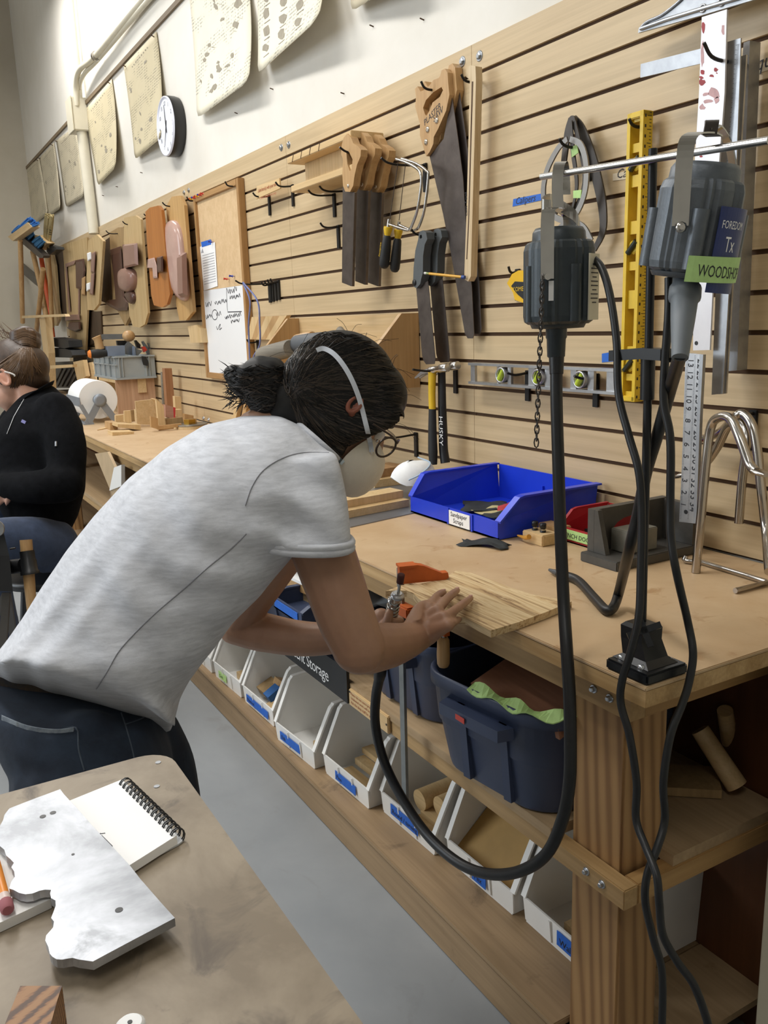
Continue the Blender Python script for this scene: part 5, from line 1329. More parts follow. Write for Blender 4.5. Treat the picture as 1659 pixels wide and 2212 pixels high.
P('handle', MB().lathe((xh, yj, .752), (-.02, 0, -1), [(0, .008), (.006, .0115), (.035, .0125), (.052, .0118), (.058, .009)], 14), M_beech, cl)
P('swivel_pad', MB().lathe((xh, yj, .786), (0, 0, 1), [(0, .011), (.004, .011)], 14), M_steel, cl)
# ------------------------------------------------------------------ further left on the bench
sh_ = MB().prism([hz(x, y, H + .0025) for x, y in ((757, 1138), (905, 1105), (915, 1070), (840, 1010), (640, 1040), (600, 1100))], (0, 0, -.002))
S('metal_sheet', sh_, plain('grey_sheet_metal', '#8f959c', .35, .7, .1, 10), 'grey sheet of metal under the lumber beside the blue bin', 'metal sheet')
def board_y(pa, pb, w, z0, h, name, label, mat, cat='lumber', group=None):
    a, b = pa, pb; d = b - a; d[2] = 0; n = nrm(V(-d[1], d[0], 0)); c = (a + b) / 2 + n * w / 2; c[2] = z0 + h / 2
    return S(name, MB().obox(c, d / 2, n * w / 2, V(0, 0, h / 2)), mat, label, cat, group)
a, b = hz(735, 1123, H + .003), hz(884, 1094, H + .003)
board_y(a, b, .07, H + .003, .020, 'lumber_strip', 'lower of the two long wood strips beside the blue bin', M_maple, group='wood strips on the metal sheet')
board_y(a + V(-.03, .0, 0), b + V(-.03, 0, 0), .06, H + .0235, .020, 'lumber_strip', 'upper of the two long wood strips beside the blue bin', M_ply2, group='wood strips on the metal sheet')
a, b = hz(812, 1063, H + .003), hz(905, 1050, H + .003)
board_y(a + V(-.06, .03, 0), b + V(-.06, .03, 0), .09, H + .003, .024, 'wood_offcut', 'lower pale wood block stacked behind the strips', M_maple, 'wood block')
board_y(a + V(-.08, .05, 0), b + V(-.10, .02, 0), .09, H + .0275, .026, 'wood_offcut', 'upper wood block under the white mask', wood('walnut_edge', '#b08c62', '#8d6b47', 0, 1.4, .5), 'wood block')
# folded dust mask on the blocks
mk = T('dust_mask', 'white cup dust mask lying on the wood blocks', 'mask', hz(880, 1035, H + .054))
mc = hz(880, 1040, H + .054); mb = MB(); rings = []
for k in range(7):
    u = k / 6; r = .062 * math.cos(u * 1.35) + .004; rings.append([mc + V(-.02, .03, 0) + V(math.cos(a) * r * 1.15 + .01 * u, math.sin(a) * r * .9 + .02 * u * math.sin(2 * a), .055 * math.sin(u * 1.5) + .008 * math.sin(3 * a + 1) * (1 - u)) for a in np.linspace(0, 2 * math.pi, 21)[:-1]])
mb.loft(rings); P('cup', mb, plain('mask_white', '#e9eaea', .8, 0, .05, 40, bump=.2, bscale=400), mk)
P('strap', MB().tube(bez([mc + V(.04, -.02, .012), mc + V(.06, .01, .03), mc + V(.03, .06, .05), mc + V(-.02, .05, .062)], 6), .0022, 6), plain('strap_blue', '#a9bdd0', .7), mk)
# picture frame-like scraps behind the bun, left of the trough
sc = T('easel_frame', 'small wooden frame leaning on the slats beyond the hair bun', 'frame', hw(510, 895, .05))
P('upright', shift(wp([(494, 945), (514, 852), (520, 853), (502, 948)], .09, .02), lambda v: V(v[0], v[1], max(v[2], H + .0008))), M_maplez, sc)
P('upright', shift(wp([(514, 950), (530, 853), (536, 853), (524, 952)], .09, .02), lambda v: V(v[0], v[1], max(v[2], H + .0008))), M_beech, sc)
P('panel', wp([(513, 868), (532, 860), (536, 898), (509, 898)], .07, .01), M_dark, sc)

cE = cz(180, 680, 5.925)
XE_ = {}
def fblock(name, label, pts, dx, mat, bottom=None, x=None, cat='wood block', group='scrap wood blocks on the far bench'):
    """block whose visible face looks along the bench toward the camera; it stands where its lowest pixel meets the bench"""
    pp = cE(*pts)
    if x is None:
        b = cE(bottom)[0] if bottom else max(pp, key=lambda q: q[1]); x = hz(b[0], b[1], H + .001)[0]
    mb = MB().prism([hx(px, py, x) for px, py in pp], (-dx, 0, 0))
    zmin = min(v[2] for v in mb.v)
    if abs(zmin - H) < .05: mb.v = [(v[0], v[1], max(v[2], H + .0005) if v[2] > H + .01 else H + .0005) for v in mb.v]
    mb.v = [(v[0], min(v[1], YW - .004), v[2]) for v in mb.v]
    return S(name, mb, mat, label, cat, group)
fblock('wood_offcut', 'flat pale block lying nearest the bench edge', [(372, 1505), (650, 1495), (650, 1545), (372, 1548)], .10, M_maple)
fblock('wood_offcut', 'flat block propped across two others on the far bench', [(440, 1400), (735, 1408), (735, 1456), (440, 1438)], .12, M_ply2, x=-3.62)
fblock('wood_offcut', 'small cube at the left of the scrap blocks', [(342, 1382), (440, 1376), (440, 1466), (345, 1476)], .12, M_beech)
fblock('wood_offcut', 'low pale block behind the small cube', [(415, 1288), (530, 1278), (530, 1376), (418, 1372)], .03, M_maple, x=-3.85)
t = T('wood_frame_box', 'small open wooden frame standing among the scrap blocks', 'box', hx(*cE((610, 1380))[0], -3.75), 'scrap wood blocks on the far bench')
P('side', MB().prism([hx(*p, -3.72) for p in cE((525, 1230), (605, 1225), (620, 1380), (570, 1385), (528, 1370))], (-.02, 0, 0)), M_maplez, t)
P('side', MB().prism([hx(*p, -3.80) for p in cE((680, 1216), (700, 1216), (712, 1360), (690, 1370))], (-.05, 0, 0)), M_maplez, t)
P('back', MB().prism([hx(*p, -3.88) for p in cE((605, 1222), (690, 1216), (700, 1360), (620, 1370))], (-.015, 0, 0)), M_old, t)
fblock('wood_offcut', 'upright pale block right of the little frame', [(708, 1205), (825, 1212), (830, 1385), (716, 1385)], .04, M_maplez)
t = T('corner_jig', 'tall plywood corner jig standing on the far bench', 'jig', hx(*cE((990, 1415))[0], -3.55))
P('panel', MB().prism([hx(*p, -3.78) for p in cE((668, 1108), (910, 1080), (960, 1410), (690, 1400))], (-.018, 0, 0)), M_plyx, t)
P('cheek', MB().prism([hx(*p, -3.56) for p in cE((935, 1090), (1028, 1168), (1048, 1412), (965, 1412))], (-.025, 0, 0)), M_maplez, t)
P('gusset', MB().prism([hx(*p, -3.66) for p in cE((908, 1082), (940, 1080), (1028, 1165), (1000, 1170))], (-.08, 0, 0)), M_maple, t)
t = T('wood_tray', 'open wooden tray with scraps on the far bench', 'tray', hz(*cE((960, 1470))[0], H))
P('side', MB().prism([hx(*p, -3.50) for p in cE((862, 1300), (955, 1325), (965, 1470), (870, 1440))], (-.02, 0, 0)), M_beech, t)
P('floor', MB().prism([hz(*p, H + .006) for p in cE((965, 1470), (1260, 1425), (1220, 1380), (900, 1420))], (0, 0, -.005)), M_beech, t)
P('lip', MB().prism([hx(*p, -3.50) for p in cE((960, 1425), (1255, 1390), (1262, 1430), (965, 1470))], (-.015, 0, 0)), M_beech, t)
fblock('wood_offcut', 'pinkish block with a red painted end', [(1050, 1150), (1150, 1178), (1160, 1330), (1055, 1310)], .06, wood('pinkish_wood', '#b98e7a', '#a67b68', 1, 1.2, .5), x=-3.62)
S('red_end', MB().prism([hx(*p, -3.619) for p in cE((1150, 1180), (1180, 1188), (1178, 1330), (1160, 1325))], (-.05, 0, 0)), plain('red_paint', '#c2383c', .5), 'red painted chip on the end of the pinkish block', 'wood chip')
fblock('wood_offcut', 'knotty brown offcut lying in the tray', [(1048, 1335), (1270, 1310), (1285, 1382), (1060, 1412)], .05, M_old, x=-3.60)
fblock('wood_offcut', 'small tan block near the wall bolts', [(1297, 1268), (1412, 1290), (1412, 1372), (1300, 1356)], .05, M_beech, x=-3.68)
fblock('wood_offcut', 'pale upright stick against the slats', [(1170, 1042), (1248, 1048), (1268, 1325), (1188, 1325)], .04, M_maplez, x=-3.85)
fblock('wood_offcut', 'brown grooved post leaning in the corner of the box', [(1040, 685), (1132, 685), (1185, 1310), (1085, 1300)], .05, wood('grooved_brown', '#a87a56', '#926545', 2, 1.5, .5), x=-4.1)
fblock('wood_offcut', 'grey weathered strip beside the grooved post', [(1005, 735), (1040, 730), (1085, 1370), (1040, 1365)], .03, M_grey_wood, x=-4.3)
fblock('wood_offcut', 'pale pink block end behind the tray', [(1180, 1215), (1262, 1212), (1268, 1310), (1185, 1320)], .05, M_ply2, x=-3.72)
S('wood_shim', MB().prism([hz(*p, H + .004) for p in cE((178, 1472), (345, 1440), (345, 1425), (215, 1448))], (0, 0, -.0035)), M_maple, 'thin wood shim lying left of the scrap blocks', 'wood shim')
dk = T('grinding_disc', 'flat round disc with a brass nut on the far bench', 'disc', hz(*cE((1360, 1460))[0], H))
dc = hz(*cE((1375, 1445))[0], H)
P('disc', MB().lathe(dc, (0, 0, 1), [(0, .085), (.016, .085), (.017, .08)], 28), M_ply2, dk)
P('plate', MB().lathe(dc + V(0, 0, .017), (0, 0, 1), [(0, .088), (.004, .086)], 28), plain('grey_plate', '#7b776f', .4, .6), dk)
P('nut', MB().lathe(dc + V(0, 0, .021), (0, 0, 1), [(0, .034), (.022, .034), (.024, .028)], 6, smooth=False), plain('brass', '#b08a3a', .3, 1), dk)

# paper roll on its grey stand
RXf = -4.13
rc = hx(214, 864, RXf); RR = abs(hx(214, 822, RXf)[2] - hx(214, 906, RXf)[2]) / 2
rl = T('paper_roll', 'large white paper roll on a grey A-frame dispenser', 'paper roll', V(rc[0] - .2, rc[1], H))
RW = .30
P('paper', MB().lathe(V(RXf - .02, rc[1], rc[2]), (-1, 0, 0), [(.0, RR * .98), (.004, RR), (RW, RR), (RW + .004, RR * .98)], 48), plain('roll_paper', '#eeeeec', .6, 0, .02), rl)
P('core', MB().lathe(V(RXf - .018, rc[1], rc[2]), (-1, 0, 0), [(-.001, RR * .28), (.006, RR * .28)], 24), M_black, rl)
M_stand = plain('grey_stand', '#8a9098', .45, .3, .08)
for x in (RXf + .02, RXf - RW - .05):
    top = V(x, rc[1], rc[2])
    for s in (-1, 1):
        f_ = V(x, rc[1] + s * RR * .75, H + .002)
        P('stand_leg', MB().obox((top + f_) / 2, (.004, 0, 0), nrm(np.cross(top - f_, (1, 0, 0))) * .018, (top - f_) / 2), M_stand, rl)
    P('hub', MB().lathe(top, (1, 0, 0), [(-.006, .035), (.008, .035), (.01, .02)], 20), M_stand, rl)
P('foot_bar', MB().box((RXf - RW - .06, rc[1] - RR * .75 - .02, H), (RXf + .026, rc[1] - RR * .75 + .015, H + .006)), M_stand, rl)
P('cutter_bar', MB().box((RXf - RW - .05, rc[1] - RR * 1.02, rc[2] - .03), (RXf + .02, rc[1] - RR * .98, rc[2] + .02)), M_stand, rl)
P('cutter_arm', MB().obox(V(RXf + .024, rc[1] - RR * .75, (rc[2] + H) / 2 - .01), (.003, 0, 0), (0, .012, 0), V(0, RR * .25, -(rc[2] - H) * .45)), M_stand, rl)
# wooden box with the grey crate of tools
bx = T('plywood_box', 'open plywood box standing on the far bench under the grey crate', 'box', (-4.85, .51, H))
xB = -4.60; zbt = hx(300, 818, xB)[2]
yB0 = hx(255, 880, xB)[1]
P('front', MB().prism([(xB, yB0, H), (xB, YW - .02, H), (xB, YW - .02, zbt), (xB, yB0, zbt)], (-.018, 0, 0)), wood('pink_ply', '#c9a587', '#b58f70', 2, .9, .55), bx)
P('side', MB().box((xB - .5, yB0, H), (xB - .46, YW - .02, zbt)), M_ply2, bx)
P('top', MB().box((xB - .5, yB0, zbt - .018), (xB - .0185, YW - .02, zbt)), M_ply2, bx)
P('batten', MB().box((xB - .0, yB0 + .13, H + .12), (xB + .015, yB0 + .18, zbt)), M_plyx, bx)
cr = T('tool_crate', 'grey plastic crate heaped with hand tools on the plywood box', 'crate', (-4.85, .48, zbt))
xC = -4.58; zc0, zc1 = zbt + .001, hx(300, 768, xC)[2]
yC0, yC1 = hx(253, 800, xC)[1], YW - .012
M_crate = plain('grey_crate_plastic', '#9aa0a1', .5, 0, .08)
P('wall', MB().box((xC - .012, yC0, zc0), (xC, yC1, zc1)), M_crate, cr)
P('wall', MB().box((xC - .6, yC0, zc0), (xC - .0125, yC0 + .012, zc1)), M_crate, cr)
P('wall', MB().box((xC - .6, yC1 - .012, zc0), (xC - .0125, yC1, zc1)), M_crate, cr)
P('wall', MB().box((xC - .6, yC0 + .0125, zc0), (xC - .588, yC1 - .0125, zc1)), M_crate, cr)
P('floor', MB().box((xC - .587, yC0 + .0125, zc0), (xC - .0125, yC1 - .0125, zc0 + .01)), M_crate, cr)
P('rim', MB().box((xC - .6, yC0 - .012, zc1 - .008), (xC + .012, yC1, zc1)).box((xC - .585, yC0 + .004, zc1 - .0085), (xC - .004, yC1 - .016, zc1 + .0005)) if False else MB().box((xC, yC0 - .012, zc1 - .008), (xC + .012, yC1, zc1)), M_crate, cr)
P('rim', MB().box((xC - .6, yC0 - .012, zc1 - .008), (xC - .0005, yC0 - .0005, zc1)), M_crate, cr)
P('foot_rim', MB().box((xC - .6, yC0 - .012, zc0), (xC + .014, yC0 - .0005, zc0 + .012)), M_crate, cr)
P('foot_rim', MB().box((xC + .0005, yC0, zc0), (xC + .014, yC1, zc0 + .012)), M_crate, cr)
zm = (zc0 + zc1) / 2 + .015
for y in np.linspace(yC0 - .010, yC0 - .001, 1): P('mid_rib', MB().box((xC - .6, yC0 - .010, zm), (xC + .01, yC0 - .0005, zm + .008)), M_crate, cr)
for k in range(5): P('upright_rib', MB().box((xC - .02 - k * .14, yC0 - .010, zc0 + .013), (xC - .012 - k * .14, yC0 - .0006, zc1 - .009)), M_crate, cr)
for y in (yC0 + .01, yC0 + .03, yC1 - .06, yC1 - .04): P('upright_rib', MB().box((xC + .0006, y, zc0 + .013), (xC + .010, y + .006, zc1 - .009)), M_crate, cr)
# tools in the crate
def ctool(name, label, mb, mat, cat='hand tool'): return S(name, mb, mat, label, cat, 'tools in the grey crate')
def hC(px, py, x=-4.7): return hx(px, py, x)
M_steelg = plain('tool_steel_grey', '#7f8790', .35, .7, .12, 20); M_bluegrey = plain('blue_grey_enamel', '#7d8ba0', .4, .3, .08)
dkn = T('drawknife', 'drawknife with two wooden handles lying across the crate', 'drawknife', hC(*cE((370, 320))[0]), 'tools in the grey crate')
P('blade', MB().prism([hC(*p) for p in cE((215, 268), (245, 248), (525, 245), (520, 310), (240, 318))], (-.006, 0, 0)), M_steelg, dkn)
P('handle', MB().tube([hC(*p) for p in cE((165, 280), (185, 320), (215, 440))], [.03, .024, .028], 10), M_beech, dkn)
P('handle', MB().ball(hC(*cE((580, 272))[0]), (.04, .04, .035), 12, 8), M_beech, dkn)
S('square_block', MB().prism([hC(*p, -4.63) for p in cE((308, 405), (530, 392), (535, 518), (318, 530))], (-.06, 0, 0)), M_bluegrey, 'blue grey box shaped tool at the front of the crate', 'hand tool', 'tools in the grey crate')
sq = [([(535, 400), (580, 340), (690, 430), (690, 515), (640, 520), (540, 505)], M_steelg, 'grey plate standing in the middle of the crate', -4.68), ([(640, 405), (662, 402), (672, 520), (642, 522)], M_bluegrey, 'thin blue grey bar upright in the crate', -4.62), ([(670, 430), (760, 460), (700, 522), (675, 520)], M_steelg, 'triangular grey plate in the crate', -4.64),
      ([(755, 345), (770, 335), (830, 420), (860, 500), (830, 510)], M_steelg, 'steel rasp leaning to the right in the crate', -4.72), ([(830, 360), (870, 360), (915, 510), (890, 510)], M_alud, 'square steel bar sticking out at the right of the crate', -4.70), ([(755, 410), (790, 405), (820, 450), (780, 480)], M_red, 'red handled tool in the crate', -4.66), ([(430, 330), (560, 330), (560, 395), (440, 392)], M_black, 'black tool body behind the blue grey box', -4.76), ([(660, 330), (680, 325), (735, 385), (730, 430), (690, 420)], M_black, 'black pliers handles sticking up in the crate', -4.72)]
for pts, m, l, x in sq: S('hand_tool', MB().prism([hC(*p, x) for p in cE(*pts)], (-.03, 0, 0)), m, l, 'hand tool', 'tools in the grey crate')
for (p0, p1, l, x) in (((60, 505), (310, 490), 'lower orange tipped black tool handle over the crate edge', -4.66), ((200, 440), (330, 480), 'upper orange tipped black tool handle over the crate edge', -4.72)):
    a, b = hC(*cE(p0)[0], x), hC(*cE(p1)[0], x); tt = T('screwdriver', l, 'hand tool', (a + b) / 2, 'tools in the grey crate')
    P('grip', MB().tube([a + (b - a) * .12, (a + b) / 2, b], [.024, .028, .02], 10), M_bgrip, tt)
    P('tip_cap', MB().tube([a, a + (b - a) * .12], [.018, .026], 10), plain('tool_orange', '#e07a22', .4), tt)
S('black_rag', MB().prism([hx(*p, xC + .022) for p in cE((748, 530), (800, 535), (830, 590), (828, 655), (800, 650), (770, 640), (755, 590))], (-.008, 0, 0)), M_bgrip, 'black cloth strip hanging over the crate wall', 'cloth')
# ------------------------------------------------------------------ under the bench: white bins
M_wbin = plain('white_bin_plastic', '#efeeea', .38, 0, .04, 6)
def obin(label, A, B, words, tapemat, tp, ext=0.0, D=.25, HB=.185, HF=.058):
    """stacking bin set by its two front bottom corners"""
    A = np.array(A); B = np.array(B); A[2] = B[2] = .1005
    x = nrm(B - A); Wd = .2415; B = A + x * Wd; y = V(-x[1], x[0], 0); t = T('stacking_bin', label, 'bin', (A + B) / 2 + y * D / 2, 'white bins on the bottom shelf')
    def q(u, v, z): return A + x * u + y * v + V(0, 0, z)
    th = .004; fl = .010
    P('floor', MB().prism([q(fl, 0, th), q(Wd - fl, 0, th), q(Wd - fl, D, th), q(fl, D, th)], (0, 0, -th)), M_wbin, t)
    fr = P('front', MB().prism([q(fl * .7, 0, th), q(Wd - fl * .7, 0, th), q(Wd - fl * .4, -.004, HF), q(fl * .4, -.004, HF)], y * th), M_wbin, t)
    P('back', MB().prism([q(fl, D, th), q(Wd - fl, D, th), q(Wd, D, HB), q(0, D, HB)], y * -th), M_wbin, t)
    for u0, u1, s in ((fl, 0, 1), (Wd - fl, Wd, -1)):
        P('side', MB().prism([q(u0, th, th), q(u1 + s * fl * .6, th, HF), q(u1, .055, HB - .012), q(u1, .075, HB), q(u1, D - th, HB), q(u0, D - th, th)], x * (s * th)), M_wbin, t)
        rim = bez([q(u1 + s * fl * .5, -.003, HF - .002), q(u1 + s * .002, .045, HB - .03), q(u1, .060, HB - .006), q(u1, .085, HB), q(u1, D, HB)], 4)
        P('rim', MB().strip(rim, x * (-s * .007), [nrm(V(0, -.8, .6)) if i < 8 else V(0, -.2, 1) for i in range(len(rim))], .005), M_wbin, t)
    for u in (Wd * .36, Wd * .66): P('front_rib', MB().prism([q(u, -.001, .006), q(u + .004, -.001, .006), q(u + .004, -.006, HF - .002), q(u, -.006, HF - .002)], y * -.0025), M_wbin, fr)
    if words is not None:
        u0, u1, z0, z1 = tp
        def f(u, z, e=0.): return q(Wd * u, -.0065 - e, z)
        tape_ = P('tape', MB().prism([f(u0, z0), f(u1, z0), f(u1, z1), f(u0, z1)], y * .001), tapemat, fr)
        if words: P('lettering', text(words, f(u0 + .03, z0 + .006, .0006), x, (0, 0, 1), (z1 - z0) * .62), M_ink, tape_)
    return t, q
bins = [('white bin with green tape on its front', (464.8, 1459.6), (525, 1510.8), 'Cork', M_green_tape, (.22, .5, .014, .04)),
        ('white bin of tan and blue offcuts beside the green taped one', (528, 1513.8), (594.4, 1572.6), 'Plywood', M_blue_tape, (.15, .85, .014, .04)),
        ('nearly empty white bin with peeling blue tape', (597.4, 1595), (684.8, 1666), 'Oak', M_blue_tape, (.16, .66, .016, .042)),
        ('white bin holding flat strips below the plaque', (701.4, 1667.5), (800.8, 1752), 'Pine', M_blue_tape, (.3, .74, .014, .04)),
        ('white bin with round dowel ends behind the clamp bar', (825, 1750.4), (943.4, 1852.8), 'Round / turning', M_blue_tape, (.22, .72, .020, .048)),
        ('white bin with a wide tan panel, right of the dowel bin', (966.3, 1856.4), (1111, 1980.6), 'Mix', M_blue_tape, (.42, .62, .012, .042)),
        ('white bin beside the post, nearest the camera', (1130, 1985), (1262.9, 2104.8), 'Walnut', M_blue_tape, (.46, .88, .018, .05))]
BQ = []
for l, a, b, w_, m_, tp in bins: BQ.append(obin(l, hz(*a, .1), hz(*b, .1), w_, m_, tp)[1])
# one more bin half hidden at the left
A = hz(464.8, 1459.6, .1) + V(-.262, -.006, 0); obin('white bin mostly hidden behind the grey shirt', A, A + V(.24, .004, 0), None, None, None)
def inb(k, u0, u1, v0, v1, z0, z1, mat, label, tilt=0.0):
    q = BQ[k]; c = (q(u0, v0, z0) + q(u1, v1, z1)) / 2; x = nrm(q(1, 0, 0) - q(0, 0, 0)); y = nrm(q(0, 1, 0) - q(0, 0, 0)); z = V(0, 0, 1)
    if tilt: z, y = z * math.cos(tilt) - y * math.sin(tilt), y * math.cos(tilt) + z * math.sin(tilt)
    return S('wood_scrap', MB().obox(c, x * (u1 - u0) / 2, y * (v1 - v0) / 2, z * (z1 - z0) / 2), mat, label, 'wood scrap', 'wood scraps in the white bins')
inb(0, .08, .19, .05, .15, .006, .03, M_maple, 'pale scrap in the green taped bin')
inb(1, .02, .09, .04, .10, .035, .06, M_old, 'brown chunk at the left of the second bin', .4)
inb(1, .06, .13, .08, .14, .045, .075, M_beech, 'tan chunk on top in the second bin', -.4)
inb(1, .10, .14, .03, .08, .04, .07, plain('blue_foam', '#2b5f9c', .7), 'blue chunk among the tan offcuts', .5)
inb(1, .13, .21, .02, .16, .008, .05, M_maple, 'pale thick block lying to the right in the second bin', .25)
inb(2, .12, .22, .06, .16, .005, .022, M_ply2, 'flat pale scrap alone in the third bin')
inb(3, .05, .22, .03, .06, .006, .022, M_maple, 'lowest flat strip in the bin below the plaque')
inb(3, .05, .23, .07, .10, .024, .042, M_ply2, 'middle flat strip in the bin below the plaque')
inb(3, .04, .22, .10, .135, .044, .06, M_maple, 'top flat strip in the bin below the plaque')
q = BQ[4]
for (u, v, z, l) in ((.10, .05, .060, 'left round dowel end in the dowel bin'), (.165, .065, .068, 'right round dowel end in the dowel bin')):
    a = q(u, v, z); S('dowel_offcut', MB().tube([a, a + nrm(q(0, 1, 0) - q(0, 0, 0)) * .13 + V(0, 0, .004)], .027, 20), M_maple, l, 'dowel', 'wood scraps in the white bins')
inb(4, .10, .22, .02, .05, .006, .022, M_ply2, 'lower strip beneath the round dowels', .1); inb(4, .11, .23, .045, .08, .026, .04, M_maple, 'upper strip beneath the round dowels', .1)
q = BQ[5]
S('tan_panel', MB().prism([q(.012, .015, .02), q(.228, .012, .006), q(.228, .20, .165), q(.012, .20, .165)], V(0, -.004, .006)), plain('tan_hardboard', '#b08d52', .7, 0, .12, 14), 'wide tan hardboard panel leaning in a white bin', 'panel')
inb(6, .12, .22, .06, .16, .03, .10, M_maple, 'pale angled block in the nearest white bin', -.3); inb(6, .08, .23, .04, .13, .006, .028, M_ply2, 'flat offcut at the bottom of the nearest bin')

# ------------------------------------------------------------------ blue totes on the middle shelf
M_tote = plain('navy_tote_plastic', '#39435c', .45, 0, .12, 6)
def tote(label, c, w, d, h, ang, handle=True, zb=.4822):
    ca, sa = math.cos(ang), math.sin(ang); X = V(ca, sa, 0); Y = V(-sa, ca, 0); c = np.array([c[0], c[1], zb])
    t = T('storage_tote', label, 'tote', c, 'navy totes under the bench')
    def ring(ww, dd, z, r=.075, n=8):
        out = []
        for (sx, sy, a0) in ((1, 1, 0), (-1, 1, 90), (-1, -1, 180), (1, -1, 270)):
            for k in range(n):
                a = math.radians(a0 + 90 * k / (n - 1)); out.append(c + X * (sx * (ww / 2 - r) + r * math.cos(a)) + Y * (sy * (dd / 2 - r) + r * math.sin(a)) + V(0, 0, z))
        return out
    k = .86
    outer = [ring(w * k, d * k, .004), ring(w * (k + .01), d * (k + .01), .012), ring(w * .93, d * .93, h * .48), ring(w * .945, d * .945, h * .5), ring(w * .97, d * .97, h * .86), ring(w, d, h * .87), ring(w, d, h - .004), ring(w * .99, d * .99, h), ring(w * .955, d * .955, h - .004), ring(w * .84, d * .84, .012)]
    mb = MB(); mb.loft(outer, cap=True); P('shell', mb, M_tote, t)
    if handle:
        f0 = c - Y * d / 2
        P('handle', MB().prism([f0 + X * a + Y * b_ + V(0, 0, h * .80) for a, b_ in ((-.085, .01), (-.075, -.022), (.075, -.022), (.085, .01))], (0, 0, -.022)), M_tote, t)
        P('handle_brand', MB().box(f0 + X * -.02 + V(-.018, -.0232, h * .80 - .016), f0 + X * -.02 + V(.018, -.0222, h * .80 - .006)), M_red, t)
        for a in (-.045, .06): P('rib', MB().obox(f0 + X * a + Y * .022 + V(0, 0, h * .42), X * .009, Y * .012, V(0, 0, h * .38) - Y * .007), M_tote, t)
    return t, c, X, Y, h
t1, c1, X1, Y1, h1 = tote('nearest navy tote with green tape on its rim', (-.392, .185), .345, .41, .20, .12)
tote('navy tote behind the clamp bar, second from the post', (-.76, .215), .34, .36, .185, .05)
tote('navy tote above the student storage sign', (-1.085, .205), .28, .38, .130, .02)
tote('navy tote carrying stacked planks, deepest under the bench', (-1.44, .205), .40, .38, .130, .0)
tote('far navy tote almost hidden by the grey shirt', (-1.86, .215), .38, .36, .185, .0)
# crumpled green tape along the rim
gt = MB(); r2 = random.Random(5)
pts = [c1 + X1 * u + Y1 * v + V(0, 0, h1 + .002) for u, v in ((-.02, -.199), (.03, -.199), (.08, -.198), (.12, -.196), (.16, -.175), (.183, -.14))]
pts = bez(pts, 4); gt.strip(pts, [Y1 * .010 + V(0, 0, .006 * math.sin(i * .9) + .004) for i in range(len(pts))], V(0, -.3, 1), .002)
P('green_tape', gt, M_green_tape, t1)
M_rosew = wood('rosy_plank', '#a4765c', '#8b6049', 0, .9, .55)
S('plank_offcut', MB().obox(c1 + X1 * .055 + Y1 * -.085 + V(0, 0, .196), X1 * .105 + V(0, 0, -.006), Y1 * .085 + V(0, 0, .022), V(0, -.002, .010)), M_rosew, 'rosy plank offcut on top in the nearest tote', 'plank', 'planks in the nearest tote')
S('plank_offcut', MB().obox(c1 + X1 * .035 + Y1 * .02 + V(0, 0, .176), X1 * .10, Y1 * .13 + V(0, 0, .02), V(0, 0, .009)), wood('pale_plank', '#a98a6d', '#8f7358', 0, .9, .55), 'paler plank offcut lower in the nearest tote', 'plank', 'planks in the nearest tote')
# sign and plaque on the shelf front
sg = T('shelf_sign', 'black sign with white letters reading Student Storage on the shelf edge', 'sign', (-1.13, .018, .435))
P('plate', MB().box((-1.32, .014, .432), (-.932, .0215, .520)), M_black, sg)
P('lettering', text('Student Storage', (-1.30, .0135, .452), (1, 0, 0), (0, 0, 1), .046, space=.92), M_white, sg)
pq = T('shelf_plaque', 'small pale plaque with tiny burnt text on the shelf edge', 'plaque', (-.84, .018, .430))
P('plate', MB().rbox((-.928, .016, .430), (-.745, .0248, .472), .002), M_maple, pq)
for k, s_ in enumerate(('Please do not store projects here', 'Unlabeled work will be recycled', 'Ask the shop staff for storage')): P('lettering', text(s_, (-.918, .0155, .4605 - k * .011), (1, 0, 0), (0, 0, 1), .0098), M_burn, pq)
for p in ((-.922, .466), (-.751, .452)): P('screw', MB().lathe((p[0], .0157, p[1]), (0, -1, 0), [(0, .003), (.001, .002)], 8), M_black, pq)
# stack on the deep tote
zt_ = .4822 + .1305
S('plank_offcut', MB().obox((-1.34, .115, zt_ + .014), (.17, .02, 0), (-.008, .10, 0), (0, 0, .013)), M_plyx, 'lower plank stacked on the deep tote', 'plank', 'planks on the deep tote')
S('plank_offcut', MB().obox((-1.30, .110, zt_ + .039), (.15, .02, 0), (-.008, .10, 0), (0, 0, .011)), M_beech, 'upper plank stacked on the deep tote', 'plank', 'planks on the deep tote')
S('white_board', MB().obox((-1.29, .115, zt_ + .0545), (.16, .012, 0), (-.008, .10, 0), (0, 0, .004)), M_white, 'white sheet lying on the stacked planks', 'sheet')
S('wood_curve', MB().tube(bez([(-1.38, .06, zt_ + .070), (-1.31, .05, zt_ + .078), (-1.22, .07, zt_ + .074), (-1.16, .12, zt_ + .070)], 6), .011, 8), M_grey_wood, 'grey curved wooden strip on the white sheet', 'wood strip')
# small dark bin and plastic bag
hopper('tray_bin', 'small navy tray with bright blue tape under the right elbow', -1.20, -1.03, -.05, .04, zt_, .03, .045, M_tote, .004, .3, .008)
S('blue_tape_strip', MB().box((-1.19, -.0525, zt_ + .006), (-1.05, -.0505, zt_ + .026)), M_blue_tape, 'bright blue tape strip on the small navy tray', 'tape')
S('plastic_bag', shift(crumple(-.90, .10, .14, .14, .669, 9, .06, .4, 12), lambda v: v), plain('clear_plastic', '#aab0b4', .25, 0, .1, 10), 'crumpled clear plastic bag on the tote beneath the bench', 'bag')
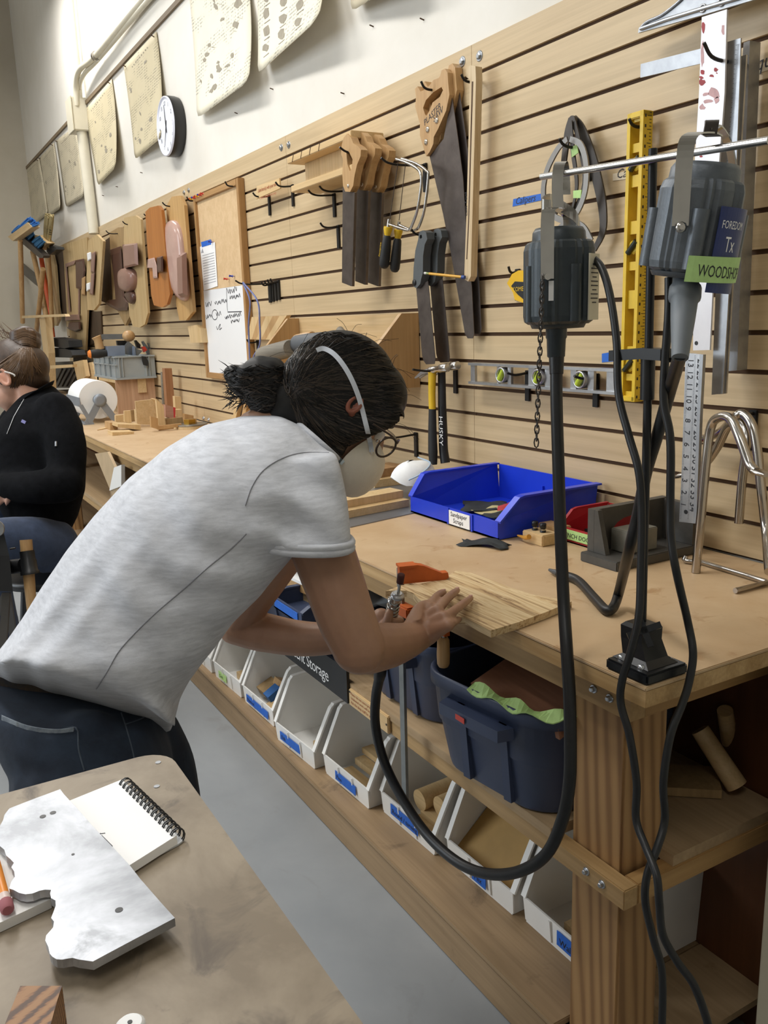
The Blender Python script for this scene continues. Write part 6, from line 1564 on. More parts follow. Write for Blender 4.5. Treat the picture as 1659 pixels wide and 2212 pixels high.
# things on the right end of the shelf
S('turned_dowel', MB().tube([hz(1592, 1698, .4822 + .018), hy(1512, 1576, .34)], [.019, .0165], 16), M_maple, 'left pale dowel leaning at the shelf end', 'dowel', 'dowels at the shelf end')
S('turned_dowel', MB().tube([hz(1583, 1640, .4822 + .016), hy(1566, 1535, .385)], [.017, .014], 16), M_maple, 'right pale dowel leaning against the brown panel', 'dowel', 'dowels at the shelf end')
S('plank_offcut', MB().obox((-.20, .30, .492), (.05, .06, 0), (-.03, .03, 0), (0, 0, .008)), M_old, 'brown offcut lying on the shelf behind the post', 'plank')
# boxes under the far bench
S('cardboard_box', MB().box((-3.55, .07, .4822), (-3.2, .38, .72)), plain('brown_cardboard', '#9a8468', .8), 'tan cardboard box under the far bench', 'box')
S('mdf_sheet', MB().prism([hy(205, 980, -.014), hy(232, 976, -.014), hy(262, 1040, -.014), hy(246, 1078, -.014)], (0, .012, 0)), plain('mdf_tan', '#b79f7d', .7), 'tan board leaning out under the far bench', 'board')
S('white_bin_lid', MB().prism([hy(236, 1060, -.02), hy(246, 1010, -.02), (hy(262, 1004, -.02)), hy(262, 1050, -.02)], (0, .015, 0)), M_wbin, 'white bin edge poking out below the far bench', 'bin')
# ------------------------------------------------------------------ near table
M_tab = patchy('worn_table_top', '#988a76', '#7b6d5a', 8.0, .40, .60, .5, c3='#5f5346', s3=14, bump=.08, t3=(.55, .68))
tb = T('worn_table', 'worn brown table in the foreground with a rounded corner', 'table', (.6, -1.3, 0))
e0 = hz(362, 1622, ZT); x0, y1 = e0[0] - .004, e0[1]
r = .03; co_ = [V(x0 + r - r * math.cos(a), y1 - r + r * math.sin(a), ZT) for a in np.linspace(0, math.pi / 2, 7)]
P('top', MB().prism([V(x0, -1.75, ZT)] + co_ + [V(1.35, y1, ZT), V(1.35, -1.75, ZT)], (0, 0, -.035)), M_tab, tb, 'brown hardboard top with scratches')
for (x, y) in ((x0 + .08, y1 - .08), (1.25, y1 - .08), (x0 + .08, -1.65), (1.25, -1.65)):
    P('leg', MB().rbox((x - .035, y - .035, 0), (x + .035, y + .035, ZT - .0355), .003), M_fir, tb)
P('apron', MB().box((x0 + .06, y1 - .06, ZT - .13), (1.28, y1 - .035, ZT - .036)), M_rail, tb)
for p in ((1090, 215), (1080, 380)):
    P('screw', MB().lathe(hz(p[0] / 3.19, 1580 + p[1] / 3.19, ZT), (0, 0, 1), [(0, .003), (.0006, .0028)], 10), M_alud, tb)
cT = cz(0, 1580, 3.19)
# spiral notebook
nbk = T('spiral_notebook', 'open spiral notebook with blank white pages on the near table', 'notebook', hz(260, 1760, ZT))
zb_, zt_ = ZT + .0005, ZT + .010
pg = [hz(*p, zt_) for p in cT((836, 332), (1218, 716), (880, 930), (470, 480))]
P('pages', MB().prism(pg, (0, 0, -.008)), plain('page_white', '#ffffff', .7, 0, .02), nbk)
bk = [hz(*p, zb_ + .0015) for p in cT((842, 332), (1268, 745), (1230, 775), (890, 955), (470, 490))]
P('back_cover', MB().prism(bk, (0, 0, -.0015)), plain('cover_grey', '#c9cbcd', .6), nbk)
a, b = hz(*cT((842, 350))[0], zt_), hz(*cT((1222, 722))[0], zt_); d = nrm(b - a); pn = nrm(V(-d[1], d[0], 0)); cn = 15
if np.dot(pn, pg[3] - pg[0]) > 0: pn = -pn
for i in range(cn):
    for e in (-.0011, .0011):
        c = a + (b - a) * (i + .4) / cn + d * e + pn * .002 + V(0, 0, -.003)
        ring = [c + pn * .0062 * math.cos(q) + V(0, 0, 1) * .0072 * math.sin(q) for q in np.linspace(0, 2 * math.pi, 13)[:-1]]
        P('coil_ring', MB().tube(ring, .0006, 5, closed=True), M_black, nbk)
sk = MB()
for (p0, p1) in (((680, 705), (725, 700)), ((700, 715), (775, 790)), ((690, 700), (695, 720))): sk.merge(stroke([hz(*cT(p0)[0], zt_ + .0003), hz(*cT(p1)[0], zt_ + .0003)], .0002, (0, 0, 1)))
P('pencil_mark', sk, M_ink, nbk)
# second pad
pd = T('paper_pad', 'white paper pad under the metal plate at the left edge', 'notebook', hz(20, 1930, ZT))
P('pages', MB().prism([hz(*p, ZT + .008) for p in cT((-260, 1010), (10, 830), (130, 900), (350, 1155), (0, 1318), (-200, 1410))], (0, 0, -.0075)), plain('page_white2', '#ecebe8', .7, 0, .03), pd)
# aluminium plate
M_aluc = patchy('scuffed_aluminium', '#8d9095', '#cdd0d7', 9.0, .38, .62, .38, .6, c3='#9a9da2', s3=16, bump=.03, r2=.5)
ZA = ZT + .017
out = [(65, 530), (240, 462), (415, 398), (440, 432), (545, 545), (640, 655), (780, 800), (900, 930), (970, 1020), (1040, 1100), (1110, 1180), (1205, 1285), (1060, 1362), (930, 1430), (780, 1510), (640, 1585), (590, 1578), (545, 1572), (500, 1560), (460, 1566), (430, 1572), (390, 1570), (360, 1552), (343, 1530), (333, 1485), (312, 1440), (318, 1405), (345, 1375), (366, 1350), (372, 1310), (352, 1285), (368, 1245), (384, 1200), (382, 1165), (352, 1148), (345, 1115), (352, 1092), (310, 1090), (270, 1098), (225, 1116), (175, 1122), (130, 1112), (95, 1092), (64, 1082), (78, 1035), (102, 1000), (98, 965), (78, 935), (96, 905), (72, 880), (42, 855), (30, 815), (0, 790), (-40, 740), (-30, 680), (0, 650), (22, 610), (30, 575)]
ap_ = T('metal_plate', 'scuffed aluminium plate with one ragged edge on the near table', 'metal plate', hz(190, 1900, ZT))
P('plate', MB().prism([hz(*p, ZA) for p in cT(*out)], (0, 0, -.0065)), M_aluc, ap_)
for p, rr in (((365, 560), .0026), ((295, 586), .0026), ((503, 847), .0013), ((820, 1230), .0028)):
    P('hole', MB().lathe(hz(*cT(p)[0], ZA + .00005), (0, 0, 1), [(0, rr), (.0002, rr)], 16), M_black, ap_)
# pencil
pn_ = T('pencil', 'orange pencil with pink eraser at the left edge of the near table', 'pencil', hz(10, 1950, ZT + .008))
a, b = hz(*cT((48, 1215))[0], ZT + .0135), hz(*cT((-40, 880))[0], ZT + .0135); L = np.linalg.norm(b - a); d = nrm(b - a)
P('shaft', MB().tube([a + d * .014, b], .0042, 6), plain('pencil_orange', '#e58a1f', .35), pn_)
P('ferrule', MB().tube([a + d * .006, a + d * .015], .0044, 12), plain('pink_ferrule', '#d9c4bd', .4), pn_)
P('eraser', MB().tube([a - d * .004, a - d * .002, a + d * .0065], [.0036, .0048, .0050], 14), plain('eraser_pink', '#a5636a', .75), pn_)
# block of wood and knob
def rings_():
    m, nt, b = _new('growth_ring_wood'); co = _co(nt, (1, .35, 1), (0, 0, .5)); w = nt.nodes.new('ShaderNodeTexWave'); w.wave_type = 'RINGS'
    w.inputs['Scale'].default_value = 120; w.inputs['Distortion'].default_value = 1.2; w.inputs['Detail'].default_value = 1; w.inputs['Detail Scale'].default_value = 6
    nt.links.new(co, w.inputs[0]); c = _ramp(nt, w.outputs[0], [(.2, hexc('#9a6d3f')), (.6, hexc('#86592f')), (.9, hexc('#4c2e18'))]); nt.links.new(c, b.inputs['Base Color']); b.inputs['Roughness'].default_value = .5; return m
M_burl = rings_()
wbk = T('wood_offcut', 'dark grained wood block at the lower left table corner', 'wood block', hz(70, 2180, ZT))
zz = ZT + .03
P('block', MB().prism([hz(*p, zz) for p in cT((140, 1753), (428, 1753), (395, 1850), (340, 2050), (20, 2050))], (0, 0, -.0295)), M_burl, wbk)
kb = T('screw_cap', 'white screw cap standing at the bottom edge of the table', 'cap', hz(282, 2208, ZT))
P('cap', MB().lathe(hz(284, 2238, ZT), (0, 0, 1), [(0, .009), (.008, .009), (.010, .007)], 24), M_white, kb)
P('centre', MB().lathe(hz(284, 2238, ZT) + V(0, 0, .010), (0, 0, 1), [(0, .0015), (.0004, .0015)], 10), M_black, kb)
# ------------------------------------------------------------------ people
def skinmat(name, c1, c2):
    if name in MATS: return MATS[name]
    m, nt, b = _new(name); co = _co(nt); n = _noise(nt, co, 14, 5, .6); c = _ramp(nt, n, [(.3, C3(c1)), (.7, C3(c2))])
    nt.links.new(c, b.inputs['Base Color']); b.inputs['Roughness'].default_value = .5
    b.inputs['Subsurface Weight'].default_value = .12; b.inputs['Subsurface Radius'].default_value = (.012, .005, .003)
    _bump(nt, b, _noise(nt, co, 320, 3), .06, .001); MATS[name] = m; return m
def fabric(name, c1, c2, scale, fine=700, rough=.9, stretch=(1, 1, 1), bump=.15):
    if name in MATS: return MATS[name]
    m, nt, b = _new(name); co = _co(nt, stretch); n = _noise(nt, co, scale, 6, .7, .3)
    co2 = _co(nt); n2 = _noise(nt, co2, fine, 2, .5)
    c = _ramp(nt, n, [(.34, C3(c1)), (.66, C3(c2))]); nt.links.new(c, b.inputs['Base Color']); b.inputs['Roughness'].default_value = rough
    b.inputs['Sheen Weight'].default_value = .15; _bump(nt, b, n2, bump, .001); MATS[name] = m; return m
M_skin = skinmat('skin_tan', '#9d755d', '#ad856a'); M_skin2 = skinmat('skin_fair', '#c0917a', '#cba08a')
M_shirt = fabric('heather_grey_knit', '#b7bac1', '#d2d5dc', 95, stretch=(.35, .35, 2.0))
M_jean = fabric('dark_denim', '#161f2e', '#233041', 18, 900)
M_jean.node_tree.nodes['Principled BSDF'].inputs['Sheen Weight'].default_value = 0.03
M_jean2 = fabric('blue_denim', '#2b3850', '#3c4b68', 18, 900)
M_fleece = fabric('black_fleece', '#0d0e10', '#151619', 40, 300, .98, bump=.4)
M_fleece.node_tree.nodes['Principled BSDF'].inputs['Sheen Weight'].default_value = 0.0
M_fleece.node_tree.nodes['Principled BSDF'].inputs['Specular IOR Level'].default_value = .1
M_hair = plain('black_hair', '#0d0b0a', .55, 0, .3, 80, spec=.35); M_hairl = plain('brown_black_hair', '#32271e', .42, 0, .3, 80, spec=.5)
M_hairb = plain('brown_hair', '#3d2b1d', .5, 0, .35, 60, bump=.4, bscale=150); M_hairbl = plain('light_brown_hair', '#5f4730', .45, 0, .3, 80)
LAT = nrm(V(.95, -.30, .02))          # her right side, toward the camera

def sring(Upx, Lpx, d, b, n=28, e=2.3, dl=0.0, lat=LAT):
    """cross-section between two outline pixels at one depth, b = half width across"""
    A, B = hd(*Upx, d + dl), hd(*Lpx, d - dl); c = (A + B) / 2; u = (A - B) / 2; out = []
    for k in range(n):
        a = 2 * math.pi * k / n; ca, sa = math.cos(a), math.sin(a)
        f = lambda q: math.copysign(abs(q) ** (2 / e), q)
        out.append(c + u * f(ca) + lat * b * f(sa))
    return out
def limb(mb, pts, rad, n=16, sub=5):
    p = bez(pts, sub); r = np.interp(np.linspace(0, len(rad) - 1, len(p)), range(len(rad)), rad); mb.tube(p, list(r), n); mb.ball(p[0], r[0], 14, 8); mb.ball(p[-1], r[-1], 14, 8); return mb

per = T('person', 'person in grey t-shirt and jeans bending over the bench, wearing a white mask', 'person', (-.45, -.55, 0))
# ---- head frame
hc = hd(735, 868, 1.43)
yaw = math.radians(17)
n0 = nrm(RT * .73 - UP * .68); hu = nrm(RT * .68 + UP * .73)
hn = nrm(n0 * math.cos(yaw) + FW * math.sin(yaw)); hl = nrm(-FW * math.cos(yaw) + n0 * math.sin(yaw))
def hp_(f, u, l): return hc + hn * f + hu * u + hl * l
HR = np.array([hn, hl, hu]).T
# ---- body skin: head, neck, both arms and hands in one surface
sk = MB()
sk.ball(hp_(-.005, .012, 0), (.094, .074, .098), 24, 16, HR)
sk.ball(hp_(.035, -.05, 0), (.062, .058, .072), 20, 12, HR)
sk.ball(hp_(.055, -.088, 0), (.032, .036, .026), 14, 8, HR)
sk.tube([hp_(.088, .008, 0), hp_(.104, -.022, 0), hp_(.098, -.034, 0)], [.008, .013, .010], 10)
sk.tube([hp_(-.03, -.05, 0), hp_(-.06, -.11, .0), hd(640, 985, 1.40)], [.052, .050, .060], 16)
sk.tube([hd(640, 985, 1.40), hd(600, 1040, 1.40)], [.06, .07], 14)
sk.tube([hd(655, 1080, 1.275), hd(610, 1040, 1.40), hd(690, 1080, 1.53)], [.048, .06, .046], 14)
# right arm (near): shoulder, elbow, wrist
RS, RE, RWr = hd(655, 1080, 1.275), hd(772, 1402, 1.225), hd(905, 1374, 1.395)
limb(sk, [RS, hd(690, 1170, 1.262), hd(722, 1260, 1.248), hd(750, 1340, 1.236), hd(776, 1400, 1.232)], [.050, .047, .0445, .042, .038])
limb(sk, [hd(771, 1398, 1.232), hd(796, 1400, 1.265), hd(840, 1394, 1.318), hd(878, 1384, 1.36), hd(912, 1368, 1.40)], [.037, .0385, .035, .029, .0245])
# right hand, palm down on the board
zk = ZB + .030
K = [hz(930, 1313, zk), hz(946, 1319, zk + .002), hz(960, 1333, zk - .002), hz(968, 1350, zk - .010)]
Wc = hd(914, 1366, 1.402)
pal = MB()
for i, k in enumerate(K):
    w = Wc + (K[2] - K[1]) * ((i - 1.5) * .45)
    sk.tube([w, (w + k) / 2 + V(0, 0, .004), k], [.0155, .0145, .0105], 12); sk.ball(k, .0105, 12, 8)
sk.ball((Wc + (K[1] + K[2]) / 2) / 2 + V(0, 0, .0), (.022, .026, .014), 14, 8)
def finger(mb, base, mid, dist, tip, r):
    p = bez([base, mid, dist, tip], 5); rr = np.interp(np.linspace(0, 1, len(p)), [0, .33, .66, 1], [r * 1.08, r, r * .93, r * .72]); mb.tube(p, list(rr), 12); mb.ball(p[-1], r * .72, 10, 8); mb.ball(p[0], r * 1.08, 10, 8)
tips = [hz(959, 1279, ZB + .0075), hz(988, 1275, ZB + .0075), hz(1017, 1292, ZB + .0075)]
mids = [hz(940, 1293, ZB + .036), hz(963, 1296, ZB + .036), hz(985, 1316, ZB + .030)]
dis = [hz(952, 1282, ZB + .024), hz(979, 1282, ZB + .023), hz(1005, 1301, ZB + .018)]
for i in range(3): finger(sk, K[i], mids[i], dis[i], tips[i], [.0076, .0078, .0075][i])
finger(sk, K[3], hz(976, 1346, ZB + .020), hz(986, 1340, ZB + .006), hz(992, 1338, ZB - .002), .0072)
sk.tube([Wc + V(0, 0, .002), hd(893, 1337, depth(K[0]) - .03), hd(905, 1316, depth(K[0]) - .006)], [.016, .0145, .0105], 12); finger(sk, hd(905, 1316, depth(K[0]) - .006), hd(914, 1309, depth(K[0]) + .006), hd(924, 1306, depth(K[0]) + .012), hz(936, 1304, ZB + .009), .0092)

# left arm (far)
LS, LE = hd(690, 1080, 1.53), hd(505, 1362, 1.68)
limb(sk, [LS, hd(620, 1180, 1.58), hd(560, 1270, 1.63), hd(512, 1345, 1.68)], [.046, .043, .040, .037])
limb(sk, [hd(510, 1352, 1.68), hd(570, 1366, 1.672), hd(660, 1380, 1.645), hd(750, 1374, 1.612), hd(808, 1350, 1.585)], [.037, .0385, .034, .028, .022])
# left hand round the hand tool
hb0, hb1 = hpb, hpt; ha = nrm(hb1 - hb0)
def tool(px, py): 
    return hy(px, py, -.114)
g = tool(846, 1334); gd = depth(g)
sk.ball(hd(824, 1344, gd + .012), (.024, .022, .026), 14, 8)
sk.tube([hd(808, 1350, 1.585), hd(822, 1345, gd + .012)], [.022, .022], 12)
side = nrm(np.cross(ha, FW)); 
for i in range(4):
    o = g - ha * (.004 + .0155 * i) ; ang = np.linspace(-2.6, .9, 6)
    path = [o + side * -.017 * math.cos(a + .3) * 1.0 + FW * -.019 * math.sin(a + .3) for a in ang]
    p = bez(path, 4); sk.tube(p, list(np.linspace(.0088, .0066, len(p))), 10); sk.ball(p[-1], .0066, 10, 6)
    sk.tube([hd(824, 1344 + 3 * i, gd + .012), path[0]], [.012, .009], 10)
finger(sk, hd(830, 1352, gd - .008), hd(836, 1342, gd - .022), hd(840, 1328, gd - .022), hd(844, 1318, gd - .016), .0088)
SKIN = voxel(sk, .0027, 4, .5)
body = P('body', SKIN, M_skin, per)
M_nail = plain('finger_nail', '#c99a8c', .3)
for i in range(3):
    d_ = nrm(tips[i] - dis[i]); nn = nrm(np.cross(np.cross(d_, (0, 0, 1)), d_)); 
    if nn[2] < 0: nn = -nn
    P('nail', MB().ball(tips[i] + nn * .0048 - d_ * .001, (.0052, .0038, .0012), 10, 6, np.array([d_, np.cross(nn, d_), nn]).T), M_nail, body)
# ear
ec = hd(768, 876, depth(hp_(-.0, -.0, .078)) + .001); er = MB()
rim = [ec + hu * (.0140 * math.cos(a)) + hn * (.009 * math.sin(a) - .003) + hl * (.005 * abs(math.sin(a * .5))) for a in np.linspace(.2, 5.4, 14)]
er.tube(rim, .0036, 8); er.ball(ec - hl * .001, (.0095, .005, .013), 12, 8, HR); er.ball(ec - hu * .013 + hn * .004, .006, 10, 6)
P('ear', voxel(er, .0016, 3), skinmat('skin_ear', '#8f5441', '#9f624e'), body)
for s in (-1, 1):
    eo = P('eye', MB().ball(hp_(.078, .004, s * .030), (.011, .012, .011), 14, 10, HR), plain('eye_white', '#e6e2dc', .2), body)
    P('iris', MB().ball(hp_(.0865, .003, s * .030), (.0035, .006, .006), 12, 8, HR), plain('iris_dark', '#2a1a12', .15), eo)
    P('eyebrow', MB().tube(bez([hp_(.086, .024, s * .012), hp_(.088, .029, s * .028), hp_(.074, .026, s * .046)], 4), [.0025] * 8 + [.0015], 6), M_hair, body)
P('lips', MB().ball(hp_(.090, -.066, 0), (.009, .022, .007), 12, 8, HR), plain('lips', '#9c5c50', .45), body)

# ---- t-shirt
ts = MB(); R_ = []
spec = [((-22, 1462), (374, 1572), 1.275, .165, .62), ((6, 1410), (386, 1515), 1.28, .170, .42), ((40, 1350), (428, 1440), 1.285, .170, .2), ((86, 1275), (466, 1380), 1.292, .166), ((140, 1194), (505, 1325), 1.30, .164), ((200, 1117), (565, 1265), 1.312, .172), ((272, 1040), (612, 1205), 1.325, .180), ((352, 974), (650, 1160), 1.338, .184), ((440, 922), (690, 1110), 1.352, .178), ((530, 899), (712, 1058), 1.365, .140), ((600, 895), (720, 1010), 1.378, .098), ((640, 912), (722, 985), 1.388, .070)]
for q_ in spec: R_.append(sring(*q_[:4], lat=LAT + UP * (q_[4] if len(q_) > 4 else 0)))
ts.loft(R_)
# the front hem hangs in a loose flap below the belly
fl = [sring((190, 1440), (376, 1530), 1.23, .085, lat=LAT + UP * .5), sring((250, 1485), (378, 1558), 1.215, .075, lat=LAT + UP * .5), sring((318, 1530), (380, 1575), 1.21, .045, lat=LAT + UP * .4)]
ts.loft(fl)
sl = [sring((575, 985), (722, 972), 1.285, .066), sring((548, 1040), (735, 1010), 1.268, .068), sring((530, 1100), (748, 1075), 1.252, .069), sring((542, 1140), (754, 1130), 1.243, .069), sring((549, 1162), (756, 1166), 1.238, .070), sring((550, 1168), (757, 1173), 1.237, .069)]
ts.loft(sl)
sl2 = [sring((600, 1000), (720, 1010), 1.50, .06), sring((570, 1080), (700, 1110), 1.535, .06), sring((540, 1140), (660, 1190), 1.56, .062)]
ts.loft(sl2)
SH = voxel(ts, .0058, 9, .5)
# folds: gentle ridges along the pull lines from the armpit and across the back
def folds(v):
    w = v - hd(560, 1180, 1.25); a = np.dot(w, RT); b = np.dot(w, UP)
    d1 = a * .62 + b * .78; d2 = -a * .78 + b * .62
    k = .0042 * math.sin(95 * d1 + 9 * d2 + 2 * math.sin(22 * d2)) * math.exp(-((a) ** 2 + (b) ** 2) / .030)
    w2 = v - hd(60, 1390, 1.2); a2 = np.dot(w2, RT); b2 = np.dot(w2, UP); e1 = a2 * .80 - b2 * .60
    k += .0055 * math.sin(120 * e1 + 1.2) * math.exp(-(e1 / .055) ** 2) * math.exp(-((a2 * .6 + b2 * .8) / .17) ** 2)
    w3 = v - hd(300, 1470, 1.2); a3 = np.dot(w3, RT); b3 = np.dot(w3, UP)
    k += .0050 * math.sin(60 * (a3 * .35 + b3) + 3 * math.sin(14 * a3)) * math.exp(-(a3 ** 2 + b3 ** 2) / .025)
    w4 = v - hd(650, 1110, 1.2); a4 = np.dot(w4, RT); b4 = np.dot(w4, UP)
    k += .0048 * math.sin(75 * (a4 * .5 + b4) + 2 * math.sin(20 * a4)) * math.exp(-(a4 ** 2 + b4 ** 2) / .008)
    w5 = v - hd(430, 1120, 1.2); a5 = np.dot(w5, RT); b5 = np.dot(w5, UP)
    k += .0030 * math.sin(48 * (a5 * .55 + b5 * .9) + 4 * math.sin(9 * (a5 - b5)) + 1.0) * math.exp(-(a5 ** 2 + b5 ** 2) / .05)
    return k
SH.v = [tuple(np.array(v) - FW * folds(np.array(v))) for v in SH.v]
sh_o = P('t_shirt', SH, M_shirt, per, 'heather grey short sleeved t-shirt')
tree = bvh(SH)
def traced(pts, tr, lift=.0008, n=10):
    out = []
    for i in range(len(pts) - 1):
        for k in range(n):
            u = k / n; q = cast(tr, pts[i][0] + (pts[i + 1][0] - pts[i][0]) * u, pts[i][1] + (pts[i + 1][1] - pts[i][1]) * u, lift)
            if q is not None: out.append(q)
    return out
def pxs(pts, n=4): return [tuple(p[:2]) for p in bez([V(x, y, 0) for x, y in pts], n)]
M_seam = fabric('shirt_seam', '#85868c', '#8f9097', 60)
for nm, pts in (('sleeve_seam', [(530, 1092), (545, 1050), (570, 1015), (610, 990), (655, 978), (716, 978)]), ('side_seam', [(208, 1488), (232, 1450), (262, 1400), (330, 1330), (400, 1270), (450, 1225), (500, 1185), (535, 1150)])):
    pp = traced(pxs(pts), tree, .0004, 3)
    if len(pp) > 3: P(nm, MB().tube(pp, .0009, 6), M_seam, sh_o)
cuff = traced(pxs([(549, 1166), (580, 1160), (640, 1163), (700, 1168), (756, 1172)]), tree, .002, 3)
cf = MB(); r0 = sl[-1]; nrmc = nrm(sum(sl[-1]) - sum(sl[-2]))
cen = sum(r0) / len(r0)
cf.tube([cen + (p - cen) * 1.0 + nrmc * .002 for p in r0], .0052, 8, closed=True, flat=(1, 1))
cf.tube([cen + (p - cen) * 1.015 - nrmc * .006 for p in r0], .0056, 8, closed=True)
P('rolled_cuff', cf, M_shirt, sh_o)
nk = R_[-1]; cen = sum(nk) / len(nk)
P('collar', MB().tube([cen + (p - cen) * 1.06 for p in nk], .0045, 8, closed=True), M_shirt, sh_o)

# ---- jeans and shoes
jn = MB()
jn.loft([sring((-35, 1462), (330, 1530), 1.28, .150), sring((-22, 1510), (352, 1580), 1.28, .165), sring((2, 1575), (372, 1640), 1.285, .172), sring((40, 1640), (380, 1700), 1.29, .165), sring((70, 1690), (385, 1750), 1.30, .14)])
pc = hd(190, 1600, 1.285)
def leg(sgn, foot, knee):
    h = pc + LAT * (.085 * sgn) + V(0, 0, -.02)
    limb(jn, [h, h * .5 + knee * .5 + V(0, .0, 0), knee, knee * .5 + foot * .5, foot], [.098, .086, .066, .058, .050])
FR = V(-.40, -.64, .07); FL = V(-.60, -.50, .07)
leg(1, FR, V(-.41, -.66, .44)); leg(-1, FL, V(-.57, -.555, .44))
# far thigh shows right of the near one
limb(jn, [hd(300, 1600, 1.37), hd(332, 1660, 1.40), hd(350, 1740, 1.42)], [.068, .066, .064])
JN = voxel(jn, .006, 6)
jo = P('jeans', JN, M_jean, per, 'dark blue denim jeans')
tj = bvh(JN)
wb = traced(pxs([(-5, 1478), (60, 1490), (130, 1497), (205, 1500)]), tj, .001, 3)
if len(wb) > 3: P('waistband', MB().strip(wb, [UP * .011] * len(wb), -FW, .005), fabric('worn_waistband', '#3a3a40', '#5a4b3a', 30), jo)
for nm, pts in (('pocket_seam', [(2, 1545), (60, 1570), (120, 1578), (164, 1572), (170, 1620), (183, 1668)]), ('side_seam', [(262, 1540), (275, 1580), (288, 1630), (292, 1660)]), ('front_pocket', [(270, 1565), (300, 1555), (318, 1545)])):
    pp = traced(pxs(pts), tj, .0005, 3)
    if len(pp) > 3: P(nm, MB().tube(pp, .0011, 6), fabric('denim_stitch', '#3c4652', '#4a5562', 60), jo)
pk = traced(pxs([(4, 1552), (60, 1574), (120, 1582), (163, 1577)]), tj, .0012, 3)
if len(pk) > 3: P('pocket_hem', MB().strip(pk, [UP * .004] * len(pk), -FW, .003), fabric('frayed_hem', '#6d7885', '#98a2ac', 60), jo)
for f, s in ((FR, 1), (FL, -1)):
    fd = nrm(V(.25, .95, 0)); w = np.cross(fd, (0, 0, 1)); so = MB()
    rings = []
    for t_, hw_, hh in ((-.07, .026, .05), (-.05, .036, .075), (0, .039, .08), (.06, .043, .06), (.12, .044, .045), (.16, .036, .034), (.18, .016, .02)):
        c = V(f[0], f[1], 0) + fd * t_; rings.append([c + w * hw_ * math.cos(a) + V(0, 0, .004 + hh * (.5 + .5 * math.sin(a))) for a in np.linspace(0, 2 * math.pi, 17)[:-1]])
    so.loft(rings); sho = P('shoe', so, M_bgrip, per)
    P('sole', MB().prism([V(f[0], f[1], .014) + fd * t_ + w * q for t_, q in ((-.075, -.03), (0, -.042), (.12, -.047), (.185, -.015), (.185, .015), (.12, .047), (0, .042), (-.075, .03))], (0, 0, -.0135)), M_white, sho)

# ---- hair
hr = MB()
hr.ball(hp_(-.014, .012, 0), (.098, .082, .100), 28, 18, HR)
hr.ball(hp_(.028, .046, .004), (.062, .070, .058), 20, 12, HR)
hr.ball(hp_(-.048, -.045, 0), (.068, .074, .072), 20, 12, HR)
hr.ball(hp_(.0, -.05, .010), (.058, .072, .062), 20, 12, HR)
limb(hr, [hd(690, 905, 1.40), hd(732, 925, 1.385), hd(775, 922, 1.385), hd(815, 908, 1.39), hd(846, 898, 1.40)], [.050, .034, .022, .022, .022])
limb(hr, [hd(680, 830, 1.39), hd(640, 836, 1.385), hd(620, 838, 1.385)], [.060, .046, .030])
bn = MB()
limb(bn, [hd(622, 836, 1.385), hd(590, 828, 1.385), hd(560, 822, 1.385), hd(528, 815, 1.385), hd(505, 806, 1.385)], [.026, .040, .040, .032, .018])
bn.ball(hd(575, 850, 1.385), (.038, .038, .034), 16, 10)
limb(hr, [hd(600, 862, 1.39), hd(650, 872, 1.39), hd(676, 898, 1.385), hd(706, 930, 1.38), hd(722, 965, 1.385)], [.022, .036, .042, .036, .020])
HM = voxel(hr, .0036, 5)
# keep the face clear
def clear(mb):
    keep = []
    for f in mb.f:
        c = sum(np.array(mb.v[i]) for i in f) / len(f); w = c - hc; keep.append(not (np.dot(w, hn) > .062 and np.dot(w, hu) < .05 and abs(np.dot(w, hl)) < .070))
    mb.f = [f for f, k in zip(mb.f, keep) if k]; mb.sm = [True] * len(mb.f); return mb
HM = clear(HM)
ho_ = P('hair', HM, M_hair, per, 'black hair tied back in a short messy bun')
BN = voxel(bn, .0036, 3)
rj = random.Random(3)
BN.v = [tuple(np.array(v) + .004 * V(math.sin(90 * v[0] + 60 * v[2]), math.sin(80 * v[1] - 70 * v[2]), math.sin(100 * v[2] + 50 * v[0]))) for v in BN.v]
P('bun', BN, M_hair, ho_)
th = bvh(HM); tbn = bvh(BN)
def strand(mb, pts, r, tr, lift): 
    pp = traced(pts, tr, lift, 2)
    pp = [p for i, p in enumerate(pp) if i == 0 or np.linalg.norm(p - pp[i - 1]) < .03]
    if len(pp) > 4: mb.tube(pp, list(np.interp(np.linspace(0, 1, len(pp)), [0, .1, .85, 1], [r * .4, r, r, r * .5])), 4, cap=False)
sa, sb = MB(), MB()
for i in range(1300):
    a = rj.uniform(-2.9, 1.9); rx, ry = 140, 150; q_ = rj.uniform(.25, 1.0) ** .6
    s0 = (735 + rx * math.cos(a) * q_, 868 + ry * math.sin(a) * q_)
    if 752 < s0[0] < 784 and 858 < s0[1] < 892: continue
    e0_ = (624 + rj.uniform(-4, 12), 838 + rj.uniform(-26, 26))
    mx, my = (s0[0] + e0_[0]) / 2, (s0[1] + e0_[1]) / 2; bow = (my - 850) * .40 + rj.uniform(-8, 8)
    m1 = (mx + rj.uniform(-6, 6), my + bow)
    strand(sa if rj.random() < .62 else sb, pxs([s0, ((s0[0] * 2 + m1[0]) / 3, (s0[1] * 2 + m1[1]) / 3 + bow * .3), m1, e0_], 4), rj.uniform(.0006, .0013), th, rj.uniform(.0002, .0030))
for i in range(380):
    x = rj.uniform(505, 640); y = 838 + rj.uniform(-42, 44); ang = rj.uniform(-.7, .7); L = rj.uniform(14, 34)
    strand(sa if rj.random() < .7 else sb, pxs([(x + L, y + L * math.sin(ang) * .6), (x, y), (x - L, y + L * math.sin(ang))], 4), rj.uniform(.0007, .0013), tbn, rj.uniform(.0004, .004))
P('strands', sa, M_hair, ho_, kind='stuff'); P('strands', sb, M_hairl, ho_, kind='stuff')
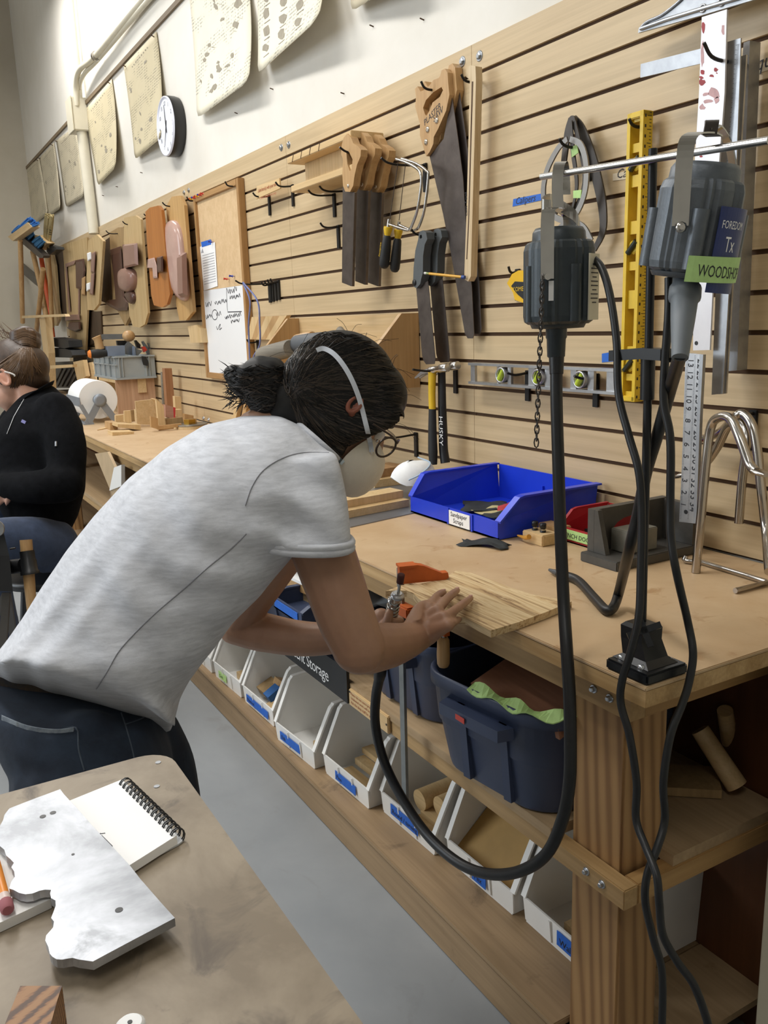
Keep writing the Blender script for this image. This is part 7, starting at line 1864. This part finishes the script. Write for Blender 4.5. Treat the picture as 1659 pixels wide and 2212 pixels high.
# flyaway hairs and bun tufts
fa = MB()
for i in range(420):
    c = hd(rj.uniform(500, 610), rj.uniform(795, 872), 1.385 + rj.uniform(-.03, .03)); d = nrm(-RT * rj.uniform(.4, 1.2) + UP * rj.uniform(-.9, .7) + FW * rj.uniform(-.8, .8)); L = rj.uniform(.012, .030)
    fa.tube([c, c + d * L * .5, c + d * L + V(0, 0, rj.uniform(-.008, .004))], [.0011, .0009, .0002], 4, cap=False)
for i in range(40):
    px, py = rj.choice([(860, 860), (845, 800), (800, 750), (700, 738), (862, 910), (760, 728), (650, 765)]); c = hd(px + rj.uniform(-14, 4), py + rj.uniform(-8, 12), 1.40); d = nrm(RT * rj.uniform(-.4, .9) + UP * rj.uniform(-.8, .8)); L = rj.uniform(.02, .05)
    fa.tube(bez([c, c + d * L * .5 + UP * .006, c + d * L], 3), .00035, 4, cap=False)
P('flyaways', fa, M_hair, ho_, kind='stuff')

# ---- mask, straps, glasses
M_mask2 = plain('mask_cup', '#e3ddcf', .85, 0, .04, 60, bump=.3, bscale=260)
mc = hp_(.076, -.060, .004); rings = []
for k in range(8):
    u = k / 7; rr = math.cos(u * 1.45) ** .8 + .03; rings.append([mc + hl * (.062 * rr * math.cos(a)) + hu * (.056 * rr * math.sin(a) - .004 * u) + hn * (.062 * math.sin(u * 1.5) - .022 * math.cos(a) ** 2 * (1 - u)) for a in np.linspace(0, 2 * math.pi, 29)[:-1]])
mm = MB(); mm.loft(rings)
mk = P('face_mask', mm, M_mask2, per, 'white cup dust mask')
tm_ = bvh(mm)
allh = MB(); allh.merge(HM); allh.merge(SKIN); allh.merge(mm); tall = bvh(allh)
sp_ = traced(pxs([(684, 757), (700, 753), (725, 768), (752, 805), (774, 855), (790, 915), (800, 958), (803, 978)], 4), tall, .0065, 3)
for _ in range(4): sp_ = [sp_[0]] + [(sp_[i - 1] + sp_[i] * 2 + sp_[i + 1]) / 4 for i in range(1, len(sp_) - 1)] + [sp_[-1]]
hv = []
for i in range(len(sp_)):
    d = nrm(sp_[min(i + 1, len(sp_) - 1)] - sp_[max(i - 1, 0)]); hv.append(nrm(np.cross(d, FW)) * .0038)
P('strap', MB().strip(sp_, hv, -FW, .0012), plain('strap_white', '#d7dde6', .7), mk)
P('staple', MB().obox(hd(803, 976, depth(sp_[-1]) - .002), RT * .001, UP * .004, FW * .001), M_steel, mk)
s2 = traced(pxs([(690, 955), (712, 975), (730, 990), (742, 1002)], 4), tall, .003, 3)
if len(s2) > 3: P('strap', MB().strip(s2, [nrm(np.cross(nrm(s2[-1] - s2[0]), FW)) * .004] * len(s2), -FW, .0012), plain('strap_pale', '#c5d3da', .7), mk)
M_tort = plain('tortoise_frame', '#3a2a20', .2, 0, .4, 60)
gl = P('eyeglasses', MB().tube([hd(834, 966, 1.345) + nrm(RT * .80 + UP * .50 + FW * .3) * .0185 * math.cos(a) + nrm(-RT * .25 + UP * .75 - FW * .6) * .0150 * math.sin(a) for a in np.linspace(0, 2 * math.pi, 25)[:-1]], .0018, 8, closed=True), M_tort, per, 'round tortoiseshell eyeglasses')
P('lens', MB().tube([hd(834, 966, 1.345) - FW * .0002, hd(834, 966, 1.345) + FW * .0002], .001, 6) if False else MB().add([hd(834, 966, 1.345) + nrm(RT * .80 + UP * .50 + FW * .3) * .018 * math.cos(a) + nrm(-RT * .25 + UP * .75 - FW * .6) * .0145 * math.sin(a) for a in np.linspace(0, 2 * math.pi, 25)[:-1]], [tuple(range(24))]), plain('lens_glass', '#ffffff', .05, 0, 0, 1, trans=1.0, alpha=.25), gl)
P('temple_arm', MB().tube(bez([hd(857, 956, 1.35), hd(846, 942, 1.345), hd(828, 930, 1.345), hd(806, 916, 1.34)], 5), .0017, 8), M_tort, gl)
P('temple_arm', MB().tube(bez([hd(858, 955, 1.40), hd(850, 940, 1.45), hd(838, 930, 1.50)], 5), .0016, 8), M_tort, gl)
P('hinge', MB().ball(hd(815, 953, 1.39), .0028, 8, 6), M_steel, gl)
P('bridge', MB().tube(bez([hd(855, 952, 1.398), hd(862, 950, 1.415), hd(858, 958, 1.43)], 4), .0017, 8), M_tort, gl)

# ---- the hand tool she holds
hnd = T('rotary_handpiece', 'steel rotary handpiece with brown sanding drum held in the left hand', 'hand tool', hpb)
def al(s): return hpb + (hpt - hpb) * s
Lh = np.linalg.norm(hpt - hpb)
P('body', MB().lathe(hpb + ha * .012, ha, [(0, .0095), (.01, .0118), (Lh * .45, .0115), (Lh * .70, .0105), (Lh * .715, .0125), (Lh * .735, .0125), (Lh * .74, .0095), (Lh * .77, .0085), (Lh * .775, .006)], 20), M_steel, hnd)
for k in range(6): P('grip_ring', MB().lathe(hpb + ha * (.014 + Lh * (.48 + .035 * k)), ha, [(0, .0112), (.0012, .0122), (.0024, .0112)], 20), M_steel, hnd)
tp0 = hy(860, 1284, -.117); tp1 = hy(864, 1258, -.118); tp2 = hy(867, 1240, -.119); ta = nrm(tp2 - tp0)
P('collet', MB().lathe(hy(858, 1290, -.117), ta, [(0, .0115), (.003, .0125), (.006, .0115), (.007, .008), (.010, .0075)], 18), M_alu, hnd)
P('shank', MB().tube([tp0, tp1], .0029, 10), M_steel, hnd)
P('sanding_drum', MB().lathe(tp1 - ta * .001, ta, [(0, .0055), (.0008, .0064), (.0175, .0064), (.018, .004)], 18), plain('drum_brown', '#4a2420', .85, 0, .2, 60, bump=.4, bscale=500), hnd)

# ================================================================== second person, seated
p2 = T('person', 'seated person in black fleece with brown hair in a high bun', 'person', (-2.15, -.5, 0))
D2 = 3.05
q = MB()
LAT2 = nrm(V(.9, -.35, 0))
def r2(U_, L_, d, b): return sring(U_, L_, d, b, lat=LAT2)
q.loft([r2((112, 832), (48, 852), 3.05, .07), r2((150, 872), (14, 892), 3.05, .15), r2((176, 918), (-14, 930), 3.05, .185), r2((184, 990), (-20, 1000), 3.05, .18), r2((182, 1060), (-10, 1060), 3.05, .175), r2((166, 1118), (8, 1092), 3.05, .18), r2((146, 1158), (26, 1116), 3.05, .175)])
limb(q, [hd(118, 890, 2.95), hd(142, 960, 2.90), hd(142, 1028, 2.87), hd(132, 1048, 2.86)], [.070, .068, .060, .056])
limb(q, [hd(140, 1046, 2.84), hd(90, 1052, 2.83), hd(40, 1052, 2.86), hd(14, 1050, 2.88)], [.062, .058, .05, .044])
limb(q, [hd(40, 915, 3.2), hd(-10, 1000, 3.24), hd(-40, 1050, 3.2)], [.07, .06, .05])
F2 = voxel(q, .011, 5)
fo_ = P('fleece', F2, M_fleece, p2, 'black fleece pullover')
t2 = bvh(F2)
cl2 = MB(); cl2.loft([r2((108, 826), (32, 878), 3.03, .075), r2((116, 822), (52, 866), 3.03, .072), r2((114, 830), (58, 872), 3.03, .05)]); P('collar', cl2, M_fleece, fo_)
for nm, pts, m, r in (('zipper', [(52, 862), (30, 900), (12, 945)], M_alud, .0016), ('sleeve_zipper', [(121, 954), (121, 966)], M_alud, .004)):
    pp = traced(pts, t2, .003, 6)
    if len(pp) > 2: P(nm, MB().tube(pp, r, 6), m, fo_)
pc2 = cast(t2, 51, 911, .003)
if pc2 is not None: P('patch', MB().obox(pc2, nrm(RT - UP * .5) * .0075, nrm(UP + RT * .5) * .005, FW * .0015), plain('patch_violet', '#8f8fc6', .6), fo_)
# head, neck, hands
sk2 = MB()
h2 = hd(28, 812, D2); f2 = nrm(-RT * .86 - UP * .5); u2 = nrm(UP * .86 - RT * .5); l2 = nrm(-FW); H2 = np.array([f2, l2, u2]).T
def g2(f, u, l): return h2 + f2 * f + u2 * u + l2 * l
sk2.ball(g2(-.01, .015, 0), (.095, .076, .10), 20, 14, H2); sk2.ball(g2(.035, -.055, 0), (.062, .056, .062), 16, 10, H2); sk2.ball(g2(.056, -.092, 0), (.03, .034, .024), 12, 8, H2)
sk2.tube([g2(.09, .0, 0), g2(.112, -.03, 0), g2(.1, -.04, 0)], [.008, .013, .01], 8)
sk2.tube([g2(-.03, -.05, 0), hd(66, 862, D2), hd(72, 890, D2)], [.055, .054, .065], 14)
sk2.tube([hd(18, 1056, 2.88), hd(2, 1064, 2.89)], [.030, .034], 12)
limb(sk2, [hd(72, 890, D2), hd(110, 905, 2.98), hd(140, 960, 2.9), hd(138, 1040, 2.85)], [.06, .05, .042, .038]); limb(sk2, [hd(138, 1044, 2.85), hd(80, 1052, 2.85), hd(18, 1056, 2.88)], [.036, .034, .03])
for i in range(4):
    b0 = hd(2 + 4 * i, 1058 + 6 * i, 2.875); finger(sk2, b0, b0 + RT * -.02 - UP * .012, b0 - RT * .035 - UP * .03, b0 - RT * .03 - UP * .05, .010)
finger(sk2, hd(16, 1058, 2.86), hd(20, 1066, 2.855), hd(18, 1078, 2.855), hd(14, 1088, 2.86), .011)
S2 = voxel(sk2, .006, 4); b2 = P('body', S2, M_skin2, p2)
e2 = MB(); ec2 = hd(9, 815, depth(g2(0, 0, .078)) - .004)
e2.tube([ec2 + u2 * .030 * math.cos(a) + f2 * (-.016 * math.sin(a)) for a in np.linspace(.2, 5.4, 12)], .006, 8); e2.ball(ec2 + FW * .003, (.014, .006, .026), 10, 8, H2)
P('ear', voxel(e2, .003, 3), skinmat('skin_ear2', '#c48a72', '#d09a82'), b2)
for s in (-1, 1): P('eye', MB().ball(g2(.08, .004, s * .03), (.011, .012, .011), 10, 8, H2), plain('eye_white', '#e6e2dc', .2), b2)
hb = MB(); hb.ball(g2(-.022, .022, 0), (.102, .086, .104), 22, 14, H2); hb.ball(g2(-.06, -.04, 0), (.052, .070, .06), 16, 10, H2); hb.ball(hd(60, 790, D2 - .02), (.07, .075, .075), 14, 10)
HB = voxel(hb, .007, 4)
keep = []
for f in HB.f:
    c = sum(np.array(HB.v[i]) for i in f) / len(f) - h2; keep.append(not (np.dot(c, f2) > .035 and np.dot(c, u2) < .05))
HB.f = [f for f, k in zip(HB.f, keep) if k]; HB.sm = [True] * len(HB.f)
hb_o = P('hair', HB, M_hairb, p2, 'brown hair pinned up in a loose bun')
bu = MB(); bu.ball(hd(54, 726, D2), (.042, .046, .036), 16, 10); bu.ball(hd(64, 742, D2 - .02), (.04, .04, .034), 14, 10)
for k in range(3): bu.tube([hd(54, 730, D2) + RT * (.04 * math.cos(a)) + FW * (.04 * math.sin(a)) + UP * (.012 * k - .014) for a in np.linspace(0, 6, 14)], .014, 8)
BU = voxel(bu, .006, 2); P('bun', BU, M_hairb, hb_o)
thb = bvh(HB); tbu = bvh(BU); s3 = MB()
for i in range(190):
    a = rj.uniform(-.4, 3.3); s0 = (34 + 58 * math.cos(a) * rj.uniform(.3, 1), 800 + 50 * math.sin(a) * rj.uniform(.2, 1)); e_ = (58 + rj.uniform(-12, 12), 748)
    strand(s3, pxs([s0, ((s0[0] + e_[0]) / 2 + rj.uniform(-4, 8), (s0[1] + e_[1]) / 2), e_], 4), rj.uniform(.0012, .0024), thb, .002)
for i in range(60):
    y = rj.uniform(712, 748); strand(s3, pxs([(30, y + 4), (55, y - 4), (82, y + 6)], 4), .0016, tbu, .002)
for i in range(26):
    c = hd(rj.uniform(0, 40), rj.uniform(715, 760), D2); d = nrm(-RT * rj.uniform(.2, 1) + UP * rj.uniform(0, 1)); s3.tube([c, c + d * rj.uniform(.03, .06)], [.002, .0006], 4, cap=False)
P('strands', s3, M_hairbl, hb_o, kind='stuff')
P('safety_glasses_arm', MB().tube(bez([hd(10, 803, 2.96), hd(22, 806, 2.955), hd(31, 810, 2.955), hd(32, 813, 2.956)], 4), .003, 6), plain('clear_arm', '#c9c4bd', .2), p2)
# legs on the stool
j2 = MB()
j2.loft([r2((150, 1120), (30, 1095), 3.04, .16), r2((150, 1175), (40, 1135), 3.02, .17), r2((138, 1225), (55, 1190), 3.0, .165)])
hipz = hd(110, 1170, 2.95)
limb(j2, [hd(112, 1178, 2.94), hd(60, 1172, 2.84), hd(5, 1168, 2.76), hd(-40, 1172, 2.70)], [.092, .088, .076, .066])
limb(j2, [hd(100, 1165, 3.14), hd(40, 1140, 3.1), hd(-20, 1120, 3.06), hd(-50, 1130, 3.05)], [.09, .085, .075, .065])
k1 = hd(-40, 1172, 2.70); k2 = hd(-50, 1130, 3.05)
limb(j2, [k1, V(k1[0] - .02, k1[1] + .03, .33), V(k1[0] - .04, k1[1] + .08, .12)], [.066, .056, .045]); limb(j2, [k2, V(k2[0], k2[1] + .03, .33), V(k2[0], k2[1] + .08, .12)], [.064, .056, .045])
P('jeans', voxel(j2, .011, 5), M_jean2, p2, 'blue denim jeans')
for k in (k1, k2):
    f = V(k[0] - .03, k[1] + .05, 0)
    rings = [[f + V(0, -1, 0) * t_ + V(1, 0, 0) * w_ * math.cos(a) + V(0, 0, .005 + h_ * (.5 + .5 * math.sin(a))) for a in np.linspace(0, 2 * math.pi, 13)[:-1]] for t_, w_, h_ in ((-.07, .03, .06), (0, .042, .10), (.08, .046, .07), (.16, .03, .04))]
    P('shoe', MB().loft(rings), M_bgrip, p2)
# stool
sz = hd(110, 1240, 3.0)[2]; scx, scy = hd(105, 1200, 3.02)[0], hd(105, 1200, 3.02)[1]
sz = .50
sto = T('shop_stool', 'dark shop stool under the seated person', 'stool', (scx, scy, 0))
P('seat', MB().lathe((scx, scy, sz - .03), (0, 0, 1), [(0, .15), (.004, .165), (.026, .165), (.03, .155)], 28), M_black, sto)
for k in range(4):
    a = k * math.pi / 2 + .5; P('leg', MB().tube([(scx + .11 * math.cos(a), scy + .11 * math.sin(a), sz - .031), (scx + .19 * math.cos(a), scy + .19 * math.sin(a), 0.012)], .012, 8), plain('stool_steel', '#55575a', .4, .6), sto)
P('foot_ring', MB().tube([(scx + .165 * math.cos(a), scy + .165 * math.sin(a), .17) for a in np.linspace(0, 2 * math.pi, 25)[:-1]], .007, 8, closed=True), plain('stool_steel', '#55575a', .4, .6), sto)

# ---- clamp stand at the left edge
DV = 2.25
vs = T('pipe_vise', 'black vise head with wooden dowel on steel legs at the left edge', 'vise', V(hd(10, 1400, DV)[0], hd(10, 1400, DV)[1], 0))
a0, a1 = hd(52, 1168, DV), hd(64, 1292, DV)
P('dowel', MB().tube([hd(56, 1166, DV), hd(60, 1220, DV), hd(70, 1330, DV), hd(78, 1400, DV)], [.0155, .0155, .012, .012], 16), M_beech, vs)
P('pipe_tee', MB().lathe(hd(58, 1190, DV), hd(66, 1245, DV) - hd(58, 1190, DV), [(0, .0185), (.022, .0185), (.026, .0205), (.052, .0205), (.055, .024), (.062, .024)], 20), M_black, vs)
P('pipe_arm', MB().tube([hd(48, 1222, DV), hd(20, 1225, DV + .01)], .019, 16), M_black, vs)
P('jaw', MB().loft([[hd(x, y, DV + dd) for x, y, dd in ((-30, 1150, -.04), (8, 1150, -.04), (8, 1150, .04), (-30, 1150, .04))], [hd(x, y, DV + dd) for x, y, dd in ((-30, 1200, -.05), (20, 1200, -.05), (20, 1200, .05), (-30, 1200, .05))], [hd(x, y, DV + dd) for x, y, dd in ((-30, 1275, -.05), (28, 1278, -.05), (28, 1278, .05), (-30, 1275, .05))]], smooth=False), M_black, vs)
P('clamp_screw', MB().lathe(hd(-8, 1142, DV - .05), nrm(V(.86, -.5, .2)), [(0, .022), (.006, .022)], 16), M_alud, vs)
P('pin', MB().tube([hd(22, 1186, DV), hd(33, 1184, DV)], .0024, 8), M_steel, vs)
fb = hd(14, 1280, DV)
for (px, py, dd) in ((2, 1470, 0), (40, 1440, .25), (-60, 1440, .2)):
    e = hd(px, py, DV + dd); d = e - fb; e = fb + d * (fb[2] / -d[2]) * .995; P('leg', MB().obox((fb + e) / 2, RT * .010, FW * .004, (e - fb) / 2), plain('leg_steel', '#5d5a57', .45, .5), vs)
